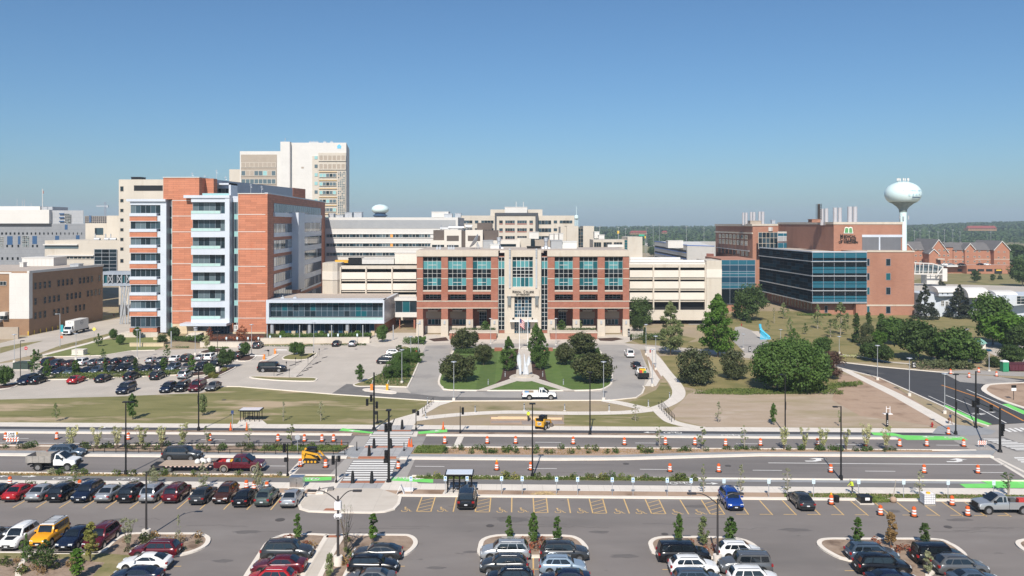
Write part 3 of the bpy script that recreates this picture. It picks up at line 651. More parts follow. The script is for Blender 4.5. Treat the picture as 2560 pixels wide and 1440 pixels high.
def fwin(parent,px0,px1,pyt,pyb,Y,nx=1,nz=1,g=None,fm=None,o=.02,**k):
 f=front(px0,px1,Y);return f.win(parent,0,f.L,BZ(pyb,Y),BZ(pyt,Y),nx,nz,g,fm,o,**k)
def block(parent,pts,z0,z1,m,mr=None,name='wall'):return MB().prism(pts,z0,z1,0,1).build(name,[m,mr or m_roofmem],parent)
def lettering(text,size,loc,m,parent,depth=.12,name='lettering',rotz=0.,width=None,bold=.02):
 cu=bpy.data.curves.new(name,'FONT');cu.body=text;cu.size=size;cu.extrude=depth/2;cu.align_x='CENTER';cu.offset=bold*size
 tmp=bpy.data.objects.new('tmp',cu);scn.collection.objects.link(tmp);bpy.context.view_layer.update()
 me=bpy.data.meshes.new_from_object(tmp.evaluated_get(bpy.context.evaluated_depsgraph_get()));bpy.data.objects.remove(tmp)
 vs=np.zeros(len(me.vertices)*3);me.vertices.foreach_get('co',vs);vs=vs.reshape(-1,3)
 if width:vs[:,0]*=width/(vs[:,0].max()-vs[:,0].min())
 c,s_=math.cos(rotz),math.sin(rotz);o=ORG.get(parent.name,(0,0,0))if parent else (0,0,0)
 x,y,z=vs[:,0].copy(),vs[:,2].copy()*-1,vs[:,1].copy()
 w=np.stack([x*c-y*s_+loc[0]-o[0],x*s_+y*c+loc[1]-o[1],z+loc[2]-o[2]],1)
 me.vertices.foreach_set('co',w.ravel());me.materials.clear();me.materials.append(m);me.update()
 ob=bpy.data.objects.new(name,me);scn.collection.objects.link(ob);ORG[ob.name]=o
 if parent:ob.parent=parent;KIDS.setdefault(parent.name,[]).append(ob)
 return ob
m_letter=plain('letter_black',(.02,.018,.016),.5)
# ---------------------------------------------------------------- central college building
Y1=GY(840)
B1=empty('college_building',(0,Y1,0),'long red brick college building with beige centre bay and tall grid windows','building')
PB=[(1057.3,1103.2),(1119.7,1165.6),(1181.9,1227.5),(1386.5,1432.4),(1448.7,1494.3),(1511.8,1557.5)]
w=MB()
fbox(w,1041.9,1245,641,731,Y1,-1.0,30,0);fbox(w,1369.3,1573,641,731,Y1,-1.0,30,0);fbox(w,1041.9,1245,731,770.5,Y1,-3.2,27,0);fbox(w,1369.3,1573,731,770.5,Y1,-3.2,27,0)
fbox(w,1041.9,1245,770.5,839,Y1,-7.5,22,0);fbox(w,1369.3,1573,770.5,839,Y1,-7.5,22,0)
fbox(w,1245,1369.3,641,839,Y1,-.8,30,0)
w.build('wall',[m_brick],B1)
w=MB()
edges=[1041.9,1057.3,1103.2,1119.7,1165.6,1181.9,1227.5,1245];edr=[1369.3,1386.5,1432.4,1448.7,1494.3,1511.8,1557.5,1573]
for e in (edges,edr):
 for i in range(0,8,2):fbox(w,e[i],e[i+1],641,799,Y1,0,1.0)
 for i in range(1,7,2):
  fbox(w,e[i],e[i+1],729,736,Y1,-.15,.85);fbox(w,e[i],e[i+1],752.5,770,Y1,-.02,7.0)
w.build('pier',m_brick,B1)
w=MB()
for e in (edges,edr):
 fbox(w,e[0]-1,e[-1]+1,626.5,641,Y1,.25,28)
 for y in (671.7,696.5):
  for i in range(0,8,2):fbox(w,e[i]-.05,e[i+1]+.05,y-1,y+1,Y1,.06,.5)
 for y in (752.8,770):fbox(w,e[0]-.2,e[-1]+.2,y-1,y+1,Y1,.1,.8)
 for i in range(1,7,2):fbox(w,e[i],e[i+1],726,729,Y1,-.05,.8)
 for i in range(0,8,2):
  fbox(w,e[i]-.6,e[i+1]+.6,798.5,816,Y1,.12,1.5);fbox(w,e[i]-.9,e[i+1]+.9,816,840,Y1,.35,2)
w.build('stone_trim',m_stone,B1)
mb=MB()
for e in (edges,edr):
 for i in range(0,8,2):fbox(mb,(e[i]+e[i+1])/2-2.2,(e[i]+e[i+1])/2+2.2,801.5,810,Y1,.3,.2)
mb.build('wall_lantern',m_galv,B1)
gT=[(g_black,2),(g_teal,3),(g_tealdk,3),(g_dark,2)]
gm=[q[0]for q in gT]
rowsU=[(0,0),(.125,[1,2,1]),(.355,[0,3]),(.50,[0,3,0]),(.645,[1,2,1]),(.875,0)]
rowsU=[(0,0),(.14,[1,2]),(.37,0),(.505,[0,3]),(.64,[1,1,2]),(.875,0)]
for i,(a,b)in enumerate(PB):
 random.seed(i+5)
 wv=fwin(B1,a,b,643,726,Y1,4,1,gT,m_creamp,o=-.9,rows=rowsU,fw=.07,proud=.1)
 fb=MB();f=front(a,b,Y1)
 for t0 in (.235,.76):f.box(fb,f.L*.28,f.L*.72,BZ(726-83*t0,Y1)-.06,BZ(726-83*t0,Y1)+.06,-.84,-.74)
 f.box(fb,f.L*.495,f.L*.505,BZ(726-83*.235,Y1),BZ(726-83*.76,Y1),-.84,-.75)
 fb.build('window_frame',m_creamp,wv)
 fwin(B1,a+4,b-3,738,749,Y1,4,2,[(g_black,3),(g_tealdk,1)],m_galv,o=-3.15,fw=.06)
 if i in (2,3):fwin(B1,a+14,b-13,773,826,Y1,3,7,[(g_black,3),(g_mid,1)],m_galv,o=-7.4,fw=.06)
 else :
  fwin(B1,a+6,b-4,772,781,Y1,4,1,[(g_black,3),(g_tealdk,1)],m_galv,o=-7.4,fw=.06)
  fwin(B1,a+6,b-4,805,819,Y1,4,1,[(g_dark,2),(g_tealdk,2)],m_creamp,o=-7.4,fw=.08);mb=MB();fbox(mb,a+1,b-1,786,803,Y1,-7.3,.3);mb.build('taupe_spandrel',m_taupe,B1)
 mb=MB();fbox(mb,a,b,821,839,Y1,-5.5,.4);fbox(mb,a+10,b-12,778,781,Y1,-2.6,1.4);mb.build('ledge',m_stone,B1)
for a,b in ((1245,1261.5),(1352.5,1369.3)):
 random.seed(int(a));fwin(B1,a+1,b,643,825,Y1,2,1,gT,m_creamp,o=-.72,fw=.09,proud=.1,rows=[(0,0),(.06,3),(.12,0),(.18,3),(.24,0),(.30,3),(.36,0),(.42,3),(.48,0),(.56,0),(.62,[1,2]),(.73,0),(.84,1),(.945,0)])
w=MB()
fbox(w,1261.5,1281,625,840,Y1,.9,2.2);fbox(w,1332.4,1352.5,625,840,Y1,.9,2.2)
fbox(w,1281,1332.4,626,641.5,Y1,.9,2.2);fbox(w,1281,1332.4,717.5,740.5,Y1,.9,2.2);fbox(w,1281,1286,740.5,800,Y1,.9,2.2);fbox(w,1329.3,1332.4,740.5,800,Y1,.9,2.2)
fbox(w,1281,1332.4,793.5,800,Y1,.9,2.2);fbox(w,1281,1286,800,840,Y1,.9,2.2);fbox(w,1326,1332.4,800,840,Y1,.9,2.2)
fbox(w,1267,1347.4,722,739.5,Y1,1.5,.8)
w.build('stone_portal',m_stone,B1)
random.seed(3)
fwin(B1,1281,1332.4,642,717,Y1,5,1,gT,m_creamp,o=.1,rows=[(0,[1,2]),(.32,0),(.42,0),(.55,3),(.65,[1,1,2]),(.87,0)],fw=.12)
fwin(B1,1286,1329.3,741,793,Y1,5,6,[(g_blue,2),(g_mid,2),(g_black,1)],m_creamp,o=.1,fw=.1)
fwin(B1,1286,1297,802,834,Y1,2,4,[(g_blue,1),(g_mid,1)],m_creamp,o=.1)
fwin(B1,1297,1315,806,834.5,Y1,3,1,[(g_mid,1),(g_blind,1)],m_steel,o=.12,name='door',fw=.2)
fwin(B1,1315,1326,802,834,Y1,2,4,[(g_blue,1),(g_mid,1)],m_creamp,o=.1)
mb=MB();fbox(mb,1274.7,1343.5,798,801.5,Y1,3.4,3);mb.build('canopy',m_creamp,B1)
for a in (1272.2,1338.3):
 mb=MB();fbox(mb,a,a+4.6,646,720,Y1,1.15,.25,0)
 for k in range(5):fbox(mb,a+.2,a+4.4,621+k*4.7,624.6+k*4.7,Y1,1.45,.5,0)
 mb.build('silver_pilaster',m_galv,B1)
for a in (1268.7,1337):
 mb=MB();fbox(mb,a,a+8.8,738.5,741,Y1,1.8,.9,0)
 for k in range(3):fbox(mb,a+1.3+k*2.3,a+3+k*2.3,741,762,Y1,1.7,.5)
 fbox(mb,a+.2,a+.7,741,769,Y1,1.4,.2);fbox(mb,a+8.2,a+8.7,741,769,Y1,1.4,.2)
 mb.build('wall_lantern',m_steel,B1)
s9=Y1/F;zt=BZ(731.2,Y1)
for txt,cx,wd,sz in (('M',1283,3.6,7.4),('EDICAL',1294.6,17.5,5.6),('C',1310.5,3.8,7.4),('OLLEGE',1324,20,5.6)):
 lettering(txt,sz*s9*1.25,(BX(cx,Y1),Y1-1.6,zt),m_letter,B1,width=wd*s9)
lettering('OF WISCONSIN',4.4*s9*1.25,(BX(1307,Y1),Y1-1.6,BZ(737,Y1)),m_letter,B1,width=33*s9)
mb=MB();fbox(mb,1043,1572,624.8,626.6,Y1,-1,26);mb.build('roof',m_gravel,B1)
st=empty('entrance_steps',(BX(1300,Y1),Y1-5,0),'wide pale stone steps up to the middle entrance','steps')
mb=MB()
for k in range(5):mb.box(BX(1243,Y1),BX(1374,Y1),Y1-6.5+k*.9,Y1-.5,0 if k==0 else .17*k+.002,.17*(k+1))
mb.build('stair',m_stone,st)
for (a,b,lb)in ((1123.6,1241,'left of the college entrance'),(1376,1493,'right of the college entrance')):
 p=empty('brick_planter',(BX((a+b)/2,Y1),Y1-4,0),'low red brick planter wall with hedge top '+lb,'planter')
 Yp=Y1-7;MB().box(BX(a,Yp),BX(b,Yp),Yp,Yp+4.5,0,1.7).build('wall',m_brick,p)
 MB().box(BX(a,Yp)-.1,BX(b,Yp)+.1,Yp-.1,Yp+4.6,1.7,1.95).build('coping',m_stone,p)
for (a,b,lb)in ((1236,1256,'left of the flagpoles'),(1360,1382,'right of the flagpoles')):
 Yp=GY(879);q=MB().box(BX(a,Yp),BX(b,Yp),Yp,Yp+.8,0,.9).build('brick_wall',m_brick)
 tag(q,'short low brick wall by the drive just '+lb,'wall')
def roofbox(px0,px1,pyt,pyb,Y,dep,m,name,label,cat='roof unit',extra=None):
 mb=MB();fbox(mb,px0,px1,pyt,pyb,Y,0,dep);x0,x1=BX(px0,Y),BX(px1,Y);z1=BZ(pyt,Y)
 mb.box(x0-.12,x1+.12,Y-.12,Y+dep+.12,z1,z1+.18)
 n=max(2,int((x1-x0)/1.2))
 for i in range(1,n):x=x0+(x1-x0)*i/n;mb.box(x-.04,x+.04,Y-.06,Y,BZ(pyb,Y)+.1,z1-.1)
 return tag(mb.build(name,m),label,cat)
YR=Y1+12
roofbox(1226,1248,612,627,YR,6,m_creamp,'roof_penthouse','cream box penthouse under the left round roof vent')
roofbox(1208,1232,602,627,YR+2,5,m_greymetal,'air_handler','grey ribbed air handler beside the roof satellite dish')
roofbox(1378,1405,602,627,YR,6,m_greymetal,'air_handler','grey ribbed air handler right of the middle roof vent')
roofbox(1405,1442,605,624,YR+1,6,m_creamp,'air_handler','cream air handler on the right half of the college roof')
roofbox(1318,1352,617.5,626,YR,4,m_dark,'roof_screen','dark low equipment strip on roof between silver pilasters')
for px,yt,lb in ((1247.5,593,'left'),(1365,594,'middle')):
 Yq=YR+2;x=BX(px,Yq);z0=BZ(626,Yq);z1=BZ(yt,Yq)
 mb=MB();mb.lathe([(1.0,z0),(.7,z0+1.2),(.45,z0+1.4),(.45,z1-1.2),(.65,z1-1.1),(.65,z1)],12,0,(x,Yq))
 mb.tube((x-1.2,Yq,z0+.5),(x+1.2,Yq,z0+.5),.5)
 tag(mb.build('roof_vent',m_galv,smooth=40),'round metal exhaust vent, '+lb+' one on the college roof','vent')
dx,dy=BX(1196,YR),YR;zb=BZ(626,YR)
dish=empty('satellite_dish',(dx,dy,zb),'large tilted satellite dish on the college roof','satellite dish')
mb=MB();mb.lathe([(0.02,0),(.9,.12),(1.7,.45),(2.3,.9),(2.25,.95),(1.6,.55),(.02,.12)],20,0)
mb.xf(Matrix.Translation((dx-.6,dy,zb+2.4))@Matrix.Rotation(R(-58),4,'Y'));mb.build('reflector',m_galv,dish,smooth=60)
mb=MB();mb.tube((dx,dy,zb),(dx-.3,dy,zb+2.4),.18);mb.tube((dx-.9,dy,zb),(dx-.4,dy,zb+2),.08);mb.tube((dx+1,dy,zb),(dx-.2,dy,zb+2),.08);mb.build('mount',m_galv,dish)
for i,px in enumerate((1093,1100,1122,1128,1134)):
 Yq=Y1+5;x=BX(px,Yq);z0=BZ(626,Yq);mb=MB();mb.box(x-.3,x+.3,Yq,Yq+.6,z0,z0+1.0);mb.tube((x,Yq+.3,z0+1),(x,Yq+.3,z0+1.6),.12)
 tag(mb.build('roof_fan',m_galv),ORD[i]+' from left of the small fans on the college roof','roof fan','small fans on the college roof')
for i in range(6):
 px=1523+i*6.6;Yq=Y1+20;x=BX(px,Yq);z0=BZ(618,Yq);mb=MB();mb.box(x-.45,x+.35,Yq,Yq+.6,z0,z0+.8);mb.face([(x-.45,Yq-.05,z0+.8),(x+.5,Yq-.05,z0+1),(x+.5,Yq+.7,z0+1),(x-.45,Yq+.7,z0+.8)])
 tag(mb.build('roof_hood',m_white_b),ORD[i]+' from left of the white hoods on the beige roof','roof hood','white hoods on the beige roof')
# ---------------------------------------------------------------- orange tower on the left
Y2=GY(834.5);q=Y2/F
B2=empty('terracotta_tower',(BX(560,Y2),Y2,0),'tall terracotta and silver tower with glass bays, left of centre','building')
GW=[(g_dark,4),(g_mid,3),(g_blind,2.2)]
xr0=BX(668.7,Y2);Yb=340;xr1=BX(812.7,Yb)
SF=Face((xr0,Y2),(xr1,Yb))
zt2=BZ(484.3,Y2)
block(B2,[(BX(327,Y2),Y2+3),(BX(470,Y2),Y2+3),(BX(470,Y2),Y2+60),(BX(327,Y2),Y2+60)],0,BZ(500,Y2),m_metal,name='core_wall')
block(B2,[(BX(470,Y2),Y2+3),(xr0-.3,Y2+3),(xr1-.3,Yb-.3),(BX(470,Y2),Yb-.3)],0,BZ(490,Y2),m_metal,name='core_wall')
mb=MB()
fbox(mb,406.4,429,443.5,498,Y2,-.5,16);fbox(mb,429,481.7,443.5,809.5,Y2,-.5,3);fbox(mb,481.7,496.3,443.5,500,Y2,-.5,16);fbox(mb,429,481.7,443.5,500,Y2,-3.5,13)
mb.build('terracotta_panel',m_terra,B2)
mb=MB();fbox(mb,594.9,668.7,484.3,830,Y2,-.2,3.2)
mb.build('terracotta_panel',m_terra,B2)
mb=MB()
for y in (501,540,579.6,619.3,659.3,698.8,738.5,778):fbox(mb,429,481.7,y-.7,y+.7,Y2,-.44,.2)
for y in (536,579.3,622.5,665.8,709,752.5,795.4):fbox(mb,594.9,668.9,y-.7,y+.7,Y2,-.14,.2)
fbox(mb,405.6,497.5,442.2,444,Y2,-.3,17);fbox(mb,594,669.6,482.8,484.8,Y2,0,4)
fbox(mb,428,429,501,809,Y2,-.4,.3);fbox(mb,594.2,595,485,830,Y2,-.1,.3)
mb.build('trim',m_white_b,B2)
mb=MB();fbox(mb,429,490,809.5,836,Y2,-.6,3);fbox(mb,573,668.7,830,836,Y2,-.1,3);mb.build('stone_base',m_lime,B2)
mb=MB()
fbox(mb,325.3,401,503.7,512.5,Y2,0,3);fbox(mb,401,415.6,503.7,831,Y2,0,5);fbox(mb,318,415.6,497.7,503.7,Y2,.6,5)
rw=[(512.8,533),(553.6,572.3),(593.5,612),(633,652),(672.4,691.5),(712,730.7),(751.3,770.7),(791.3,816.7)]
for i,(a,b)in enumerate(rw):
 e=rw[i+1][0]if i<7 else 820
 if i<7:fbox(mb,325.3,393,b,b+7.6,Y2,.5,3.4);fbox(mb,392,401,b+6,e,Y2,0,3)
 fbox(mb,325.3,393,e-1.2,e,Y2,.35,3)
mb.build('silver_frame',m_metal,B2)
mb=MB()
for i,(a,b)in enumerate(rw):
 e=rw[i+1][0]if i<7 else 831
 fbox(mb,325.3,393,b+7.6 if i<7 else 819,e-1.2 if i<7 else 830,Y2,.35,3)
mb.build('terracotta_band',m_terra,B2)
for i,(a,b)in enumerate(rw):
 random.seed(i);fwin(B2,326,401,a,b,Y2,6,1,GW,m_metal_d,o=-.3,fw=.07)
for i in range(9):
 y=503.7+i*39.7 if i else 514
 fwin(B2,415.6,428,y+2,y+28,Y2,2,1,[(g_dark,3),(g_mid,1)],m_metal_d,o=-2.6);
 if i<8:fwin(B2,415.6,428,y+28,y+39.7,Y2,1,1,[(g_mint,1)],None,o=-2.6,name='spandrel')
mb=MB();fbox(mb,415.6,429,500.8,514,Y2,-2.4,3);mb.build('silver_frame',m_metal,B2)
mb=MB()
fbox(mb,463.5,577.7,488.4,495.3,Y2,1.4,6);fbox(mb,481,565.8,495.3,505.4,Y2,1.0,4);fbox(mb,565.8,577.2,495.3,811,Y2,1.2,7)
r2=[(505.4+43.67*i,534.2+43.67*i)for i in range(7)]
for i,(a,b)in enumerate(r2):
 fbox(mb,481,565.8,b,b+15 if i<6 else 811,Y2,1.0,4.2)
fbox(mb,463,577.7,805,811,Y2,4,9)
mb.build('silver_frame',m_metal,B2)
for i,(a,b)in enumerate(r2):
 random.seed(i+20);fwin(B2,481.3,565.8,a,b-1,Y2,6,1,GW,m_metal_d,o=-.3,fw=.07)
 rl=fwin(B2,481.3,554,b-7.4,b,Y2,5,1,[(g_green,1)],m_galv,o=1.0,fw=.05,name='glass_railing')
for i in range(8):
 y=505+i*43.3
 if i<7:fwin(B2,581.5,594.9,y,y+30,Y2,2,1,[(g_dark,3),(g_mid,1)],m_metal_d,o=-1.4);fwin(B2,581.5,594.9,y+30,y+43,Y2,1,1,[(g_mint,1)],None,o=-1.4,name='spandrel')
mb=MB();fbox(mb,577.2,595,490,505,Y2,-1.2,3);mb.build('silver_frame',m_metal,B2)
fwin(B2,584,592.5,814,835,Y2,2,2,[(g_mid,1)],m_white_b,o=-.6,name='door',fw=.25)
fwin(B2,524.6,573,811.4,836,Y2,6,2,[(g_blue,2),(g_dark,1),(g_mid,1)],m_metal_d,o=-1.2)
mb=MB();fbox(mb,573,581,809,836,Y2,-.5,3);mb.build('terracotta_panel',m_terra,B2)
mb=MB();mb.tube((BX(498,Y2),Y2-2.5,0),(BX(498,Y2),Y2-2.5,BZ(811,Y2)),.6,n=14);mb.build('column',m_galv,B2,smooth=40)
mb=MB();z0=BZ(834,Y2)
SF.box(mb,0,SF.L,0,zt2,-.6,0);mb.build('brick_side',m_terra,B2)
def sfz(py,px):return SF.Z(py,SF.S(px))
sA,sB,sC,sD=SF.S(684),SF.S(729),SF.S(750.5),SF.S(801.5)
zg1,zg0=sfz(508,684),sfz(531,684)
mb=MB();SF.box(mb,sA-.4,sD+.4,zg0-1.2,zg0,0,.5);SF.box(mb,sC,sD+.3,8,zg0-1.2,.02,.25)
zf=[sfz(y,729)for y in (0,)];mb.build('silver_band',m_metal,B2)
SF.win(B2,sA,sD,zg0,zg1,22,1,[(g_mid,2),(g_blind,2)],m_metal_d,o=.04,fw=.06)
ft=4.92
fl=[zg0-6.0-ft*k for k in range(6)]
for k,z in enumerate(fl):
 random.seed(k+70);SF.win(B2,sA,sB,z,z+2.7,8,1,[(g_light,2),(g_mid,2),(g_dark,2)],m_metal_d,o=.03)
 b=MB();SF.box(b,sA,sB,z-1.2,z-.02,.02,.2);b.build('silver_band',m_metal,B2)
 SF.win(B2,sC,sD,z,z+3.1,10,1,[(g_light,2),(g_mid,2),(g_dark,3)],m_metal_d,o=.27)
mb=MB();z9=BZ(733,Y2+20)
A_=SF.P(sB,0);B_=SF.P(sC,0);n=SF.n
mb.prism([SF.P(sB,.0),SF.P(sB,2.2),SF.P(sC-6,2.6),SF.P(sC,0)],z9,sfz(532,740));mb.build('silver_fin',m_metal,B2)
mb=MB();SF.box(mb,0,SF.L+.3,zt2,zt2+.35,-.8,.12);mb.build('coping',m_galv,B2)
for k,z in enumerate((0,)):pass
PZ=H+13.1
pts=[(BX(500,Y2+3),Y2+3),(-88.5,Y2+7),(-78.3,321),(-104,325),(-110,Y2+17)]
block(B2,[(-98.5,Y2+10),(-88.0,Y2+8),(-78.3,321),(-104,325)],BZ(498,Y2),PZ,m_metal_d,name='penthouse_wall')
mb=MB();mb.box(-88.6,-86.0,Y2+5,Y2+8,BZ(500,Y2),BZ(444,Y2));P5=Face((-79.9,309),(-78.3,321));P5.box(mb,0,P5.L,BZ(500,Y2),PZ+.1,-.5,.12);mb.build('terracotta_panel',m_terra,B2)
mb=MB();Yp=Y2+9
fbox(mb,511,577,457.5,462,Yp,0,6);fbox(mb,572,577,457.5,490,Yp,0,6);mb.build('silver_frame',m_metal,B2)
fwin(B2,514,571,470,488,Yp,6,1,[(g_dark,1),(g_mid,1),(g_blind,1)],m_metal_d,o=-4)
random.seed(2);fwin(B2,503,570,482.8,488.6,Y2,8,1,[(g_mint,1)],m_galv,o=-1,name='glass_railing',fw=.05)
for i,(px,yt)in enumerate(((512,437),(541,424),(564,440),(480.5,431),(627,459),(654,464))):
 Yq=Y2+12+i*3;x=BX(px,Yq);z0=PZ if i<4 else BZ(484,Y2);mb=MB();mb.tube((x,Yq,z0-.5),(x,Yq,BZ(yt,Yq)),.07);mb.box(x-.35,x+.35,Yq-.05,Yq+.05,BZ(yt+4,Yq),BZ(yt+3,Yq));mb.tube((x,Yq,BZ(yt+8,Yq)),(x+.4,Yq,BZ(yt+9,Yq)),.05)
 tag(mb.build('roof_antenna',m_galv),ORD[i]+' in a row of thin antennas on the terracotta tower roof','antenna','antennas on the terracotta tower')
# ---------------------------------------------------------------- glass podium beside the tower
Y3=GY(835.5)
B3=empty('glass_podium',(BX(815,Y3),Y3,0),'low silver framed glass pavilion attached to the terracotta tower','building')
zr=BZ(750,Y3)
mb=MB();fbox(mb,665,960.5,750,757.2,Y3,0,6);fbox(mb,665,960.5,800,809,Y3,0,6);fbox(mb,665,672.4,757.2,800,Y3,0,5);fbox(mb,957.5,960.5,757.2,800,Y3,0,5)
mb.prism([(BX(960.5,Y3),Y3),(BX(996,262),262),(BX(996,262)-1,262),(BX(960.5,Y3)-.6,Y3+1)],BZ(809,Y3),zr);mb.build('silver_frame',m_metal,B3)
MB().prism([(BX(666,Y3)+.3,Y3+.5),(BX(960.5,Y3)-.3,Y3+.5),(BX(995,262),262),(BX(690,262),262)],zr-.4,zr-.05).build('roof',m_gravel,B3)
MB().prism([(BX(672,Y3),Y3+4),(BX(955,Y3),Y3+4),(BX(990,262),261),(BX(690,262),261)],0,zr-.5).build('wall',m_brick2,B3)
random.seed(9)
fwin(B3,672.4,957.5,757.2,764,Y3,20,1,[(g_tealdk,1),(g_dark,1)],m_metal_d,o=-1.6,fw=.06)
fwin(B3,672.4,957.5,764,793,Y3,20,2,[(g_mid,3),(g_dark,2),(g_tealdk,1)],m_metal_d,o=-1.6,fw=.06)
fwin(B3,672.4,957.5,793.5,799.8,Y3,16,1,[(g_green,1)],m_galv,o=-.1,fw=.05,name='glass_railing')
fwin(B3,682,932,810,836,Y3,22,1,[(g_black,2),(g_blue,2),(g_dark,1)],m_metal_d,o=-2.6,fw=.06)
for px in (678,772,867):
 mb=MB();mb.tube((BX(px,Y3),Y3+1,0),(BX(px,Y3),Y3+1,BZ(809,Y3)),.55,n=14);mb.build('column',m_galv,B3,smooth=40)
for i,px in enumerate((706,737)):
 Yq=Y3+6;x=BX(px,Yq);mb=MB();mb.box(x-.5,x+.5,Yq,Yq+.8,zr-.1,zr+.3);mb.tube((x,Yq+.4,zr+.3),(x,Yq+.4,zr+.8),.15)
 tag(mb.build('roof_hatch',m_galv),('left' if i==0 else 'right')+' small metal vent on the gravel podium roof','vent')
B4=empty('link_bridge',(BX(1014,252),252,0),'small white glazed bridge linking podium to red brick college','bridge')
mb=MB();fbox(mb,986,1042,745.6,752,250,0,6);fbox(mb,988,1042,781,793,250,0,6);mb.build('deck',m_white_b,B4)
fwin(B4,988,1042,752,781,250,3,1,[(g_dark,1),(g_tealdk,1)],m_metal_d,o=-.4)
mb=MB();mb.box(BX(997,250),BX(999,250),251,251.4,0,BZ(793,250));mb.box(BX(1033,250),BX(1037,250),251,252,0,BZ(793,250));mb.build('support',m_brick,B4)
# ---------------------------------------------------------------- beige car decks left and right
def deck(px0,px1,cols,y0,rows,Y,name,label,open_y=None):
 e=empty(name,(BX((px0+px1)/2,Y),Y+1,0),label,'parking garage')
 mb=MB();fbox(mb,px0,px1,y0,y0+8,Y,-.6,40);
 for (a,b)in rows:fbox(mb,px0,px1,b+1.4,b+5.5,Y,-.6,3)
 for c in cols:fbox(mb,c-1.6,c+1.6,y0+3,795,Y,.15,1.5)
 fbox(mb,px0,px1,775,800,Y,.5,1.2);mb.build('concrete_frame',m_beige,e)
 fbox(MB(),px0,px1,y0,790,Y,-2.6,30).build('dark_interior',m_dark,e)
 mb=MB()
 for (a,b)in rows:
  xs=sorted([px0]+list(cols)+[px1])
  for u,v in zip(xs,xs[1:]):
   if v-u>8:fbox(mb,u+1.8,v-1.8,a,b,Y,-.2,.8)
 mb.build('parapet_panel',m_cream,e);return e
random.seed(1)
dl=deck(851,1042,(851,915,980),664.5,[(681,697.7),(709,725),(737,752)],262,'parking_garage','beige multi-level car park with cream parapets left of the college')
mb=MB();xx=BX(832,262)
mb.prism([(BX(806,262),270),(BX(806,262),262),(BX(836,262),259.5),(BX(846,262),260.5),(BX(851,262),263),(BX(851,262),275)],0,BZ(657,262));mb.build('stair_tower',m_beige,dl)
mb=MB();mb.prism([(BX(806,262),262),(BX(806,262),261.7),(BX(836,262),259.3),(BX(846,262),260.3),(BX(851,262)+.2,262.9),(BX(851,262),263)],BZ(699,262),BZ(678,262));mb.build('cream_band',m_cream,dl)
dr=deck(1573,1765,(1633.8,1699,1764),661,[(676,693.5),(704,721.5),(732,749.5)],262,'parking_garage','beige multi-level car park with cream parapets right of the college')
mb=MB();fbox(mb,1765,1803,651,800,262,.6,14);mb.build('stair_tower',m_beige,dr);mb=MB();fbox(mb,1764.8,1803.2,673,694,262,.75,10);mb.build('cream_band',m_cream,dr)
for i,(y,r)in enumerate(((648,.65),(654,.55))):
 mb=MB();Yq=266-i*2;z=BZ(y,Yq);mb.tube((BX(1575,Yq),Yq,z),(BX(1700 if i==0 else 1760,Yq),Yq,z),r,n=10)
 for k in range(6):x=BX(1585+k*24,Yq);mb.box(x-.1,x+.1,Yq-.2,Yq+.2,BZ(664,Yq),z)
 tag(mb.build('roof_pipe',m_white_b,smooth=40),('rear shorter' if i==0 else 'front longer')+' white pipe along the right car park roof','pipe')
roofbox(1573,1766,656,662,263,14,m_white_b,'roof_duct','long flat white duct on the right car park roof','duct')
roofbox(987,1042,634,660,266,8,m_cream,'air_handler','large cream air handler left of the college roof')
for i,(a,b,t,u,mm,lb)in enumerate(((871,905,646,661,m_black,'black louvred unit on the left car park roof'),(905,985,647,660,m_white_b,'long white duct unit on the left car park roof'),(838,870,652,657,plain('gas_pipe_yellow',(.75,.42,.05)),'yellow pipe frame at the left car park roof end'))):
 roofbox(a,b,t,u,268,3,mm,'roof_unit',lb)
# ---------------------------------------------------------------- beige tower behind, far left
Y5=292
B5=empty('beige_tower',(BX(350,Y5),Y5,0),'plain beige slab tower with one column of small windows, behind terracotta tower','building')
block(B5,[(BX(297,Y5),Y5),(BX(410,Y5),Y5),(BX(410,Y5),Y5+30),(BX(297,Y5),Y5+30)],0,BZ(448.6,Y5),m_beige)
for yt,yb in ((466,478),(497.5,505.5),(522,530),(546,554),(570.5,578),(594.5,602.5),(618.5,626.5),(647.5,656.5)):fwin(B5,301,308.8,yt,yb,Y5,1,1,[(g_dark,1)],m_taupe,o=.02)
mb=MB();fbox(mb,335,407,463.5,477,Y5,.05,.2);mb.build('louvre',m_black,B5)
roofbox(328,352,443.5,449,Y5+6,4,m_black,'roof_louvre','black slatted unit on the beige slab tower roof')
Y6=450
B6=empty('hospital_tower',(BX(740,Y6),Y6,0),'tallest cream hospital tower with blue emblem near its top right','building')
def fb(px0,px1,yt,yb,o=0.,dep=20.,Y=Y6):mb=MB();return fbox(mb,px0,px1,yt,yb,Y,o,dep)
MB().prism([(BX(728,450),450),(BX(865.7,450),450),(BX(873.5,490),490),(BX(740,490),490)],0,BZ(356.7,450)).build('wall',m_white_b,B6);fb(704.8,728,355.5,640,3,30).build('wall',m_white_b,B6)
fb(602,704.8,378.6,640,1.5,30).build('wall',m_white_b,B6);fb(574.8,602,423.6,640,1,30).build('wall',m_beige,B6)
fb(605,694,387,640,1.8,1).build('beige_panel',m_taupe,B6);fb(796,865.2,382,640,.3,.6).build('beige_panel',m_beige,B6);fb(781,797,390,640,.35,1).build('beige_panel',m_beige,B6)
for i in range(6):fwin(B6,606+i*.1,692,407+i*20.5+(0 if i else 0),419+i*20.5,Y6,8,1,[(g_blind,2),(g_mint,1),(m_taupe,1)]if i else [(m_taupe,1)],m_beige,o=2.0,fw=.25)
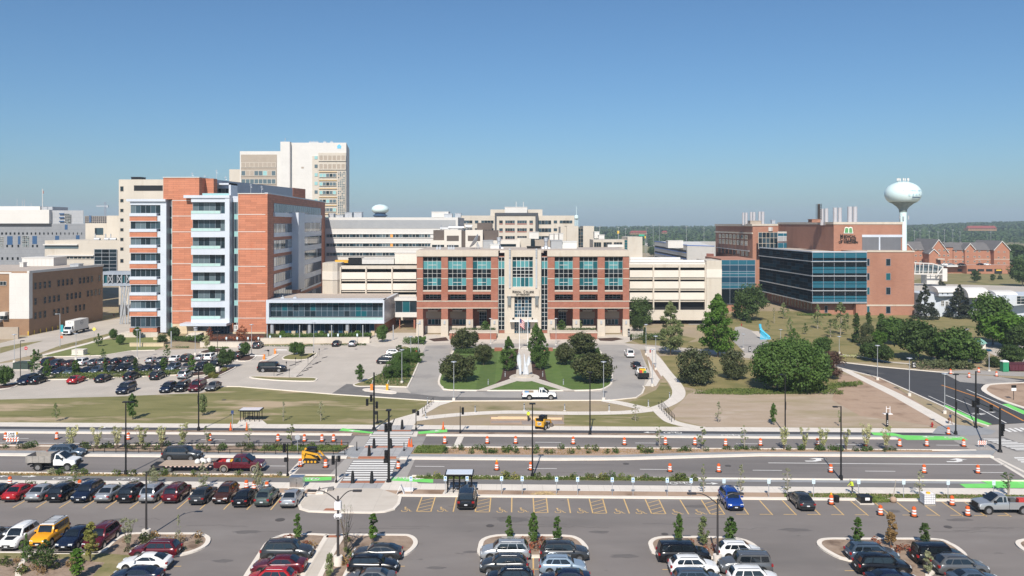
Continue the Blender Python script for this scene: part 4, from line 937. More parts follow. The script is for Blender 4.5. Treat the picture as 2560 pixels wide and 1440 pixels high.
for i in range(8):
 y=388+i*21.5
 fwin(B6,787,794.5,y+2,y+10,Y6,1,1,[(g_mint,2),(g_blind,1)],None,o=.5)
 if i<2:fwin(B6,798,864,y,y+14,Y6,6,1,[(m_taupe,1)],m_beige,o=.7,fw=.5,name='louvre')
 else :fwin(B6,799,841,y+3,y+12,Y6,5,1,[(g_mint,3),(g_blind,2),(g_dark,1)],m_beige,o=.7,fw=.2)
fwin(B6,845,863,429,560,Y6,4,30,[(g_blind,2),(g_mid,1),(m_taupe,1)],m_beige,o=.75,fw=.25)
mb=MB()
for y in range(437,560,21):fbox(mb,798,843,y-8,y-6.6,Y6,.85,.2);
mb.build('yellow_sill',plain('sill_yellow',(.62,.40,.14)),B6)
mb=MB();c=(BX(848,Y6),BZ(366.5,Y6));k=Y6/F
for (u,v,ang)in ((-3,1,50),(0,3,90),(3,1,130),(-2,-3,20),(2,-3,160)):
 pr=[]
 for t in range(10):
  a=t*math.pi/5;r=3.0;xx,zz=math.cos(a)*r*.6,math.sin(a)*r
  ca,sa=math.cos(R(ang-90)),math.sin(R(ang-90));pr.append((c[0]+(u+xx*ca-zz*sa)*k,c[1]+(v+xx*sa+zz*ca)*k))
 mb.face([(x,Y6-.1-.01*u,z)for x,z in reversed(pr)]);
mb.build('emblem',plain('emblem_blue',(.10,.50,.75)),B6)
mb=MB();mb.box(BX(755,Y6)-.4,BX(755,Y6)+1,Y6-.1,Y6,BZ(421,Y6),BZ(417,Y6));mb.build('wall_vent',m_taupe,B6)
for i,px in enumerate((713,776,784,792,812,829)):
 Yq=Y6+6;x=BX(px,Yq);mb=MB();mb.tube((x,Yq,BZ(358,Yq)),(x,Yq,BZ(345 if i in (0,)else 352,Yq)),.16);mb.box(x-.8,x+.8,Yq,Yq+1,BZ(357,Yq),BZ(354,Yq))
 tag(mb.build('roof_antenna',m_galv),ORD[i]+' from left of the small antennas atop the hospital tower','antenna','antennas atop the hospital tower')
Y7=340
B7=empty('white_hospital_wing',(BX(980,Y7),Y7,0),'long white hospital wing with three window bands and a grey top storey','building')
block(B7,[(BX(805,Y7),Y7),(BX(1144.8,Y7),Y7),(BX(1144.8,Y7),Y7+45),(BX(805,Y7),Y7+45)],0,BZ(543.5,Y7),m_white_b)
mb=MB();fbox(mb,814,1139,550,571,Y7,.1,.5);mb.build('grey_band',m_greymetal,B7)
for k,y in enumerate((585.6,608.6,631.6)):
 random.seed(k)
 for a in range(8):
  x0=816+a*33;x1=x0+33-(0 if a<7 else 4)
  fwin(B7,x0,min(x1,1140),y,y+8,Y7,4,1,[(g_mid,2),(g_dark,3),(g_blind,1)],m_white_b,o=.03,fw=.1)
 if k<2:mb=MB();fbox(mb,976,982.5,y+.5,y+8,Y7,.25,.2);mb.build('orange_sign',plain('sign_orange',(.75,.36,.10)),B7)
 mb=MB();fbox(mb,806,1144.8,y+8,y+9,Y7,.3,.4);fbox(mb,806,1144.8,y-1.4,y-.3,Y7,.3,.4);mb.build('sill',m_white_b,B7)
roofbox(1079,1121,530,543,Y7+4,10,m_white_b,'roof_penthouse','white penthouse on the long hospital wing')
for i,(a,b,t)in enumerate(((821,834,534.5),(840,858,538),(862,880,532),(885,904,531),(1110,1130,535),(1138,1152,534))):
 roofbox(a,b,t,543.5,Y7+3,4,m_galv,'air_handler',ORD[i]+' from left of the grey roof units on the white hospital wing')
Y8=420
B8=empty('beige_hospital',(BX(1330,Y8),Y8,0),'wide beige hospital block with dark frame and red brown window sills','building')
block(B8,[(BX(1145,Y8),Y8+3),(BX(1437,Y8),Y8+3),(BX(1440,Y8),Y8+40),(BX(1145,Y8),Y8+40)],0,BZ(538.8,Y8),m_beige)
mb=MB();fbox(mb,1237.5,1345,533.5,700,Y8,0,6);mb.build('wall',m_beige,B8)
mb=MB();fbox(mb,1237,1345.4,532,539,Y8,.4,7);fbox(mb,1237,1241.5,539,620,Y8,.4,7);fbox(mb,1338.5,1345.4,539,620,Y8,.4,7);mb.build('dark_frame',m_greymetal if 0 else plain('charcoal_panel',(.06,.065,.075)),B8)
mb=MB();fbox(mb,1225,1357.5,523,540,Y8,-8,20);mb.build('upper_storey',m_beige,B8)
m_rb=plain('red_brown_panel',(.30,.12,.09))
for k in range(3):
 y=551+19.5*k
 for a,b in ((1248,1257),(1263,1287),(1293,1317),(1323.5,1332.5)):
  fwin(B8,a,b,y,y+7.5,Y8,1 if b-a<12 else 4,1,[(g_dark,2),(g_mid,1)],m_beige,o=.03)
  mb=MB();fbox(mb,a,b,y+7.6,y+10.3,Y8,.12,.2);mb.build('sill_panel',m_rb,B8)
 for a,b in ((1149,1181),(1187,1196),(1203,1234),(1346,1378),(1384,1393),(1399,1431)):
  fwin(B8,a,b,y,y+(7.5 if a not in (1346,)else 10),Y8+3,1 if b-a<12 else 4,1,[(g_dark,2),(g_mid,1)],m_beige,o=.03)
roofbox(1262,1318,518,533,Y8+2,8,m_white_b,'roof_penthouse','white penthouse with two antennas on the beige hospital')
for i,px in enumerate((1290.5,1308.5)):
 mb=MB();x=BX(px,Y8+5);mb.tube((x,Y8+5,BZ(519,Y8)),(x,Y8+5,BZ(503.5,Y8)),.14);tag(mb.build('roof_antenna',m_white_b),('left' if i==0 else 'right')+' thin white mast on the white hospital penthouse','antenna')
sm=empty('small_water_tower',(BX(1441,520),520,0),'small white legged water tower with thin mast behind beige hospital','water tower')
mb=MB();x=BX(1441,520);mb.lathe([(.5,BZ(549,520)),(1.3,BZ(546,520)),(1.4,BZ(540,520)),(.4,BZ(537.5,520))],12,0,(x,520));mb.build('tank',m_tank,sm,smooth=40)
mb=MB()
for dx_ in (-1.1,-.4,.4,1.1):mb.tube((x+dx_,520,0),(x+dx_*.8,520,BZ(546,520)),.14)
mb.tube((x,520,BZ(538,520)),(x,520,BZ(516,520)),.12);mb.build('legs',m_tank,sm)
Y9=300
B9=empty('research_building',(BX(1160,Y9),Y9,0),'cream research block with brown louvred boxes behind the college roof','building')
fbox(MB(),1077,1300,601,700,Y9,0,20).build('wall',m_cream,B9)
for a,b in ((1111,1154),(1164,1207)):fbox(MB(),a,b,575,618,Y9,1,12).build('wall',m_cream,B9);
mb=MB()
for a,b,t,u in ((1082,1111,575.5,601),(1207,1245,576,600),(1191,1229,557,575)):fbox(mb,a,b,t,u,Y9,-2 if t>560 else -6,10)
fbox(mb,1117.5,1147.5,589,602,Y9,1.1,.3);fbox(mb,1170,1200.5,589,602,Y9,1.1,.3);fbox(mb,1154,1164,577,617,Y9,.2,3);mb.build('brown_louvre',m_brownlouv,B9)
for a,b,t,u in ((1080,1111,612,617),(1118,1147,612.5,616.5),(1250,1290,610,616)):fwin(B9,a,b,t,u,Y9,5,1,[(g_dark,1)],None,o=.1 if a!=1118 else 1.1)
for i,(a,b,y,r)in enumerate(((1121,1160,569,.5),(1100,1120,571,.3),(1164,1180,566,.6))):
 mb=MB();z=BZ(y,Y9+4);mb.tube((BX(a,Y9+4),Y9+4,z),(BX(b,Y9+4),Y9+4,z),r,n=10);mb.tube((BX(a+3,Y9+4),Y9+4,z-1),(BX(a+3,Y9+4),Y9+4,z+1.4),.15);tag(mb.build('roof_duct',m_galv,smooth=40),('long middle','short left','thick right')[i]+' silver duct on the cream research block roof','duct')
B10=empty('beige_annex',(BX(1440,330),330,0),'tall beige annex with narrow dark glass slot behind the college roof','building')
for a,b in ((1417,1446),(1458,1485)):fbox(MB(),a,b,565,680,330,0,14).build('wall',m_beige,B10)
fbox(MB(),1402,1418,567,680,330,-2,14).build('wall',m_beige,B10);fwin(B10,1446,1458,571,640,330,2,8,[(g_dark,2),(g_mid,1)],m_taupe,o=-.5)
B11=empty('beige_stair_block',(BX(1588,300),300,0),'square beige concrete block left of the small round tree by the highway','building')
fbox(MB(),1569,1606,592.5,690,300,0,16).build('wall',m_beige,B11);fbox(MB(),1485,1570,600,690,300,-3,14).build('wall',m_beige,B11)
for a,b in ((1487,1505),(1511,1532),(1537,1558)):fwin(B11,a,b,606,618,300,3,1,[(g_dark,2),(g_mid,1)],m_taupe,o=-2.9)
fwin(B11,1561,1568.5,600,625,300,1,4,[(g_dark,1),(g_tealdk,1)],m_taupe,o=.1)
B12=empty('beige_lab_wing',(BX(1350,310),310,0),'low beige lab wing showing between college roof vents','building')
fbox(MB(),1293,1327,596,680,305,0,12).build('wall',m_beige,B12);fbox(MB(),1337,1402,600,680,305,-2,12).build('wall',m_taupe,B12);fwin(B12,1327,1337,597,620,305,1,3,[(g_dark,1)],None,o=-1)
roofbox(1323,1347,581,597,310,5,m_white_b,'air_handler','white air handler left of the tall beige annex')
for i,(a,b)in enumerate(((1374,1384),(1386,1396),(1398,1408))):roofbox(a,b,586-i,600,312,5,m_white_b,'air_handler',ORD[i]+' of three white cooling boxes left of the beige annex')
roofbox(1486,1498,580,596,320,4,m_white_b,'air_handler','white stepped box just right of the beige annex',)
roofbox(1497,1511,588,599,318,4,m_white_b,'air_handler','lower white box right of the stepped box by the annex')
# ---------------------------------------------------------------- right college building
YA=288.
Br=empty('brick_college_building',(BX(2160,YA),YA,0),'large red brick college building with dark blue glass corner and chimneys','building')
zc=BZ(627.9,YA)
block(Br,[(BX(2140,YA),YA),(BX(2285.6,YA),YA),(BX(2285.6,YA),YA+60),(BX(2140,YA),YA+60)],0,zc,m_brick2,m_gravel)
mb=MB();fbox(mb,2166.8,2286.2,626.5,630.2,YA,.2,1.2);fbox(mb,2166,2286,761.5,765,YA,.12,.5);mb.build('stone_trim',m_stone,Br)
YM=301.
block(Br,[(BX(2084.6,YM),YM),(BX(2256,YM),YM),(BX(2256,YM),YM+50),(113.4,361),(BX(2084.6,YM)+.1,YM+.5)],0,BZ(556,YM),m_brick2)
ML=Face((113.2,361),(BX(2084.6,YM),YM))
mb=MB();fbox(mb,2084,2256.6,555,561,YM,.2,1);ML.box(mb,0,ML.L+.2,BZ(561,YM),BZ(555,YM),-.5,.2);mb.build('stone_trim',m_stone,Br)
mb=MB();ML.box(mb,0,ML.L,5,BZ(561.5,YM),-.5,.05);mb.build('brick_side',m_brick2,Br)
mb=MB();fbox(mb,2155.3,2252,592,626,YM,.1,.4);mb.build('grey_panel',M('dark_grey_panel',(.13,.135,.15),(.15,.155,.17),.3,.6,brick=(.5,80,.05,.8,.97)),Br)
mb=MB();fbox(mb,2154.6,2256,586.8,593,YM,.25,.6);fbox(mb,2196.5,2200,593,626,YM,.25,.4);mb.build('silver_trim',m_metal,Br)
xg=BX(2031,YA);g_void=glass('glass_void',(.004,.010,.015),.5,.0);g_void2=glass('glass_void_blue',(.010,.032,.05),.5,.0);GL=Face((BX(1898.8,341),341),(xg,YA));zg=BZ(631,YA);zb_=BZ(755,YA)
block(Br,[(BX(1898.8,341)+.5,341),(xg+.3,YA+.6),(BX(2168,YA),YA+.6),(BX(2168,YA),YA+20),(112,341)],zb_,zg,g_black,m_gravel,name='glass_core')
block(Br,[(BX(1899,341)+3,341),(xg+2.2,YA+2.4),(BX(2168,YA),YA+2.4),(BX(2168,YA),YA+20),(114,341)],0,zb_,m_brick2,name='wall')
FR=front(2031,2166.8,YA)
fh=(zg-zb_);lv=[631.5,645.3,649.8,653.8,666.5,673,683.6,689.8,702.5,709.5,720,726.6,739,746,755]
tp=[1,0,2,0,3,1,0,0,3,1,0,0,3,1]
for k in range(14):
 z1,z0=BZ(lv[k],YA),BZ(lv[k+1],YA);gg=[(g_spand,1)]if tp[k]in (1,3)else ([(g_black,1)]if tp[k]==0 else [(g_blue,1)])
 FR.win(Br,0,FR.L,z0,z1,5,1,gg,m_metal_d if tp[k]else m_metal_d,o=.0,fw=.1,proud=.12)
zr_=[BZ(y,YA)for y in (631.5,653.8,689.8,726.6,757)]
for k in range(4):
 random.seed(k+3)
 GL.win(Br,0,GL.L,zr_[k+1],zr_[k],14,4,[(g_void,3),(g_void2,1)],m_black,o=.0,fw=.05,proud=.055)
 mb=MB();GL.box(mb,0,GL.L+.35,zr_[k+1]-.14,zr_[k+1]+.14,0,.45);FR.box(mb,-.35,FR.L,zr_[k+1]-.14,zr_[k+1]+.14,0,.45);mb.build('ledge',m_galv,Br)
mb=MB();GL.box(mb,0,GL.L+.2,zg,zg+.35,-.6,.3);FR.box(mb,-.2,FR.L,zg,zg+.35,-.6,.3);mb.build('coping',m_metal,Br)
for yt,yb in ((647,664),(683,700),(718.5,736),(766,783)):
 for a,b in ((2167.5,2173.5),(2215,2226)):fwin(Br,a,b,yt,yb,YA,1,1,[(g_dark,1),(g_tealdk,1)],m_metal_d,o=.02)
fwin(Br,2068,2075,766,783,YA,1,1,[(g_dark,1)],m_metal_d,o=-2.3)
GB=Face((BX(1899,341)+3,341),(xg+2.2,YA+2.4))
for k in range(14):s_=GB.L*(.12+.06*k);GB.win(Br,s_,s_+1.3,.9,3.6,1,1,[(g_dark,1)],m_stone,o=.02)
YW=360.;xw=BX(1880.8,YW);WL=Face((BX(1787.5,425),425),(xw,YW));ztw=BZ(560.5,YW)
block(Br,[(BX(1787.5,425)+.3,425),(xw+.2,YW+.2),(BX(1946,YW),YW),(BX(1946,YW),425)],0,ztw,m_brick2)
mb=MB();WL.box(mb,0,WL.L,ztw-.9,ztw+.1,-.4,.2);fbox(mb,1880,1945,559.8,564.5,YW,.2,.6);WL.box(mb,0,WL.L,BZ(585,YW),BZ(583,YW)+.3,-.2,.2);mb.build('stone_trim',m_stone,Br)
for j,(yt,yb)in enumerate(((589,598.5),(604,615))):
 for k in range(8):s_=WL.L*(.13+.1*k);WL.win(Br,s_,s_+WL.L*.06,BZ(yb,YW),BZ(yt,YW),2,1,[(g_mid,1),(g_blind,1)],m_stone,o=.04,fw=.3)
for k in range(8):s_=WL.L*(.11+.105*k);WL.win(Br,s_,s_+WL.L*.07,BZ(643,YW),BZ(630,YW),2,1,[(g_mid,1),(g_dark,1)],m_brick2,o=.04)
mb=MB();WL.box(mb,WL.L*.08,WL.L*.95,BZ(629,YW),BZ(627.6,YW),.1,1.0);mb.build('sunshade',m_galv,Br)
fwin(Br,1896,1944,581,622,355,5,3,[(g_dark,2),(g_mid,1)],m_stone,o=0,fw=.15)
for yt,yb,gq in ((579,582.5,m_stone),(583,590.5,g_spand),(591,603,m_greymetal),(607,622,g_spand)):fwin(Br,1944.5,1973,yt,yb,350,2,1,[(gq,1)],m_metal,o=0,fw=.08)
mb=MB();mb.tube((BX(1926,YW),YW-.3,BZ(578,YW)),(BX(1926,YW),YW-.3,BZ(568,YW)),.9,n=4);mb.build('wall_light',m_white_b,Br)
YL=300
random.seed(5)
fbox(MB(),1803.7,1890,647.5,790,YL,-.4,25).build('link_wall',m_brick2,Br)
for k,(yt,yb,gg)in enumerate(((650,662,g_spand),(663,678,g_blue),(678.5,683.5,g_spand),(684.5,691.5,g_spand),(692.5,707,g_blue),(707.5,712,g_spand),(713,720.5,g_spand),(722,760,g_black))):
 fwin(Br,1803.7,1887.7,yt,yb,YL,4,1,[(gg,1)],m_metal_d,o=.0,fw=.08)
sM=YM/F
for txt,cx,wd,y,hh in (('M',2103.5,6.5,594,8.2),('EDICAL',2124,31,594,6.2),('C',2103.5,6.5,602,8.2),('OLLEGE',2124,31,602,6.2),('OF',2101,9,608.4,5.6),('WISCONSIN',2126.5,36,608.4,5.6)):
 lettering(txt,hh*sM*1.38,(BX(cx,YM),YM-.1,BZ(y,YM)),m_letter,Br,width=wd*sM,depth=.3)
def pxpoly(pts,Y,o=0.):return [(BX(a,Y),Y-o,BZ(b,Y))for a,b in pts]
lg=MB();lg.face(pxpoly([(2108.5,583.5),(2132.5,583.5),(2130,568.5),(2125.5,567),(2120.8,569),(2116,567),(2111.5,568.5)],YM,.25)[::1],0);lg.build('emblem',plain('emblem_white',(.75,.75,.68)),Br)
lg=MB();lg.face(pxpoly([(2110.5,582),(2120,582),(2120,571),(2115.5,569.5),(2112.5,570.5)],YM,.3));lg.face(pxpoly([(2122,582),(2130.5,582),(2128.7,570.5),(2125.8,569.5),(2122,571)],YM,.3));lg.build('emblem_page',plain('emblem_green',(.10,.30,.12)),Br)
ci=0
for (a,b,yt)in ((1855.3,1861,531.5),(1862.2,1869,531.5),(1874.8,1880.7,530),(1881.6,1888.5,530),(1895.8,1902,529),(1903.2,1911,529),(2050,2059,521.7),(2060.8,2070.5,521.2),(2082.5,2093,519),(2094.8,2104.3,519),(2118.5,2130.5,516.6),(2132,2143,516.6)):
 Yc=YW+10 if ci<6 else YM+8;x=BX((a+b)/2,Yc);r=(b-a)/2*Yc/F;zt_=BZ(yt,Yc)
 mb=MB();mb.lathe([(r,BZ(563,Yc)),(r,zt_),(r*.88,zt_),(r*.88,zt_-.6)],16,0,(x,Yc))
 tag(mb.build('chimney_stack',m_greymetal if 0 else M('stack_grey',(.43,.42,.44),(.48,.47,.49),.3,.5,metal=.1),smooth=40),ORD[ci%6]+' from left of the six silver stacks on the '+('left wing' if ci<6 else 'main brick block'),'chimney','silver roof stacks');ci+=1
e=empty('lattice_stack',(BX(2047,YM+5),YM+5,BZ(556,YM)),'dark lattice framed stack left of the silver chimneys','chimney')
mb=MB();x=BX(2047,YM+5);zb2,zt3=BZ(550,YM),BZ(509,YM)
for dx_ in (-.7,.7):
 for dy_ in (-.7,.7):mb.tube((x+dx_,YM+5+dy_,zb2),(x+dx_,YM+5+dy_,zt3),.08,n=4)
for k in range(9):z=zb2+k*.65;mb.tube((x-.7,YM+4.3,z),(x+.7,YM+4.3,z+.65),.06,n=4);mb.box(x-.7,x+.7,YM+4.25,YM+4.35,z,z+.08)
mb.build('lattice',m_black,e);MB().tube((x,YM+5,zb2-1),(x,YM+5,zt3),.45,n=10).build('flue',m_brownlouv,e)
roofbox(2030,2051,549,556,YM+4,4,m_brick2,'roof_box','small brick box under the dark lattice stack');roofbox(1876,1903,552.5,560,YW+4,4,m_taupe,'roof_box','low beige box in front of the left silver stacks')
roofbox(1930,1938,551,559,YW+2,2,m_galv,'roof_unit','small grey unit with mast right of left stacks')
# ---------------------------------------------------------------- water towers
def water_tower(px,Y,ytop,ybot,halfw,stem_w,ystem,label,two=False):
 x=BX(px,Y);k=Y/F;e=empty('water_tower',(x,Y,0),label,'water tower')
 zt_,zb3=BZ(ytop,Y),BZ(ybot,Y);Rr=halfw*k;zc_=(zt_+zb3)/2;hh=(zt_-zb3)/2
 prof=[(Rr*math.cos(a),zc_+hh*math.sin(a))for a in [R(t)for t in range(90,-41,-10)]]
 mb=MB();mb.lathe([(max(r,.02),z)for r,z in reversed(prof)],36,0,(x,Y));mb.build('tank',m_tank,e,smooth=60)
 r0,z0=prof[-1];sr=stem_w/2*k;zs=BZ(ystem,Y)
 mb=MB();mb.lathe([(sr,zs),(sr*1.15,zs+(z0-zs)*.3),(sr*1.7,zs+(z0-zs)*.55),(r0*.75,zs+(z0-zs)*.85),(r0,z0)],36,0,(x,Y));mb.build('cone',m_tankm if not two else m_tankd,e,smooth=60)
 mb=MB();mb.lathe([(sr*1.6,0),(sr,8),(sr,zs)],24,0,(x,Y));mb.build('stem',m_tank,e,smooth=60)
 mb=MB()
 for i in range(7):a=i*.9;dx_=Rr*.32*math.cos(a);mb.tube((x+dx_,Y+Rr*.2*math.sin(a),zt_-.6),(x+dx_,Y+Rr*.2*math.sin(a),zt_+1.0),.12,n=5);mb.box(x+dx_-.3,x+dx_+.3,Y+Rr*.2*math.sin(a)-.1,Y+Rr*.2*math.sin(a)+.1,zt_+.5,zt_+1.7)
 if not two:mb.build('antenna_ring',m_white_b,e)
 return e,x,zc_,Rr,hh
wt,x,zc_,Rr,hh=water_tower(2257.5,430,454,516,43.3,17.5,531,'big pale blue bulb water tower with antennas behind brick college')
def ontank(txt,size,z,span,c0=0.,m=None):
 for i,ch in enumerate(txt):
  if ch==' ':continue
  a=R(-90+c0-span/2+span*i/(len(txt)-1));rr=Rr*math.cos(math.asin(max(-1,min(1,(z+size*.4-zc_)/hh))))+.05
  lettering(ch,size,(x+rr*math.cos(a),430+rr*math.sin(a),z),m,wt,rotz=a+math.pi/2,depth=.1,name='lettering')
m_tl=plain('tank_letter',(.42,.58,.66));ontank('REGIONAL MEDICAL',1.3,zc_+.9,88,22,m_tl);ontank('CENTER',1.5,zc_-1.2,62,26,m_tl)
mb=MB()
for i in range(8):
 a0=R(-90+4+i*4.2);a1=a0+R(4.2);rr=Rr*.985
 mb.face([(x+rr*math.cos(a0),430+rr*math.sin(a0),zc_-2.2),(x+rr*math.cos(a1),430+rr*math.sin(a1),zc_-2.2),(x+rr*math.cos(a1)*1.012,430+rr*math.sin(a1)*1.012,zc_-1.75),(x+rr*math.cos(a0)*1.012,430+rr*math.sin(a0)*1.012,zc_-1.75)])
mb.build('navy_stripe',m_tankd,wt)
mb=MB();z=BZ(544,430)
for sx in (-1,1):mb.box(x+sx*2.1-.3,x+sx*2.1+.3,428.5,429.2,z-1,z+1)
mb.box(x-1,x-.4,427.6,428.2,z-1.3,z+.6);mb.build('stem_antenna',m_galv,wt)
water_tower(950.5,1100,511,536,21.5,22,549,'distant white water tower with navy underside above the hospital wing',True)
# ---------------------------------------------------------------- brown brick building far left
YB=GY(838)
Bb=empty('brown_brick_building',(BX(30,YB),YB,0),'brown brick building with white corner panel at left edge','building')
xb0=BX(72,YB);xb1=BX(257,276);zb4=BZ(679,YB)
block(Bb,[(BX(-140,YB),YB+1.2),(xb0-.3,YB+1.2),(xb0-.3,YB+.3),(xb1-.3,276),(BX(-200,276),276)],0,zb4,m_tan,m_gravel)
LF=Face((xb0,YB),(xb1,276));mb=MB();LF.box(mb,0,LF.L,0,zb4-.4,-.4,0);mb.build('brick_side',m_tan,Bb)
mb=MB();LF.box(mb,0,LF.L+.3,zb4-.5,zb4+.2,-.5,.15);fbox(mb,-140,23,681,685,YB,-1,.6);mb.build('coping',m_white_b,Bb)
mb=MB();fbox(mb,23,72.6,683,797,YB,.0,2);mb.build('white_panel',m_white_b,Bb)
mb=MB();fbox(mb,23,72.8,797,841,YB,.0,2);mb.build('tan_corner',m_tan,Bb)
for j,(zA,nn)in enumerate(((zb4-5.2,16),(zb4-9.6,16),(zb4-13.6,12))):
 for k in range(nn):
  s_=LF.L*(.06+.058*k)
  if (k*7+j)%5==3:continue
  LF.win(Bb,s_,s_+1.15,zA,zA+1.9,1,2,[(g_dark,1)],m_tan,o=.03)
mb=MB();fbox(mb,-140,0,800,806,YB,.9,2);fbox(mb,0,17,780,789,YB,.9,2);mb.build('canopy',m_white_b,Bb)
fwin(Bb,-6,14,788,800,YB,2,1,[(g_dark,1)],m_white_b,o=-1.1);fwin(Bb,-6,10,704,714,YB,2,1,[(g_dark,1)],m_white_b,o=-1.1)
roofbox(54.7,134,645,669,268,8,m_white_b,'roof_penthouse','white box penthouse on the brown brick building');roofbox(175,196,661,667,262,3,m_galv,'roof_unit','small grey unit on brown brick building roof')
roofbox(49,58,657,669,262,2,m_white_b,'roof_unit','narrow white unit left of the white box penthouse')
sw=MB();sw.box(BX(-160,YB-8),BX(45,YB-8),YB-8,YB-7.5,0,3.2);tag(sw.build('screen_wall',m_taupe),'plain taupe yard wall at the left picture edge','wall')
for i,(px,yb_)in enumerate(((70.6,838.6),(85.4,835.4),(100.7,832.4),(116,829.7),(130.8,826.4),(144.6,823.5))):
 a,b=G(px,yb_);mb=MB();mb.lathe([(.13,0),(.13,1.05),(.11,1.12),(.02,1.16)],8,0,(a,b));tag(mb.build('yellow_bollard',plain('bollard_yellow',(.75,.50,.03)),smooth=40),ORD[i]+' from left of the yellow posts along the brown brick wall','bollard','yellow posts along the brick wall')
YG=340
Bg=empty('grey_hospital',(BX(90,YG),YG,0),'grey panelled hospital with small square windows and blue squares, far left','building')
m_gp=M('grey_tile_panel',(.23,.24,.26),(.27,.28,.30),.2,.8,brick=(1.6,1.6,.05,.82,.95))
m_gp2=M('grey_tile_light',(.36,.37,.39),(.40,.41,.43),.2,.8,brick=(1.6,1.6,.05,.85,.95))
MB().prism([(BX(-200,YG),YG),(BX(229,YG),YG),(BX(231,380),380),(BX(-200,380),380)],0,BZ(559,YG)).build('wall',m_gp,Bg);MB().prism([(BX(128,YG),YG+.5),(BX(207,YG),YG+.5),(BX(209,370),370),(BX(128,370),370)],BZ(561,YG),BZ(526,YG)).build('wall',m_gp2,Bg)
fbox(MB(),-200,128,524.5,558.5,YG,1.5,20).build('white_storey',m_white_b,Bg);fbox(MB(),-200,93,515.5,525,YG,-2,20).build('white_storey',m_white_b,Bg);fbox(MB(),93,121,516.5,525,YG,-3,12).build('wall',m_gp2,Bg)
for k in range(22):fwin(Bg,3+k*10.6-k*.05,7.5+k*10.4,581,586.5,YG,1,1,[(g_black,1)],None,o=.03)
for k in range(11):fwin(Bg,3.6+k*13,8+k*13,643,649.5,YG,1,1,[(g_black,1)],None,o=.03)
for k,px in enumerate((16,29,44,80,91)):fwin(Bg,px,px+4,612,618,YG,1,1,[(g_black,1)],None,o=.03)
m_bs=plain('blue_square',(.03,.085,.19))
for a,b,t,u in ((18,31.5,590.5,612),(45,51,590.5,611),(81,92.5,590,610),(138,148,589.5,601),(190,199,588,601),(162,169,561.5,574),(148,160,533,536.2),(148,160,542.5,545.7),(148,160,552,555)):
 mb=MB();fbox(mb,a,b,t,u,YG,.06,.3);mb.build('blue_panel',m_bs,Bg)
for a,b,t,u in ((0,9,592,619),(56,73,590,617),(163,176,534,558)):fwin(Bg,a,b,t,u,YG,4,6,[(g_dark,2),(g_blind,1)],m_white_b,o=.05)
for i,(px,yt)in enumerate(((43,496),(56,499),(61,497),(78,506))):
 mb=MB();x=BX(px,YG+8);mb.tube((x,YG+8,BZ(516,YG)),(x,YG+8,BZ(yt,YG)),.1,n=5);tag(mb.build('roof_antenna',m_galv),ORD[i]+' from left of the thin antennas on the grey hospital','antenna','antennas on grey hospital')
def flag(mb_w,x,y,z,w,h,ang,rip=.12):
 n=8;ps=[]
 for i in range(n+1):
  for j in (0,1):t=i/n;ps.append((x+math.cos(ang)*w*t,y+math.sin(ang)*w*t+rip*math.sin(t*8),z-h*j-w*.25*t))
 return ps,n
fp=empty('flagpole',(BX(106.5,YG),YG,BZ(516,YG)),'thin flagpole on the grey hospital roof','flagpole')
MB().tube((BX(106.5,YG),YG,BZ(517,YG)),(BX(106.5,YG),YG,BZ(472,YG)),.13,n=6).build('pole',m_white_b,fp);fl_=MB();fl_.box(BX(107,YG),BX(109,YG),YG-.05,YG+.05,BZ(484,YG),BZ(477,YG));fl_.build('flag',m_rb,fp)
YH=305
Bh=empty('low_beige_block',(BX(205,YH),YH,0),'low beige block with ribbon windows between grey hospital and beige tower','building')
fbox(MB(),112,297,601,700,YH,0,20).build('wall',m_beige,Bh);fbox(MB(),267,300,539,605,YH+20,0,15).build('wall',m_beige,Bh);fbox(MB(),207,267,558,605,YH+20,-2,15).build('wall',m_beige,Bh)
fwin(Bh,112,196,614,621.5,YH,1,1,[(g_blind,1)],None,o=.05);fwin(Bh,133,236,641,647.5,YH,10,1,[(g_dark,1),(g_mid,1)],m_beige,o=.05,fw=.2);fwin(Bh,231,252,570,587,YH+20,4,1,[(g_dark,1),(g_mid,1)],None,o=-1.9)
mb=MB();fbox(mb,110,196,610.5,613,YH,.8,.9);fbox(mb,120,236,637.5,640,YH,.8,.9);mb.build('sunshade',m_white_b,Bh)
fwin(Bh,237,293,623,679,YH,3,6,[(g_black,2),(g_dark,2)],m_galv,o=.3,fw=.12)
for i,(a,b,t,u)in enumerate(((236,250,595,601),(262,273,593,601),(275,291,592,601))):
 mb=MB();z=BZ(u-3,YH+5);mb.tube((BX(a,YH+5),YH+5,z),(BX(b,YH+5),YH+5,z),.55,n=10);mb.tube((BX(a+2,YH+5),YH+5,z),(BX(a+2,YH+5),YH+5,z+2),.2);mb.box(BX(a,YH+5),BX(b,YH+5),YH+4.6,YH+5.4,BZ(601,YH+5)-.2,z)
 tag(mb.build('roof_duct',m_galv,smooth=40),ORD[i]+' from left of silver ducts on the low beige block','duct','ducts on the low beige block')
YS=262
sb=empty('skybridge',(BX(292,YS),YS,0),'grey trussed skybridge between brown brick building and terracotta tower','bridge')
mb=MB();fbox(mb,257,328,679,687,YS,0,5);fbox(mb,257,328,708,715,YS,0,5);mb.build('deck',m_metal_d,sb);fwin(sb,257,328,687,708,YS,8,1,[(g_dark,1),(g_tealdk,1)],m_metal_d,o=-.5)
mb=MB()
for i in range(6):a=259+i*11.5;mb.tube((BX(a,YS),YS-.1,BZ(708,YS)),(BX(a+11.5*(i%2),YS),YS-.1,BZ(687,YS)),.13,n=5);mb.tube((BX(a+11.5,YS),YS-.1,BZ(708,YS)),(BX(a+11.5*((i+1)%2),YS),YS-.1,BZ(687,YS)),.13,n=5)
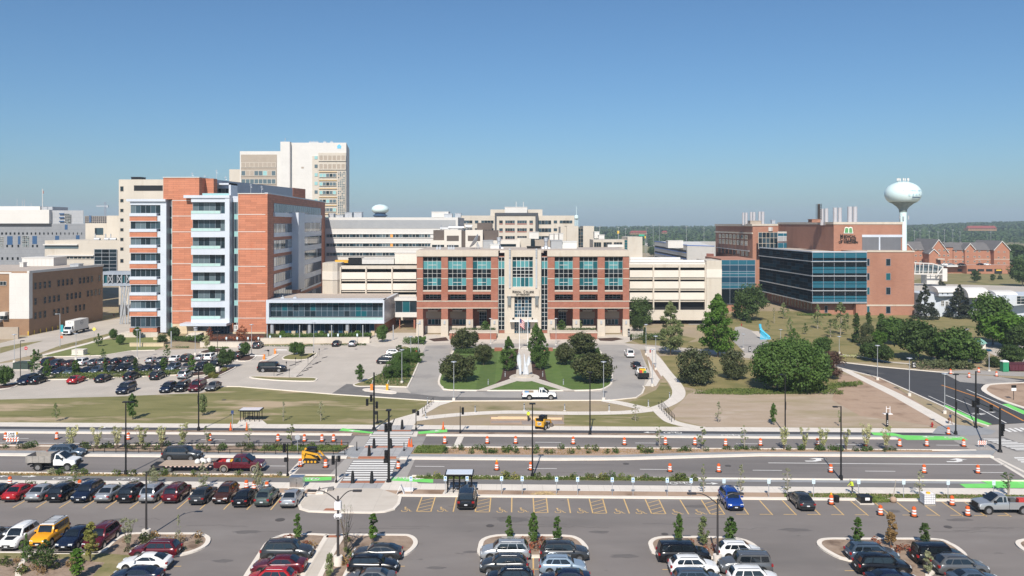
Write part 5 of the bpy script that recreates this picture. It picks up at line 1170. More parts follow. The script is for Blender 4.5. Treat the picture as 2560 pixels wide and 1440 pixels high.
for a,b in ((299,303),(312,308),(303,318),(298,312),(318,322)):mb.tube((BX(a,YS),YS+.5,0),(BX(b,YS),YS+.5,BZ(715,YS)),.22,n=6)
mb.tube((BX(299,YS),YS+.4,12),(BX(318,YS),YS+.4,5),.12,n=5);mb.build('truss',m_galv,sb)
YC=1300
cf=empty('unfinished_building',(BX(240,YC),YC,0),'distant unfinished concrete frame building under the tower crane','building')
mb=MB()
for k in range(5):fbox(mb,212,267,540+k*4.6,541+k*4.6,YC,0,12)
for k in range(12):fbox(mb,212+k*4.9,213+k*4.9,540,575,YC,.2,12)
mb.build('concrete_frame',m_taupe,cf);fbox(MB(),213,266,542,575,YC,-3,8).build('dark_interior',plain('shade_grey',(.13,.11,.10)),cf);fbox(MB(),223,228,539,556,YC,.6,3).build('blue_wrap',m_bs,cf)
cr=empty('tower_crane',(BX(258.5,YC),YC+5,0),'pale tower crane far away on the left skyline','crane')
mb=MB()
for dx_ in (-1.0,1.0):mb.tube((BX(259,YC)+dx_,YC+5,20),(BX(259,YC)+dx_,YC+5,BZ(505,YC)),.8,n=4)
for k in range(14):z=30+k*2.2;mb.tube((BX(259,YC)-.9,YC+5,z),(BX(259,YC)+.9,YC+5,z+2.2),.16,n=4)
mb.build('mast',m_metal_d,cr)
mb=MB();mb.box(BX(237,YC),BX(267,YC),YC+4.4,YC+5.6,BZ(516.5,YC),BZ(514,YC));mb.tube((BX(240,YC),YC+5,BZ(514,YC)),(BX(259,YC),YC+5,BZ(506,YC)),.2,n=4);mb.box(BX(263,YC),BX(267,YC),YC+4,YC+6,BZ(519,YC),BZ(513,YC));mb.build('jib',m_galv,cr)
# ---------------------------------------------------------------- brick housing at the right, garage, footbridge
def gable(e,px0,px1,yeave,yridge,Y,dep,base=0.):
 """block with its gable end towards the camera"""
 x0,x1=BX(px0,Y),BX(px1,Y);ze,zr2=BZ(yeave,Y),BZ(yridge,Y);xm=(x0+x1)/2
 mb=MB();mb.v=[(x0,Y,base),(x1,Y,base),(x1,Y,ze),(xm,Y,zr2),(x0,Y,ze),(x0,Y+dep,base),(x1,Y+dep,base),(x1,Y+dep,ze),(xm,Y+dep,zr2),(x0,Y+dep,ze)]
 mb.f=[(0,1,2,3,4),(9,8,7,6,5),(0,4,9,5),(1,6,7,2),(4,3,8,9),(3,2,7,8)];mb.m=[0]*6;mb.build('wall',m_tan if 0 else m_obr,e)
 r=MB()
 for a,b in (((x0-.5,ze-.3),(xm,zr2+.25)),((xm,zr2+.25),(x1+.5,ze-.3))):
  r.hexa([(a[0],Y-.6,a[1]),(b[0],Y-.6,b[1]),(b[0],Y+dep,b[1]),(a[0],Y+dep,a[1]),(a[0],Y-.6,a[1]+.35),(b[0],Y-.6,b[1]+.35),(b[0],Y+dep,b[1]+.35),(a[0],Y+dep,a[1]+.35)],0)
  r.hexa([(a[0],Y-.75,a[1]-.25),(b[0],Y-.75,b[1]-.25),(b[0],Y-.61,b[1]-.25),(a[0],Y-.61,a[1]-.25),(a[0],Y-.75,a[1]+.3),(b[0],Y-.75,b[1]+.3),(b[0],Y-.61,b[1]+.3),(a[0],Y-.61,a[1]+.3)],1)
 r.build('roof',[m_shingle,m_white_b],e)
def longroof(e,px0,px1,yeave,yridge,Y,dep,base=0.):
 x0,x1=BX(px0,Y),BX(px1,Y);ze=BZ(yeave,Y);Ym=Y+dep/2;zr2=H-(yridge-560)*Ym/F
 MB().box(x0,x1,Y,Y+dep,base,ze).build('wall',m_obr,e)
 mb=MB();mb.v=[(x0-.4,Y-.6,ze),(x1+.4,Y-.6,ze),(x1+.4,Ym,zr2),(x0-.4,Ym,zr2),(x1+.4,Y+dep,ze),(x0-.4,Y+dep,ze)];mb.f=[(0,1,2,3),(3,2,4,5),(0,3,5),(1,4,2),(1,0,5,4)];mb.m=[0]*5;mb.build('roof',m_shingle,e)
m_obr=M('orange_brick',(.35,.155,.095),(.39,.18,.11),.4,.9,brick=(1.4,.4,.03,1.15,.9))
YQ=560.
hb=empty('brick_housing',(BX(2420,YQ),YQ,0),'long orange brick housing block with grey gabled roofs, right background','building')
longroof(hb,2382,2485,625,606,YQ,26);gable(hb,2485,2524,625,604,YQ-4,30);longroof(hb,2355,2383,618,610,YQ,20);gable(hb,2322,2370,632,600,YQ-2,30);gable(hb,2412,2437,624,610,YQ-1.5,8)
longroof(hb,2250,2325,625,604,YQ+6,26);gable(hb,2257,2280,624,611,YQ+4,8);gable(hb,2323,2345,634,624,YQ-5,6)
wi=0
for (xs,ys,Yq)in (([2387,2405,2417,2434,2446,2467],(626.5,640,652),YQ),([2494,2508.5],(628,642,656),YQ-4),([2287,2299,2311],(624,637,652),YQ+6),([2346,2358,2368],(624,637,652),YQ-2)):
 for a in xs:
  for t in ys:fwin(hb,a,a+4.6,t,t+3.6,Yq if a not in (2417,2434)else YQ-1.5,2,1,[(g_dark,1)],m_stone,o=.05,fw=.15)
mb=MB();fbox(mb,2350,2485,647.5,648.8,YQ,.1,.3);fbox(mb,2485,2524.5,647.5,648.8,YQ-4,.1,.3);fbox(mb,2345,2362,646.5,649,YQ-8,0,6);mb.build('trim',m_stone,hb)
gw=empty('brick_parking_garage',(BX(2470,530),530,0),'low orange brick parking garage with dark openings below the housing','parking garage')
Yk=528.;fbox(MB(),2417,2552,663.5,686,Yk,0,10).build('wall',m_obr,gw);fbox(MB(),2368,2418,666,684,Yk+6,0,8).build('wall',m_obr,gw)
for a,b in ((2394,2414),(2419,2440),(2444,2460),(2465,2481),(2486,2505)):
 mb=MB();fbox(mb,a,b,672.5,678.5 if a<2480 else 684,Yk if a>2416 else Yk+6,.12,.3);mb.build('opening',m_dark,gw)
mb=MB();fbox(mb,2490,2503,674,677,Yk,.3,.2);mb.build('clearance_sign',plain('sign_yellow',(.75,.48,.05)),gw)
YF_=420.
fbg=empty('footbridge',(BX(2320,YF_),YF_,0),'white trussed footbridge leaving the brick college to the right','bridge')
mb=MB()
def T(a,b,r=.28):mb.tube((BX(a[0],YF_),YF_,BZ(a[1],YF_)),(BX(b[0],YF_),YF_,BZ(b[1],YF_)),r,n=6)
T((2280,657),(2330,659));T((2330,659),(2358,667));T((2280,685),(2357,686),.35);T((2358,667),(2344,686))
for a,t in ((2289,657),(2300,658),(2309,658),(2322,659),(2333,660),(2346,664)):T((a,t),(a-2,685),.22)
T((2280,678),(2350,678),.12)
mb.build('truss',m_white_b,fbg);fbox(MB(),2280,2355,662,682,YF_+2,0,2).build('glazing',g_blind,fbg)
mb=MB();fbox(mb,2355,2367,671,703,YF_,.5,5);fbox(mb,2317,2350,687,710,YF_+3,0,6);mb.build('pier',m_white_b,fbg)
fbox(MB(),2367,2395,664,667,YF_+5,0,6).build('canopy',m_white_b,fbg)
YP=GY(795)
pm=empty('grey_warehouse',(BX(2400,YP),YP,0),'pale grey metal building with white barrel roof behind the two spruces','building')
m_pw=M('pale_steel',(.50,.54,.60),(.56,.60,.66),.3,.6,brick=(.9,30,.03,.88,.97))
zw=BZ(738,YP);MB().prism([(BX(2325,YP),YP+6),(BX(2462,YP),YP),(BX(2640,YP),YP-4),(BX(2640,YP),YP+14),(BX(2325,YP),YP+20)],0,zw).build('wall',m_pw,pm)
def barrel(px0,px1,ye,yt,Y,wdt):
 mb=MB();x0,x1=BX(px0,Y),BX(px1,Y);ze=BZ(ye,Y);ht=(BZ(yt,Y)-ze)
 MB().box(x0,x1,Y,Y+wdt,zw-.5,ze).build('wall',m_pw,pm)
 rings=[]
 for x in (x0-.4,x1+.4):rings.append([(x,Y+wdt*(.5-.55*math.cos(t)),ze+ht*math.sin(t))for t in [i*math.pi/8 for i in range(9)]])
 mb.loft(rings);mb.build('barrel_roof',m_white_b,pm,smooth=40)
barrel(2347,2410,731,717,YP+2,9);barrel(2423,2471,744,720,YP-3,9);barrel(2492,2540,738,728,YP+1,8)
for a,t in ((2355,732.5),(2368,733),(2428,742),(2444,744),(2460,746)):fwin(pm,a,a+2.6,t,t+3,YP+(2 if a<2400 else -3),1,1,[(g_dark,1)],None,o=.03)
PF=Face((BX(2325,YP),YP+6),(BX(2462,YP),YP))
for a,t in ((2353,755),(2364,756),(2441,766),(2456,767)):PF.win(pm,PF.S(a),PF.S(a+7),BZ(t+12,YP),BZ(t,YP),2,2,[(g_dark,1)],m_white_b,o=.05,fw=.12)
fwin(pm,2540,2600,740,760,YP-5,6,3,[(g_dark,1),(g_blind,1)],m_white_b,o=.4)
YD=420
bd=empty('blue_trim_garage',(BX(1700,YD),YD,0),'pale open parking deck with blue railings beyond the right car park','parking garage')
mb=MB()
DA=Face((BX(1636,520),520),(BX(1718,YD),YD));DB=Face((BX(1718,YD),YD),(BX(1786,YD-15),YD-15));zt5=BZ(614,YD)
mb.prism([DA.P(0,0),DA.P(DA.L,0),DB.P(DB.L,0),(BX(1786,YD)+10,YD+80),DA.P(0,-40)],0,zt5);mb.build('wall',m_white_b,bd)
for k in range(3):z=zt5-2.4-k*3.2;b=MB();DA.box(b,2,DA.L-2,z-1.3,z,0,.1);b.build('opening',m_dark,bd)
b=MB()
for k in range(3):z=zt5-3.8-k*3.2;DA.box(b,2,DA.L-2,z,z+.35,.1,.2)
DA.box(b,0,DA.L,zt5,zt5+.4,-.2,.1);DB.box(b,0,DB.L,zt5,zt5+.3,-.2,.1);b.build('blue_railing',plain('rail_blue',(.10,.22,.60)),bd)
b=MB();DB.box(b,DB.L*.72,DB.L*.98,zt5-6,zt5-3.5,0,.15);b.build('brick_panel',m_rb,bd)
roofbox(1670,1708,602,620,YD+10,6,m_white_b,'stair_house','white stair house with dark windows on the blue railing deck')
def farhouse(px0,px1,yt,yb_,Y,label,m=None):
 e=empty('long_building',(BX((px0+px1)/2,Y),Y,0),label,'building');ym=(yt+yb_)/2
 x0,x1=BX(px0,Y),BX(px1,Y);zb_2=BZ(yb_,Y);zm=BZ(ym,Y);zt6=BZ(yt,Y)
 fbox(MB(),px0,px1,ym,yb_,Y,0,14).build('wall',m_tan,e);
 mb=MB();mb.hexa([(x0,Y-.5,zm),(x1,Y-.5,zm),(x1,Y+8,zm),(x0,Y+8,zm),(x0+3,Y+7,zt6),(x1,Y+7,zt6),(x1,Y+8,zt6),(x0+3,Y+8,zt6)]);mb.build('roof',plain('dull_red_roof',(.26,.07,.06)),e)
 mb=MB()
 for k in range(int((px1-px0)/4)):fbox(mb,px0+1+k*4,px0+2.6+k*4,ym+.6,ym+2.6,Y,.1,.2)
 mb.build('window',g_dark,e,);return e
farhouse(2420,2492,564.5,577,1450,'distant long building with dull red roof on the wooded hill');farhouse(1575,1617,577,586,1450,'distant red roofed building left of the highway lamps');farhouse(1655,1668,577,584,1460,'small distant red building near the highway')
for i,(px,y,w_,h_,c_)in enumerate(((1545.7,577,4.5,7,(.8,.5,.02)),(1604,586,14,4.5,(.02,.35,.22)),(1643,604,6,4,(.7,.2,.04)),(1613,590,3,6,(.7,.5,.05)))):
 Yq=900;e=empty('roadside_sign',(BX(px,Yq),Yq,0),['yellow square pole sign','green highway overhead sign','orange work sign beside the highway','yellow narrow sign beside the green sign'][i]+' in the middle distance','sign')
 fbox(MB(),px-w_/2,px+w_/2,y,y+h_,Yq,0,.4).build('sign_face',plain('far_sign_%d'%i,c_),e);MB().tube((BX(px,Yq),Yq+.5,0),(BX(px,Yq),Yq+.5,BZ(y+h_,Yq)),.25,n=6).build('post',m_galv,e)
# ================================================================ VEHICLES
g_car=plain('car_glass',(.010,.014,.018),.04,spec=.9);m_tyre=plain('tyre',(.018,.018,.018),.85);m_rim=plain('alloy_rim',(.45,.45,.46),.3,.8)
m_arch=plain('wheel_arch',(.008,.008,.008),.9);m_head=plain('headlight',(.65,.68,.70),.1,0,.9);m_tail=plain('taillight',(.28,.012,.010),.2,0,.7)
m_plate=plain('plate_white',(.65,.66,.68),.5);m_trim=plain('black_trim',(.015,.015,.016),.5);m_chrome=plain('chrome',(.6,.6,.6),.15,1.)
def paint(name,c,metal=.0):return plain('paint_'+name,c,.25,metal,.35,.35)
PT={'black':paint('black',(.006,.006,.008)),'navy':paint('navy',(.008,.014,.035)),'dark_grey':paint('dark_grey',(.045,.048,.052),.3),'grey':paint('grey',(.14,.145,.15),.4),'silver':paint('silver',(.42,.43,.44),.5),'white':paint('white',(.78,.78,.77)),'red':paint('red',(.36,.012,.015)),'maroon':paint('maroon',(.10,.008,.016),.2),'blue':paint('blue',(.010,.05,.26),.2),'brown':paint('brown',(.07,.028,.020),.3),'yellow':paint('yellow',(.75,.33,.01)),'light_blue':paint('light_blue',(.30,.38,.46),.3),'green_grey':paint('green_grey',(.09,.115,.105),.3),'blue_grey':paint('blue_grey',(.07,.10,.14),.3)}
SP=dict(sedan=dict(L=4.8,W=1.84,Hh=1.46,hood=.93,belt=.96,deck=1.05,gf=.98,rf=.28,rr=-1.0,gr=-1.72,wr=.33,wb=2.75,rk=.66),coupe=dict(L=4.5,W=1.80,Hh=1.39,hood=.88,belt=.93,deck=1.02,gf=.95,rf=.15,rr=-.85,gr=-1.85,wr=.33,wb=2.68,rk=.63),fastback=dict(L=4.9,W=1.86,Hh=1.45,hood=.92,belt=.97,deck=1.02,gf=1.0,rf=.25,rr=-1.1,gr=-2.1,wr=.34,wb=2.9,rk=.64),suv=dict(L=4.7,W=1.88,Hh=1.70,hood=1.06,belt=1.08,deck=1.10,gf=1.15,rf=.55,rr=-1.75,gr=-2.15,wr=.36,wb=2.7,rk=.70),crossover=dict(L=4.5,W=1.82,Hh=1.60,hood=1.0,belt=1.03,deck=1.08,gf=1.1,rf=.42,rr=-1.5,gr=-2.05,wr=.34,wb=2.65,rk=.68),wagon=dict(L=4.75,W=1.84,Hh=1.58,hood=.95,belt=.99,deck=1.02,gf=1.1,rf=.45,rr=-1.75,gr=-2.2,wr=.34,wb=2.72,rk=.68),big_suv=dict(L=5.2,W=2.0,Hh=1.88,hood=1.15,belt=1.17,deck=1.15,gf=1.3,rf=.75,rr=-2.25,gr=-2.48,wr=.40,wb=3.0,rk=.78),boxy=dict(L=4.6,W=1.86,Hh=1.80,hood=1.12,belt=1.14,deck=1.12,gf=.95,rf=.60,rr=-2.0,gr=-2.16,wr=.38,wb=2.7,rk=.80),minivan=dict(L=5.1,W=1.98,Hh=1.75,hood=1.0,belt=1.05,deck=1.0,gf=1.6,rf=.75,rr=-2.1,gr=-2.4,wr=.34,wb=3.0,rk=.74),van=dict(L=4.8,W=1.84,Hh=1.85,hood=1.10,belt=1.15,deck=1.15,gf=1.35,rf=.75,rr=-2.2,gr=-2.32,wr=.33,wb=3.0,rk=.80))
def wheel(mbx,mby,r,w,parent,side):
 mb=MB();k=len(mb.v);mb.tube((mbx,mby-w/2,r),(mbx,mby+w/2,r),r,n=16);t=mb.build('wheel',m_tyre,parent,smooth=40)
 rm=MB();ys=mby+side*(w/2+.006)
 rm.tube((mbx,mby+side*(w/2-.05),r),(mbx,ys,r),r*.66,n=14);
 rm.build('rim',m_rim,t);return t
def ctop(p,x):
 L=p['L'];pts=[(-L/2,p['deck']*.72),(-L/2+.1,p['deck']-.08),(-L/2+.35,p['deck']),(p['gr'],p['deck']+.01),(0,p['belt']),(p['gf'],p['hood']+.05),(L/2-.8,p['hood']-.02),(L/2-.28,p['hood']-.12),(L/2-.08,p['hood']-.27),(L/2,p['hood']*.62)]
 return np.interp(x,[q[0]for q in pts],[q[1]for q in pts])
def make_car(kind):
 p=SP[kind];L,W,Hh=p['L'],p['W'],p['Hh'];hw=W/2
 e=empty('parked_car',(0,0,0))
 xs=[-L/2,-L/2+.1,-L/2+.35,-L/2+.7,p['gr']+.3 if p['gr']>-L/2+.9 else -L/2+1,-.6,0,.6,p['gf'],L/2-.8,L/2-.45,L/2-.2,L/2-.06,L/2]
 xs=sorted(set(round(x,3)for x in xs));rings=[]
 for x in xs:
  t=abs(x)/(L/2);wf=1-.02*t-.16*max(0,(t-.8)/.2)**2;zt_=float(ctop(p,x));w_=hw*wf
  zb_1=.24+(.14*max(0,(t-.86)/.14));sh=min(.14,(zt_-zb_1)*.25)
  rings.append([(x,-w_*.90,zb_1),(x,-w_,zb_1+.16),(x,-w_,zt_*.62),(x,-w_*.965,zt_-sh),(x,-w_*.86,zt_-.015),(x,-w_*.4,zt_+.02),(x,w_*.4,zt_+.02),(x,w_*.86,zt_-.015),(x,w_*.965,zt_-sh),(x,w_,zt_*.62),(x,w_,zb_1+.16),(x,w_*.90,zb_1)][::-1])
 mb=MB();mb.loft(rings)
 def sec(x,z,w_):return (x,w_,z)
 gf,rf,rr,gr=p['gf'],p['rf'],p['rr'],p['gr'];rw=hw*p['rk'];bw=hw*.86
 st=[]
 N=5
 base=[(gf,p['hood']+.03),(gr,p['deck']-.01)]
 rx=[gr,gr+(rr-gr)*.55,rr,rr*.5+rf*.5,rf,gf-(gf-rf)*.45,gf]
 rz=[p['deck']-.03,p['deck']+(Hh-p['deck'])*.62,Hh-.05,Hh,Hh-.03,p['hood']+(Hh-p['hood'])*.60,p['hood']+.01]
 rws=[bw,(bw+rw)/2+.02,rw,rw,rw,(bw+rw)/2+.02,bw]
 rr_=[]
 for x,z,w_ in zip(rx,rz,rws):
  zb_1=float(ctop(p,x))-.06;zb_1=min(zb_1,z-.01)
  rr_.append([(x,-bw,zb_1),(x,-w_,z-.06 if z>zb_1+.1 else z),(x,-w_*.82,z-.008),(x,0,z+.015),(x,w_*.82,z-.008),(x,w_,z-.06 if z>zb_1+.1 else z),(x,bw,zb_1)][::-1])
 mb.loft(rr_);mb.build('body',PT['grey'],e,smooth=38)
 lerp=lambda a,b,t:a+(b-a)*t
 def quadglass(name,xb,zb_1,xt,zt_,wb_,wt_,out):
  m=MB();t0,t1=.10,.93
  a=[(lerp(xb,xt,t),lerp(zb_1,zt_,t),lerp(wb_,wt_,t))for t in (t0,t1)]
  dx_,dz_=out;m.face([(a[0][0]+dx_,-a[0][2],a[0][1]+dz_),(a[0][0]+dx_,a[0][2],a[0][1]+dz_),(a[1][0]+dx_,a[1][2],a[1][1]+dz_),(a[1][0]+dx_,-a[1][2],a[1][1]+dz_)][::1 if dx_>0 else -1])
  n=len(m.v);m.v+=[(v[0]-dx_*1.5,v[1],v[2]-dz_*1.5)for v in m.v[:4]];m.f+=[(3,2,1,0)]if 0 else []
  return m.build(name,g_car,e)
 for nm,xb,xt in (('windshield',gf,rf),('rear_window',gr,rr)):
  m=MB();i=[(6,5),(5,4)]if nm=='windshield' else [(0,1),(1,2)]
  o=.03 if nm=='windshield' else -.03
  pts=[]
  for q,t in ((i[0][0],.12),(i[0][1],1),(i[1][1],.9 if nm=='windshield' else .88)):
   j=[k for k in (i[0][0],i[0][1],i[1][1])].index(q);prev=(i[0][0],i[0][0],i[0][1])[j]
   if j==0:a,b=i[0][0],i[0][1];tt=.14
   elif j==1:a,b=i[0][0],i[0][1];tt=1
   else :a,b=i[0][1],i[1][1];tt=.88
   pts.append((lerp(rx[a],rx[b],tt),lerp(rz[a],rz[b],tt),lerp(rws[a],rws[b],tt)*.80))
  for (u,v)in ((pts[0],pts[1]),(pts[1],pts[2])):
   for s_ in (0,):
    m.face([(u[0]+o,-u[2],u[1]+.015),(u[0]+o,0,u[1]+.045),(v[0]+o,0,v[1]+.045),(v[0]+o,-v[2],v[1]+.015)][::1 if o<0 else -1])
    m.face([(u[0]+o,0,u[1]+.045),(u[0]+o,u[2],u[1]+.015),(v[0]+o,v[2],v[1]+.015),(v[0]+o,0,v[1]+.045)][::1 if o<0 else -1])
  m.build(nm,g_car,e)
 nwin=3 if kind in ('suv','wagon','big_suv','boxy','minivan','crossover','van')else 2
 for s_ in (-1,1):
  zb_1,zt_=p['belt']+.05,Hh-.13
  f0=lambda t:lerp(gf-.28,rf-.10,t);r0=lambda t:lerp(gr+(.35 if nwin==2 else .18),rr+.12,t)
  cuts={2:[0,.49,.51,1],3:[0,.36,.38,.70,.735,1]}[nwin]
  if kind=='coupe':cuts=[0,.66,.68,1]
  for k in range(0,len(cuts),2):
   m=MB();c0,c1=cuts[k],cuts[k+1];q=[]
   xb0_,xb1_=f0(0),r0(0);xt0_,xt1_=f0(1),r0(1)
   for (c,t)in ((c0,0),(c1,0),(c1,1),(c0,1)):
    xx=lerp(lerp(xb0_,xb1_,c),lerp(xt0_,xt1_,c),t);wv=lerp(bw,rw,lerp(zb_1,zt_,t)and (lerp(zb_1,zt_,t)-p['belt']+.05)/(Hh-p['belt']-.01))+.018
    q.append((xx,s_*wv,lerp(zb_1,zt_,t)))
   m.face(q if s_>0 else q[::-1]);m.build('side_window',g_car,e)
 for s_ in (-1,1):
  for xw_ in (p['wb']/2+.05,-p['wb']/2+.05):
   mb=MB();mb.tube((xw_,s_*(hw-.3),p['wr']+.03),(xw_,s_*(hw+.006),p['wr']+.03),p['wr']+.07,n=18);mb.build('wheel_arch',m_arch,e)
   wheel(xw_,s_*(hw-.085),p['wr'],.22,e,s_)
  y=s_*hw*.68;zf=p['hood']*.68
  m=MB();m.hexa([(L/2-.3,y-.17*1,zf-.05),(L/2-.025,y-.17,zf-.05),(L/2-.10,y+.17,zf-.05),(L/2-.32,y+.17,zf-.05)]+[(L/2-.33,y-.17,zf+.1),(L/2-.055,y-.17,zf+.1),(L/2-.13,y+.17,zf+.1),(L/2-.35,y+.17,zf+.1)]if s_>0 else [(L/2-.32,y-.17,zf-.05),(L/2-.10,y-.17,zf-.05),(L/2-.025,y+.17,zf-.05),(L/2-.3,y+.17,zf-.05)]+[(L/2-.35,y-.17,zf+.1),(L/2-.13,y-.17,zf+.1),(L/2-.055,y+.17,zf+.1),(L/2-.33,y+.17,zf+.1)])
  m.build('headlight',m_head,e)
  m=MB();zt_=p['deck']*.74;hgt=.12 if nwin==2 else .18;m.box(-L/2-.012,-L/2+.16,s_*hw*.64,s_*hw*.92,zt_-.02,zt_+hgt);m.build('taillight',m_tail,e)
  m=MB();m.box(gf-.42,gf-.22,s_*(hw-.05),s_*(hw+.19),p['belt']+.04,p['belt']+.19);m.build('mirror',PT['grey'],e)
  if nwin==3 and kind not in ('van','minivan'):
   m=MB();m.path([(rf-.1,s_*rw*.86,Hh-.01),(rf-.2,s_*rw*.86,Hh+.05),(rr+.3,s_*rw*.86,Hh+.05),(rr+.15,s_*rw*.86,Hh-.02)],.02,5);m.build('roof_rail',m_chrome,e)
 m=MB();m.box(L/2-.12,L/2+.012,-hw*.42,hw*.42,p['hood']*.42,p['hood']*.64);m.box(L/2-.1,L/2+.02,-hw*.72,hw*.72,.30,.40);m.build('grille',m_trim,e)
 m=MB();m.box(-L/2-.02,-L/2+.1,-hw*.78,hw*.78,.30,.44);m.build('rear_bumper_trim',m_trim,e)
 for sx in (-1,1):m=MB();m.box(sx*(L/2+.028),sx*(L/2),-.16,.16,.46 if sx>0 else .60,.56 if sx>0 else .72);m.build('license_plate',m_plate,e)
 return e
def repaint(root,mat,names=('body','mirror','cab','bed')):
 for c in KIDS.get(root.name,[]):
  if c.name.split('.')[0]in names and c.material_slots:
   c.material_slots[0].link='OBJECT';c.material_slots[0].material=mat
def place_car(kind,pos,face,col,label,group=None,sc=1.,cat='car',name='parked_car'):
 e=inst('car_'+kind,lambda :make_car(kind),pos,face,sc,label,cat,group,name);repaint(e,PT[col]);return e
Lf,Rt,Cam,Away=math.pi,0.,-math.pi/2,math.pi/2
KN={'suv':'SUV','big_suv':'large SUV','sedan':'sedan','coupe':'coupe','fastback':'fastback','crossover':'crossover','wagon':'wagon','boxy':'boxy SUV','minivan':'minivan','van':'van'}
# --- southern lot, cars seen from the side
cols=[[('wagon',325,445,1399,Lf,'maroon','maroon wagon at the head of the left column'),('coupe',296,422,1432,Lf,'white','white coupe parked between maroon wagon and dark sedan'),('sedan',276,396,1466,Lf,'navy','dark navy sedan cut by the bottom edge below the white coupe')],[('suv',652,779,1405,Rt,'dark_grey','dark grey SUV with chrome window line by the concrete walk'),('sedan',628,762,1440,Lf,'maroon','maroon sedan between dark grey SUV and red SUV'),('crossover',612,734,1474,Lf,'red','bright red crossover cut by bottom edge near the walk')],[('fastback',879,1004,1406,Lf,'dark_grey','dark grey fastback at the island right of the walk'),('wagon',869,994,1438,Rt,'black','black wagon with roof rails below the dark fastback'),('sedan',862,982,1473,Lf,'grey','grey sedan cut by bottom edge below the black wagon')],[('suv',1200,1326,1405,Lf,'silver','silver SUV with dark sunroof under three small trees'),('crossover',1199,1320,1438,Lf,'dark_grey','charcoal crossover just below the silver SUV'),('crossover',1214,1334,1472,Lf,'black','black crossover cut by bottom edge in middle left column')],[('suv',1350,1473,1407,Rt,'dark_grey','dark grey SUV facing right beside the silver SUV'),('crossover',1348,1466,1441,Rt,'light_blue','pale blue crossover in the middle column'),('sedan',1352,1474,1474,Lf,'navy','navy sedan cut by bottom edge under pale blue crossover')],[('big_suv',1646,1776,1412,Rt,'black','large black SUV at the head of the right middle column'),('crossover',1675,1797,1443,Rt,'white','white hatchback below the large black SUV'),('wagon',1688,1806,1476,Rt,'blue_grey','blue grey wagon cut by bottom edge under white hatchback')],[('crossover',1794,1908,1403,Rt,'white','white wagon like crossover right of the lot lamp'),('boxy',1800,1930,1441,Lf,'grey','grey boxy SUV right of the lot lamp'),('suv',1826,1947,1474,Rt,'white','white SUV cut by bottom edge below grey boxy SUV')],[('wagon',2121,2247,1408,Rt,'blue_grey','dark blue grey wagon on the right island'),('suv',2143,2277,1442,Rt,'black','black SUV below the blue grey wagon'),('sedan',2176,2298,1476,Rt,'navy','navy sedan cut by bottom edge below black SUV')],[('boxy',2288,2416,1418,Rt,'black','black boxy SUV behind the pale sapling'),('crossover',2341,2471,1444,Rt,'grey','grey crossover at the far right column'),('sedan',2380,2506,1476,Rt,'blue_grey','blue grey sedan at bottom right corner')]]
for col in cols:
 for kind,a,b,y,face,c,lb in col:
  p=SP[kind];Yn=GY(y);Yc=Yn+p['W']/2;Xc=((a+b)/2-1280)/F*(Yn+.5);s=(b-a)/F*(Yn+.45)/p['L'];s=max(.93,min(1.1,s))
  place_car(kind,(Xc,Yc,0),face,c,lb,'cars in the lower car park columns',s)
# --- cars parked nose or tail to the camera
def row(lst,group):
 for kind,px,y,face,c,lb in lst:
  p=SP[kind];Yf=GY(y);place_car(kind,((px-1280)/F*Yf,Yf+p['L']/2,0),face,c,lb,group)
row([('sedan',-55,1379,Away,'grey','grey sedan half out of the left picture edge'),('suv',14,1381,Cam,'white','white SUV with black hood patch, front to camera'),('boxy',92,1375,Cam,'yellow','yellow boxy SUV with white roof and roof rack'),('sedan',157,1381,Cam,'navy','navy sedan right of the yellow SUV'),('suv',224,1382,Cam,'maroon','maroon SUV behind the yellow green sapling')],'cars in the lower left row')
row([('sedan',-34,1258,Away,'black','black sedan cut by the left edge in long row'),('sedan',20,1258.6,Away,'red','bright red sedan, second car of the long row'),('sedan',78,1259,Away,'silver','silver sedan right of the red sedan'),('suv',133,1260,Away,'black','black SUV right of the silver sedan'),('suv',194,1261,Cam,'navy','navy SUV nose to camera in the long row'),('sedan',252,1261,Away,'silver','small silver sedan between navy and black SUVs'),('suv',309,1261.4,Away,'black','black SUV left of the lot lamp pole'),('suv',364,1261.4,Away,'silver','silver SUV behind the lot lamp pole'),('suv',422,1262,Away,'maroon','maroon SUV right of the lot lamp pole'),('sedan',489,1266,Away,'dark_grey','dark sedan right of the maroon SUV'),('crossover',548,1263.4,Cam,'brown','brown SUV nose to camera near the drums'),('sedan',597,1272,Away,'black','black sedan right of the brown SUV'),('crossover',653,1271,Away,'green_grey','green grey wagon, second from the right end'),('sedan',717,1273.7,Away,'silver','silver sedan at the right end of the long row')],'cars in the long row by the bike path')
row([('big_suv',1164.5,1277.8,Away,'black','black SUV in the accessible bays under the bus shelter'),('suv',1841,1280.5,Cam,'blue','bright blue SUV nose to camera in the right bays'),('sedan',2021,1281,Away,'dark_grey','dark grey sedan alone in the right bays')],None)
# --- upper lot
row([('minivan',49,965,Cam,'navy','navy minivan at the left end of the front upper row'),('sedan',78,963.4,Away,'black','black sedan beside the navy minivan, upper lot'),('sedan',175.5,962.4,Away,'red','red sedan alone in the upper lot front row'),('sedan',244,958.6,Away,'black','black sedan right of the red sedan, upper lot'),('crossover',316,953,Away,'black','black hatchback in front of the narrow hedge tree'),('suv',382,952,Away,'black','black SUV under the lot hedge'),('suv',452,949.8,Away,'silver','silver SUV alone at the right end of the hedge'),('big_suv',299.5,988,Cam,'navy','large navy SUV nearest the lawn, standing apart'),('suv',408,984.6,Cam,'navy','navy SUV first of four by the lawn kerb'),('boxy',444.5,982.3,Cam,'black','black open jeep like SUV second of four by the lawn'),('big_suv',481,982,Cam,'maroon','large maroon SUV third of four by the lawn'),('sedan',522,980,Cam,'grey','grey sedan last of four by the lawn')],'cars in the upper lot front rows')
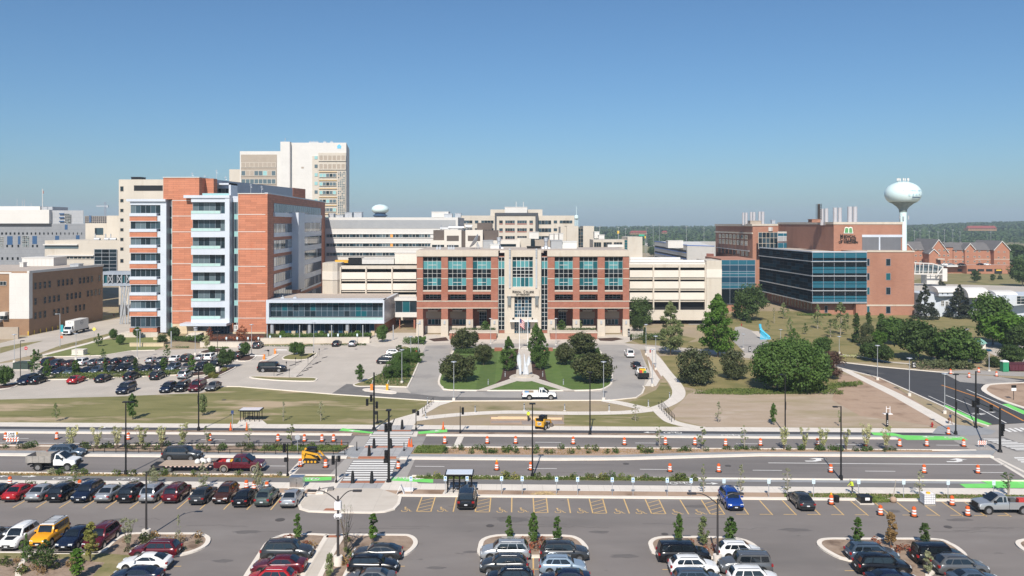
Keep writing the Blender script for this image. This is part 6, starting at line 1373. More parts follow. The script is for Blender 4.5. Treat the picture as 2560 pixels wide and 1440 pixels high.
r2_=[('suv',100,942,'dark_grey'),('sedan',136,940.4,'navy'),('sedan',165,940.6,'blue_grey'),('sedan',202,940,'navy'),('sedan',229,937.4,'blue_grey'),('sedan',262,936,'dark_grey'),('suv',295,933.4,'black'),('sedan',326,933,'navy'),('sedan',358,933,'navy'),('crossover',390,931,'navy'),('suv',423,931,'blue_grey'),('sedan',457,929.2,'grey'),('suv',493,929,'navy'),('big_suv',528,926,'black')]
row([(k,x,y,Cam,c,'%s %s, %s from left in the second upper row behind the hedge'%(c.replace('_',' '),KN[k],ORD[i]))for i,(k,x,y,c)in enumerate(r2_)],'cars in the second upper row')
r3_=[('suv',109,916,'navy'),('suv',132,921,'navy'),('sedan',162.5,920,'brown'),('suv',195,917,'white'),('sedan',224,917.2,'grey'),('crossover',249,916,'grey'),('sedan',281,914.4,'black'),('suv',310,912.4,'black'),('coupe',370,910.8,'silver'),('sedan',395,910.8,'grey'),('sedan',429,907.4,'white'),('suv',458,907,'black'),('sedan',493,904.8,'silver'),('suv',517,903.8,'white'),('suv',552,902.4,'navy'),('suv',586,900,'black')]
row([(k,x,y,Away,c,'%s %s, %s from left in the rear upper row'%(c.replace('_',' '),KN[k],ORD[i]))for i,(k,x,y,c)in enumerate(r3_)],'cars in the rear upper row')
row([('suv',603,876,Away,'silver','silver SUV half hidden by a tree under the terrace wall'),('suv',638,873,Away,'dark_grey','dark SUV beside the hidden silver one under terrace wall'),('sedan',837,868,Away,'black','black sedan under the planted terrace wall'),('sedan',878,868,Away,'silver','silver sedan under the planted terrace wall'),('van',1577,895.5,Away,'white','white van standing on the right side drive'),('sedan',1594,925,Away,'black','black sedan behind the white work truck'),],None)
def side(kind,a,b,y,face,c,lb,name='parked_car',cat='car',g=None):
 p=SP[kind];Yn=GY(y);s=max(.93,min(1.12,(b-a)/F*Yn/p['L']));return place_car(kind,(((a+b)/2-1280)/F*(Yn+.5),Yn+p['W']/2,0),face,c,lb,g,s,cat,name)
side('big_suv',643,714,931,Rt,'black','large black SUV standing sideways in the empty concrete lot')
side('crossover',964,1008,890,Rt,'white','white crossover furthest of three by the shrub bank');side('sedan',953,999,901,Rt,'dark_grey','grey sedan middle of three by the shrub bank');side('wagon',942,990,911,Rt,'black','black wagon nearest of three by the shrub bank')
side('wagon',120,209,1145,Rt,'blue_grey','blue grey wagon driving behind the white dump truck','moving_car');side('suv',406,500,1153,Rt,'dark_grey','dark grey SUV driving behind the flat trailer','moving_car')
side('sedan',1738,1762,803,Lf,'white','white car mostly hidden by the tall bright tree')
for a,c,y in ((2376,'silver',662.5),(2363,'white',662),(2404,'black',663),(2452,'black',663),(2466,'white',663)):
 Yk=531;place_car('sedan',(BX(a,Yk),Yk,BZ(663.5,Yk)if a>2416 or 1 else 0),Rt,c,{'2376':'silver car beside the white one','2363':'white car leftmost','2404':'black car middle','2452':'black car right','2466':'white car rightmost'}[str(a)]+' on the brick garage deck','cars on the brick garage deck')
pl_=MB();pl_.box(BX(2355,529),BX(2552,529),529,545,5.0,BZ(663.6,531));
tag(pl_.build('deck_slab',m_conc),'concrete deck slab of the brick garage under the parked cars','deck')
fj=[o for o in scn.objects if o.get('label')=='yellow boxy SUV with white roof and roof rack'][0]
mb=MB();p=SP['boxy']
mb.box(p['rr']+.05,p['rf']-.05,-.70,.70,1.785,1.83);mb.build('roof_panel',PT['white'],fj).location=(0,0,0)
mb=MB();
for s_ in (-.55,.55):mb.path([(p['rr']+.2,s_,1.9),(p['rf']-.3,s_,1.9)],.025)
for k in range(6):x_=p['rr']+.25+k*.4;mb.path([(x_,-.55,1.9),(x_,.55,1.9)],.02)
mb.build('roof_rack',m_black,fj)
jp=[o for o in scn.objects if o.get('label')=='white SUV with black hood patch, front to camera'][0]
mb=MB();mb.face([(1.3,-.45,1.145),(2.0,-.38,1.085),(2.0,.38,1.085),(1.3,.45,1.145)]);mb.build('hood_decal',m_trim,jp)
for nm in (fj,jp):
 for c in nm.children:
  if c.name.startswith(('roof_panel','roof_rack','hood_decal')):c.location=(0,0,0)
# --- pickups, work trucks
def fixo(e):
 for k in list(ORG):
  if k==e.name:ORG[k]=(0,0,0)
def pickup(L=6.0,W=2.0,crew=True,body='white',label='',loc=(0,0),rz=0.,load=None,lift=0.,dump=False,cap=False):
 e=empty('pickup_truck',(0,0,0),label,'pickup truck');ORG[e.name]=(0,0,0);pm_=PT[body]
 hw=W/2;z0=.50+lift;zb_1=1.22+lift;cf=L/2-1.35;cabL=2.35 if crew else 1.75 if not dump else 1.35;cr_=cf-cabL;Hh=1.92+lift
 mb=MB();rings=[]
 for x,zt_,w_ in ((cr_-.02,zb_1,1),(cf,zb_1-.0,1),(L/2-.5,zb_1-.08,.98),(L/2-.12,zb_1-.14,.94),(L/2,zb_1-.35,.88)):
  rings.append([(x,-hw*w_,z0),(x,-hw*w_,zt_-.18),(x,-hw*w_*.93,zt_),(x,0,zt_+.03),(x,hw*w_*.93,zt_),(x,hw*w_,zt_-.18),(x,hw*w_,z0)][::-1])
 mb.loft(rings);rings=[]
 for x,z,w_ in ((cr_+.0,zb_1-.05,.92),(cr_+.12,Hh-.05,.78),(cf-.9,Hh,.78),(cf-.35,zb_1+.38,.86),(cf+.05,zb_1,.92)):
  rings.append([(x,-hw*.92,zb_1-.1),(x,-hw*w_,z-.05),(x,0,z+.02),(x,hw*w_,z-.05),(x,hw*.92,zb_1-.1)][::-1])
 mb.loft(rings);mb.build('cab',pm_,e,smooth=35)
 m=MB();m.face([(cf+.03,-hw*.80,zb_1+.08),(cf+.03,hw*.80,zb_1+.08),(cf-.84,hw*.70,Hh-.0),(cf-.84,-hw*.70,Hh-.0)]);
 m.v=[(x+.06,y,z+.03)for x,y,z in m.v];m.build('windshield',g_car,e)
 m=MB();m.face([(cr_-.03,hw*.7,zb_1+.1),(cr_-.03,-hw*.7,zb_1+.1),(cr_+.08,-hw*.64,Hh-.12),(cr_+.08,hw*.64,Hh-.12)]);m.build('rear_window',g_car,e)
 for s_ in (-1,1):
  cu=[(cf-.25,cf-1.15)]+([(cf-1.25,cr_+.2)]if cabL>1.5 else [])
  for k,(a,b)in enumerate(cu):
   m=MB();q=[(a,s_*(hw*.925+.012),zb_1+.03),(b,s_*(hw*.925+.012),zb_1+.03),(b+.04,s_*(hw*.81+.012),Hh-.15),(a-(.55 if k==0 else .04),s_*(hw*.81+.012),Hh-.15)];m.face(q if s_>0 else q[::-1]);m.build('side_window',g_car,e)
  m=MB();m.box(cf-.35,cf-.15,s_*(hw-.02),s_*(hw+.25),zb_1+.02,zb_1+.24);m.build('mirror',m_trim,e)
  m=MB();m.box(L/2-.28,L/2-.03,s_*hw*.62,s_*hw*.93,zb_1-.45,zb_1-.22);m.build('headlight',m_head,e)
  for xw_ in (L/2-.95,-L/2+1.25):
   r=.40+lift*.2;mb=MB();mb.tube((xw_,s_*(hw-.3),r+.06),(xw_,s_*(hw+.008),r+.06),r+.1,n=18);mb.build('wheel_arch',m_arch if not cap else plain('tan_trim',(.25,.20,.15)),e);wheel(xw_,s_*(hw-.12),r,.28,e,s_)
 m=MB();m.box(L/2-.08,L/2+.03,-hw*.58,hw*.58,zb_1-.52,zb_1-.2);m.box(L/2-.1,L/2+.14,-hw*.9,hw*.9,.48+lift,.68+lift);m.build('grille',m_chrome if cap else m_trim,e)
 m=MB();m.box(-L/2-.12,-L/2+.05,-hw*.9,hw*.9,.50+lift,.68+lift);m.box(-L/2,L/2-.5,-hw*.5,hw*.5,.38,.55);m.build('chassis',m_trim,e)
 m=MB()
 if not dump:
  bx0,bx1=-L/2,cr_-.06;zt_=zb_1+.02
  m.box(bx0,bx1,-hw,hw,z0,z0+.25);m.box(bx0,bx1,-hw,-hw+.1,z0+.25,zt_);m.box(bx0,bx1,hw-.1,hw,z0+.25,zt_);m.box(bx1-.08,bx1,-hw+.1,hw-.1,z0+.25,zt_);m.box(bx0,bx0+.08,-hw+.1,hw-.1,z0+.25,zt_);m.build('bed',pm_,e)
  m=MB();m.box(bx0+.09,bx1-.09,-hw+.11,hw-.11,z0+.26,z0+.28);m.build('bed_liner',m_trim,e)
  for s_ in (-1,1):m=MB();m.box(bx0-.02,bx0+.08,s_*hw*.84,s_*(hw+.01),zt_-.42,zt_-.08);m.build('taillight',m_tail,e)
 else :
  bx0,bx1=-L/2-.2,cr_-.25;zf_=.98+lift;zt_=zf_+.72;bw_=hw+.12;ms=M('weathered_aluminium',(.24,.225,.21),(.36,.33,.30),2,.6)
  m.box(bx0,bx1,-bw_,bw_,zf_-.12,zf_);m.box(bx0,bx1,-bw_,-bw_+.07,zf_,zt_);m.box(bx0,bx1,bw_-.07,bw_,zf_,zt_);m.box(bx1-.07,bx1,-bw_+.07,bw_-.07,zf_,zt_+.25);m.box(bx0,bx0+.07,-bw_+.07,bw_-.07,zf_,zt_)
  for k in range(5):x_=bx0+.1+k*(bx1-bx0-.2)/4;m.box(x_-.04,x_+.04,-bw_-.03,-bw_,zf_-.1,zt_)
  m.build('dump_bed',ms,e);m=MB();m.box(bx0+.1,bx1-.1,-bw_+.08,bw_-.08,zf_,zf_+.03);m.build('bed_floor',m_bark_l,e)
  m=MB();m.box(bx0+.3,bx1,-.45,.45,.5+lift,zf_-.13);m.build('frame_rail',m_trim,e)
 random.seed(len(label))
 for (x_,y_,sx,sy,sz,c_)in (load or []):
  m=MB();m.box(x_-sx/2,x_+sx/2,y_-sy/2,y_+sy/2,z0+.29,z0+.29+sz);q=m.build('cargo_box',plain('cargo_%d%d'%(int(c_[0]*99),int(c_[1]*99)),c_),None)
  q.location=Vector((loc[0],loc[1],0))+Matrix.Rotation(rz,3,'Z')@Vector(q.location);q.rotation_euler=(0,0,rz);LOADS.append((q,label,c_))
 e.location=(loc[0],loc[1],0);e.rotation_euler=(0,0,rz);return e
LOADS=[]
def sidepos(a,b,y,W=2.0):Yn=GY(y);return (((a+b)/2-1280)/F*(Yn+.5),Yn+W/2)
t1=pickup(6.0,2.0,True,'maroon','maroon crew cab pickup with tan lower trim towing a flat trailer',sidepos(538,657,1182),Rt,[(-2.3,-.4,.5,.4,.45,(.5,.03,.03)),(-1.5,.1,.45,.5,.5,(.7,.7,.7)),(-.95,.3,.7,.5,.45,(.75,.42,.05)),(-2.2,.5,.6,.4,.4,(.4,.02,.02))],.08,False,True)
t2=pickup(5.9,2.0,False,'white','white dump truck with open grey bed on the near roadway',sidepos(66,201,1178),Rt,None,.22,True)
t3=pickup(6.0,2.0,False,'white','white pickup with ladder load on the loop drive',sidepos(1304,1392,1000),Rt,[(-1.8,.2,1.6,.5,.55,(.30,.22,.15)),(-2.2,-.4,.7,.5,.6,(.15,.30,.5))],.05)
t4=pickup(5.9,2.0,False,'silver','silver extended cab pickup at the right picture edge',sidepos(2443,2582,1287),Lf,[(-1.9,.3,.9,.5,.7,(.5,.05,.04)),(-1.2,-.3,.6,.5,.5,(.10,.10,.10))],.06)
Yw=GY(949);t5=pickup(5.6,2.0,False,'white','white work truck with colourful load, tail to camera',((1609-1280)/F*Yw,Yw+2.8),Away,[(-1.2,0,.8,1.2,1.0,(.75,.45,.03)),(-1.9,.4,.5,.5,.8,(.5,.05,.04)),(-1.9,-.4,.5,.5,.7,(.05,.25,.12))],.1)
mb=MB();mb.box(-3.1,-2.85,-1.1,1.1,.45,1.35);mb.build('tail_gate',m_black,t5).location=(0,0,0)
for i,(q_,lb,c_)in enumerate(LOADS):
 cn='red' if c_[0]>.35 and c_[1]<.1 else 'yellow' if c_[0]>.7 and c_[1]>.3 and c_[2]<.1 else 'white' if c_[1]>.6 else 'blue' if c_[2]>.4 else 'green' if c_[1]>.2 and c_[0]<.1 else 'brown' if c_[0]>.2 else 'dark'
 tag(q_,cn+' load item '+('at the front' if i%2 else 'at the back')+' in the bed of the '+' '.join(lb.split()[:3 if 'work' in lb or 'crew' in lb else 2]),'cargo')
LOADS[3][0]['label']='darker red box by the tailgate in the bed of the maroon crew cab'
px0,px1=372,520;Yn=GY(1181.5);x0,x1=BX(px0,Yn),BX(px1,Yn)
tr=empty('flat_trailer',((x0+x1)/2,Yn+1.2,0),'long flat trailer with plank deck and white bags behind maroon pickup','trailer')
mb=MB();mb.box(x0+1.2,x1,Yn,Yn+2.4,.82,.90);mb.build('plank_deck',M('plank_tan',(.36,.27,.20),(.46,.36,.28),1,.9,stretch=(.3,3,1)),tr)
mb=MB();mb.box(x0+1.2,x1,Yn-.02,Yn+.08,.66,.82);mb.box(x0+1.2,x1,Yn+2.3,Yn+2.42,.66,.82);mb.tube((x1,Yn+.4,.7),(x1+1.5,Yn+1.2,.6),.08);mb.tube((x1,Yn+2,.7),(x1+1.5,Yn+1.2,.6),.08);mb.box(x0+.1,x0+1.3,Yn+.3,Yn+2.1,.55,.80);mb.build('frame',m_black,tr)
mb=MB()
for k in range(14):mb.box(x0+1.5+k*.55,x0+1.75+k*.55,Yn-.03,Yn-.021,.69,.80)
mb.build('reflector_strip',plain('reflector_red_white',(.7,.5,.45)),tr)
for dx_ in (1.6,2.5,):
 for yy,s_ in ((Yn+.25,-1),(Yn+2.15,1)):wheel(x0+dx_,yy,.36,.25,tr,s_)
for i in range(4):
 mb=MB();a=x1-1.6+i*.42;mb.lathe([(.1,.9),(.34,1.0),(.36,1.25),(.2,1.45),(.05,1.5)],9,0,(a,Yn+.8+.5*(i%2)));q_=mb.build('bag',m_white_b,smooth=50);tag(q_,ORD[i]+' from left of the white bags on the flat trailer','bag','white bags on the trailer')
Yt=GY(839.5);xt=BX(164,Yt)
bt=empty('box_truck',(xt,Yt+4.5,0),'white box truck with oval marks on the left side street','truck')
mb=MB();mb.box(xt-1.25,xt+1.25,Yt+2.2,Yt+10.2,1.05,3.9);mb.build('cargo_body',m_white_b,bt)
mb=MB();mb.hexa([(xt-1.1,Yt,.55),(xt+1.1,Yt,.55),(xt+1.1,Yt+2.1,.55),(xt-1.1,Yt+2.1,.55),(xt-1.0,Yt+.15,1.45),(xt+1.0,Yt+.15,1.45),(xt+1.1,Yt+2.1,1.6),(xt-1.1,Yt+2.1,1.6)]);mb.hexa([(xt-1.1,Yt+1.0,1.5),(xt+1.1,Yt+1.0,1.5),(xt+1.1,Yt+2.15,1.5),(xt-1.1,Yt+2.15,1.5),(xt-1.0,Yt+1.35,2.5),(xt+1.0,Yt+1.35,2.5),(xt+1.05,Yt+2.15,2.6),(xt-1.05,Yt+2.15,2.6)]);mb.build('cab',PT['white'],bt)
mb=MB();mb.face([(xt-.98,Yt+.99,1.62),(xt+.98,Yt+.99,1.62),(xt+.92,Yt+1.3,2.4),(xt-.92,Yt+1.3,2.4)]);mb.build('windshield',g_car,bt)
mb=MB();mb.face([(xt+1.1,Yt+1.2,1.65),(xt+1.1,Yt+2.0,1.65),(xt+1.06,Yt+2.0,2.4),(xt+1.06,Yt+1.45,2.4)]);mb.build('side_window',g_car,bt)
mb=MB();mb.box(xt-.7,xt+.7,Yt-.03,Yt+.1,.8,1.3);mb.box(xt-1.1,xt+1.1,Yt-.1,Yt+.05,.4,.6);mb.build('grille',m_trim,bt)
mb=MB();mb.box(xt-.9,xt+.9,Yt+1,Yt+10.2,.7,1.04);mb.box(xt-1.2,xt+1.2,Yt+10.2,Yt+10.6,.5,1.3);mb.build('chassis',m_trim,bt)
for yy in (Yt+1.1,Yt+8.0):
 for s_ in (-1,1):mb=MB();mb.tube((xt+s_*.85,yy,.5),(xt+s_*1.14,yy,.5),.5,n=14);mb.build('wheel',m_tyre,bt)
mb=MB()
ring(mb,0,0,.75,.16,0,n=18);
for k in range(3):mb.face([(-.42,-.1-.0+k*.0,0),(.42,-.1,0),(.42,.12,0),(-.42,.12,0)])if k==0 else None
vs_=list(mb.v);mb.v=[(xt+1.256,Yt+6.4+v[0]*1.1,3.0+v[1]*.75)for v in vs_];mb.build('oval_logo',plain('logo_grey',(.10,.10,.12)),bt)
mb=MB();mb.v=[(xt+v[0]*.5,Yt+2.19,3.35+v[1]*.35)for v in vs_];
ring0=MB();ring(ring0,0,0,.75,.16,0,n=18);mb.f=list(ring0.f);mb.m=[0]*len(mb.f);mb.build('oval_logo',MATS['logo_grey'],bt)
m_cy=M('machine_yellow',(.62,.31,.015),(.68,.36,.03),1,.5)
def loader(loc,rz,label,tracks,sc=1.):
 e=empty('skid_loader',(0,0,0),label,'loader');ORG[e.name]=(0,0,0)
 mb=MB();mb.hexa([(-1.5,-.55,.55),(.6,-.55,.45),(.6,.55,.45),(-1.5,.55,.55),(-1.45,-.55,1.45),(-.5,-.55,1.35),(-.5,.55,1.35),(-1.45,.55,1.45)]);mb.box(-1.5,-1.1,-.75,.75,.55,1.5);mb.build('body',m_cy,e)
 mb=MB()
 for s_ in (-1,1):
  y=s_*.78;mb.hexa([(-1.45,y-.09,1.35),(-1.0,y-.09,1.2),(-1.0,y+.09,1.2),(-1.45,y+.09,1.35),(-1.4,y-.09,1.85),(-.9,y-.09,1.8),(-.9,y+.09,1.8),(-1.4,y+.09,1.85)])
  for (x0_,z0_,x1_,z1_)in ((-1.2,1.7,.9,1.25),(.9,1.25,1.5,.45)):mb.hexa([(x0_,y-.08,z0_-.13),(x1_,y-.08,z1_-.12),(x1_,y+.08,z1_-.12),(x0_,y+.08,z0_-.13),(x0_,y-.08,z0_+.13),(x1_+.08,y-.08,z1_+.12),(x1_+.08,y+.08,z1_+.12),(x0_,y+.08,z0_+.13)])
 mb.build('lift_arm',m_cy,e)
 mb=MB()
 for x_,y_ in ((-.75,-.45),(-.75,.45),(.45,-.45),(.45,.45)):mb.tube((x_,y_,1.2),(x_*.9,y_,2.1),.05,n=5)
 mb.box(-.85,.5,-.52,.52,2.08,2.16);mb.box(-.8,-.7,-.45,.45,1.3,2.05);mb.box(-1.15,-.8,-.5,.5,1.5,1.72);mb.build('cab_frame',m_black,e)
 mb=MB();mb.box(.38,.42,-.4,.4,1.25,2.05);mb.box(-.6,.35,-.47,-.45,1.3,2.0);mb.box(-.6,.35,.45,.47,1.3,2.0);mb.build('cab_glass',g_car,e)
 mb=MB();mb.hexa([(1.3,-.95,.12),(2.15,-.95,.08),(2.15,.95,.08),(1.3,.95,.12),(1.25,-.95,.72),(1.4,-.95,.75),(1.4,.95,.75),(1.25,.95,.72)]);mb.build('bucket',plain('bucket_grey',(.16,.13,.11)),e)
 if tracks:
  for s_ in (-1,1):
   mb=MB();pts=[(-1.3,.42),(-1.1,.72),(.5,.62),(.95,.42),(.8,.06),(-1.1,.06)]
   P_=[(x_,z_)for x_,z_ in pts];n=len(P_);k=0
   for yy in (s_*.55,s_*.95):mb.v+=[(x_,yy,z_)for x_,z_ in P_]
   mb.f=[tuple(range(n)),tuple(range(2*n-1,n-1,-1))]+[(i,n+i,n+(i+1)%n,(i+1)%n)for i in range(n)];mb.m=[0]*len(mb.f);mb.build('track',m_tyre,e)
   mb=MB()
   for x_ in (-1.0,-.5,0,.5):mb.tube((x_,s_*.96,.28),(x_,s_*.99,.28),.17,n=10)
   mb.build('track_roller',m_cy,e)
 else :
  for x_ in (-.95,.15):
   for s_ in (-1,1):wheel(x_,s_*.75,.42,.3,e,s_)
  mb=MB();mb.box(-1.512,-1.5,-.34,.34,.78,1.3);mb.build('badge_plate',m_white_b,e)
  tx=lettering('CAT',.42,(-1.55,0,.9),m_letter,e,rotz=-math.pi/2,depth=.03,width=.6)
  mb=MB();mb.box(-1.55,-.9,-.6,.6,1.5,1.75);mb.build('engine_grille',m_black,e)
 e.location=(loc[0],loc[1],0);e.rotation_euler=(0,0,rz);e.scale=(sc,sc,sc);return e
loader(sidepos(750,812,1160,1.9),Rt,'yellow tracked loader with bucket beside the crosswalk drums',True,.9)
Ys=GY(1076);loader(((1351-1280)/F*Ys+.5,Ys+1.4),R(62),'yellow wheeled skid loader, rear to camera, on the sidewalk',False,.92)
# ================================================================ PEOPLE
def person(loc,rz,label,shirt,trousers,skin=(.45,.25,.17),pose='stand',vest=None,hat=None,hold=None,bag=False):
 e=empty('person',(0,0,0),label,'person');ORG[e.name]=(0,0,0)
 J={'pelvis':(0,0,.95),'spine':(0,0,1.15),'chest':(0,0,1.35),'neck':(0,0,1.52),'head':(.01,0,1.62),'crown':(.0,0,1.74)}
 lean={'stand':.02,'bend':.32,'walk':.04}[pose]
 for k in J:
  x_,y_,z_=J[k];J[k]=(x_+max(0,z_-.95)*lean*1.1,y_,z_-max(0,z_-.95)*lean*.28)
 st={'stand':.05,'bend':.18,'walk':.32}[pose];V=[];E=[];Rd=[]
 def v(p_,r):V.append(p_);Rd.append(r);return len(V)-1
 a=v(J['pelvis'],.145);b=v(J['spine'],.13);c=v(J['chest'],.155);d_=v(J['neck'],.06);h=v(J['head'],.095);h2=v(J['crown'],.085);E+=[(a,b),(b,c),(c,d_),(d_,h),(h,h2)]
 for s_ in (-1,1):
  fx=st*s_;hp=v((0,s_*.09,.90),.10);kn=v((fx*.45+.03,s_*.10,.50),.07);an=v((fx-.02,s_*.10,.09),.045);to=v((fx+.15,s_*.11,.04),.042);E+=[(a,hp),(hp,kn),(kn,an),(an,to)]
  sh=v((J['chest'][0],s_*.19,J['chest'][2]+.08),.065)
  if pose=='bend':el=v((J['chest'][0]+.08,s_*.24,J['chest'][2]-.20),.045);ha=v((J['chest'][0]+.32,s_*.14,J['chest'][2]-.32),.035)
  elif pose=='walk':el=v((-fx*.4,s_*.25,1.16),.045);ha=v((-fx*.7+.08,s_*.25,.93),.035)
  else :el=v((.03,s_*.26,1.15),.045);ha=v((.16,s_*.20,.95),.035)
  E+=[(c,sh),(sh,el),(el,ha)]
  hx=V[ha];
  for k in range(4):
   f1=v((hx[0]+.07,hx[1]+(k-1.5)*.02,hx[2]-.03),.010);f2=v((hx[0]+.10,hx[1]+(k-1.5)*.02,hx[2]-.06),.009);E+=[(ha,f1),(f1,f2)]
  tb=v((hx[0]+.05,hx[1]-s_*.05,hx[2]-.01),.011);E+=[(ha,tb)]
 me=bpy.data.meshes.new('body');me.from_pydata(V,E,[]);ob=bpy.data.objects.new('tmpbody',me);scn.collection.objects.link(ob)
 sk=ob.modifiers.new('s','SKIN');
 for i,r in enumerate(Rd):me.skin_vertices[0].data[i].radius=(r,r);me.skin_vertices[0].data[i].use_root=(i==0)
 sb_=ob.modifiers.new('u','SUBSURF');sb_.levels=2;sb_.render_levels=2
 bpy.context.view_layer.update();m2=bpy.data.meshes.new_from_object(ob.evaluated_get(bpy.context.evaluated_depsgraph_get()));bpy.data.objects.remove(ob)
 m2.materials.clear()
 for m in (plain('skin_%d'%int(skin[0]*99),skin,.6),shirt,trousers,m_trim):m2.materials.append(m)
 nz=J['neck'][2]-.01
 for pl in m2.polygons:
  c_=pl.center;pl.use_smooth=True
  pl.material_index=3 if c_.z<.10 else 2 if c_.z<.96 and abs(c_.y)<.21 and not (c_.x>.12 and c_.z>.75)else 0 if c_.z>nz or (abs(c_.y)>.12 and c_.z<(1.12 if pose!='bend' else 1.06))else 1
 bo=bpy.data.objects.new('body',m2);scn.collection.objects.link(bo);bo.parent=e
 hx,hy,hz=J['head'];m=MB()
 m.lathe([(.07,hz+.03),(.108,hz+.05),(.112,hz+.10),(.08,hz+.17),(.02,hz+.19)],12,0,(hx-.015,0))
 if hat:m.tube((hx+.02,0,hz+.05),(hx+.02,0,hz+.065),.15,n=12)
 m.build('hard_hat' if hat else 'hair',hat or plain('hair_brown',(.05,.03,.02),.8),e,smooth=50)
 m=MB();m.tube((hx+.09,0,hz+.0),(hx+.125,0,hz-.02),.016,.02,n=5);
 for s_ in (-1,1):m.tube((hx-.0,s_*.09,hz),(hx-.0,s_*.11,hz),.03,n=6)
 m.build('face_parts',plain('skin_%d'%int(skin[0]*99),skin,.6),e)
 if vest:
  m=MB();z1_,z0_=J['chest'][2]+.14,1.0;x1_,x0_=J['chest'][0],J['pelvis'][0]+.02
  rings=[]
  for t in (0,.5,1):x_=x0_+(x1_-x0_)*t;z_=z0_+(z1_-z0_)*t;w_=.20+.02*t;rings.append([(x_+.175*math.cos(q),w_*math.sin(q),z_)for q in [i*math.pi/6 for i in range(12)]])
  m.loft(rings,caps=False);m.build('vest',vest,e,smooth=50)
 if bag:
  m=MB();m.box(-.05,.30,-.42,-.26,.60,.90);m.build('bag',plain('bag_brown',(.22,.10,.05)),e)
 e.location=(*loc,0);e.rotation_euler=(0,0,rz);return e
m_hv=plain('hi_vis',(.62,.75,.06));m_jean=plain('dark_trousers',(.03,.035,.045));m_grayt=plain('grey_trousers',(.10,.10,.10));m_navyt=plain('navy_shirt',(.04,.06,.11))
person(G(1321,1053.5),R(-120),'person in yellow vest and dark trousers standing by fresh formwork',m_hv,m_jean,pose='stand',vest=m_hv,hat=plain('hat_grey',(.35,.36,.38)))
person(G(2131,1235.5),R(190),'person in yellow vest bending over a trimmer beside the sidewalk',m_hv,m_grayt,pose='bend',vest=m_hv,hat=plain('hat_grey2',(.45,.46,.48)))
person(G(2375.5,1060),R(-80),'person in navy shirt and brown trousers walking on the diagonal sidewalk',m_navyt,plain('brown_trousers',(.20,.10,.06)),pose='walk',bag=True)
a,b=G(2129,1236);mb=MB();mb.tube((a-.3,b-.1,1.0),(a+1.0,b-.5,.08),.02);mb.lathe([(.14,.05),(.14,.1)],8,0,(a+1.0,b-.5));tag(mb.build('grass_trimmer',m_trim),'long handled grass trimmer held by the bending worker','tool')
# ================================================================ STREET FURNITURE
m_or=M('drum_orange',(.62,.10,.02),(.70,.14,.03),3,.55);m_wr=plain('drum_white',(.82,.80,.80),.5)
def mk_drum(light=False):
 e=empty('traffic_drum');r=lambda z:.27-.06*z
 mb=MB();pr=[(r(0)+.02,.06)];ms=[]
 for z0,z1,k in ((.06,.30,0),(.30,.46,1),(.46,.58,0),(.58,.74,1),(.74,.98,0)):pr+=[(r(z0),z0+.001),(r(z1),z1)];ms+=[k,k]
 pr+=[(.13,1.02),(.02,1.03)];ms+=[0,0]
 mb.lathe(pr,14,ms=ms+[0]*(len(pr)-1-len(ms)));mb.box(-.08,.08,-.02,.02,1.02,1.09);mb.build('barrel',[m_or,m_wr],e,smooth=40)
 mb=MB();mb.lathe([(.44,0),(.44,.05),(.30,.08),(.28,.08)],8);mb.build('rubber_base',m_trim,e)
 if light:mb=MB();mb.tube((0,0,1.06),(0,0,1.30),.10,n=8);mb.build('warning_light',plain('amber',(.85,.45,.03)),e)
 return e
def drums(lst,grp,where,lit=()):
 for i,(px,py)in enumerate(lst):inst('drum%d'%(i in lit),lambda :mk_drum(i in lit),G(px,py),random.uniform(0,6),.98,'orange white drum, '+ORD[i]+' from left '+where,'traffic drum',grp)
drums([(14,1099),(142,1098),(321,1099),(408,1099),(525,1102),(695,1102.5),(761,1103.5),(805,1103.5),(834,1103.5)],'drums along the far roadway, left part','on the far roadway left of the crosswalk')
drums([(1112,1108.6),(1218,1108.6),(1289,1108.6),(1433,1110),(1561,1112),(1663.5,1111.5),(1737,1112),(1813.8,1114.8),(1901,1113.8),(2043.5,1113.8),(2163.8,1114.8),(2249,1115.8),(2316.7,1115.4),(2409,1116)],'drums along the far roadway, right part','on the far roadway right of the crosswalk')
drums([(750.6,1166.5),(814,1168.5),(996,1171.4),(1241.8,1175),(1327,1175),(1674.7,1179),(1796.7,1179.8),(2077,1180.8),(2310,1182),(2444.6,1183)],'drums along the near roadway','on the near roadway',(3,))
drums([(25,1213),(199,1222),(616,1222),(635.6,1224),(667,1226)],'drums behind the long car row','behind the long row of cars')
drums([(2078,1260.5),(2201,1287),(2285,1291),(2380,1262.6),(2419,1289)],'drums in the right bays','in the right parking bays',(0,))
drums([(2371,1085.6),(2376.4,935),(2422.7,944),(2446.7,931),(2491,941)],'drums around the right side road','around the right side road')
def mk_cone():
 e=empty('traffic_cone');mb=MB();mb.lathe([(.17,.04),(.09,.5),(.035,.92),(.03,.95)],12);mb.build('cone',m_or,e,smooth=40);mb=MB();mb.box(-.2,.2,-.2,.2,0,.04);mb.build('base',m_trim,e);return e
for i,(px,py)in enumerate(((576.6,1076),(617,1076),(854,1116),(1022.5,1118),(1028.7,1119),(1108,1074))):inst('cone',mk_cone,G(px,py),0,(1.3 if i!=2 else 1.0),ORD[i]+' from left of the slim orange cones along the far roadway','traffic cone','slim orange cones')
def mk_boll():
 e=empty('bollard');mb=MB();mb.lathe([(.20,0),(.17,.1),(.12,.75),(.085,1.0),(.02,1.02)],10);mb.build('post',m_black,e,smooth=40);mb=MB();mb.lathe([(.13,.72),(.13,.76)],10);mb.build('ring',m_trim,e);return e
for i,(px,py)in enumerate(((1005.4,1073.4),(935,1122),(977,1122),(923,1141),(881.7,1207.7),(929.5,1208))):inst('boll',mk_boll,G(px,py),0,1.45,ORD[i]+' going towards the camera of the tapered black bollards at the crossing','bollard','black crossing bollards')
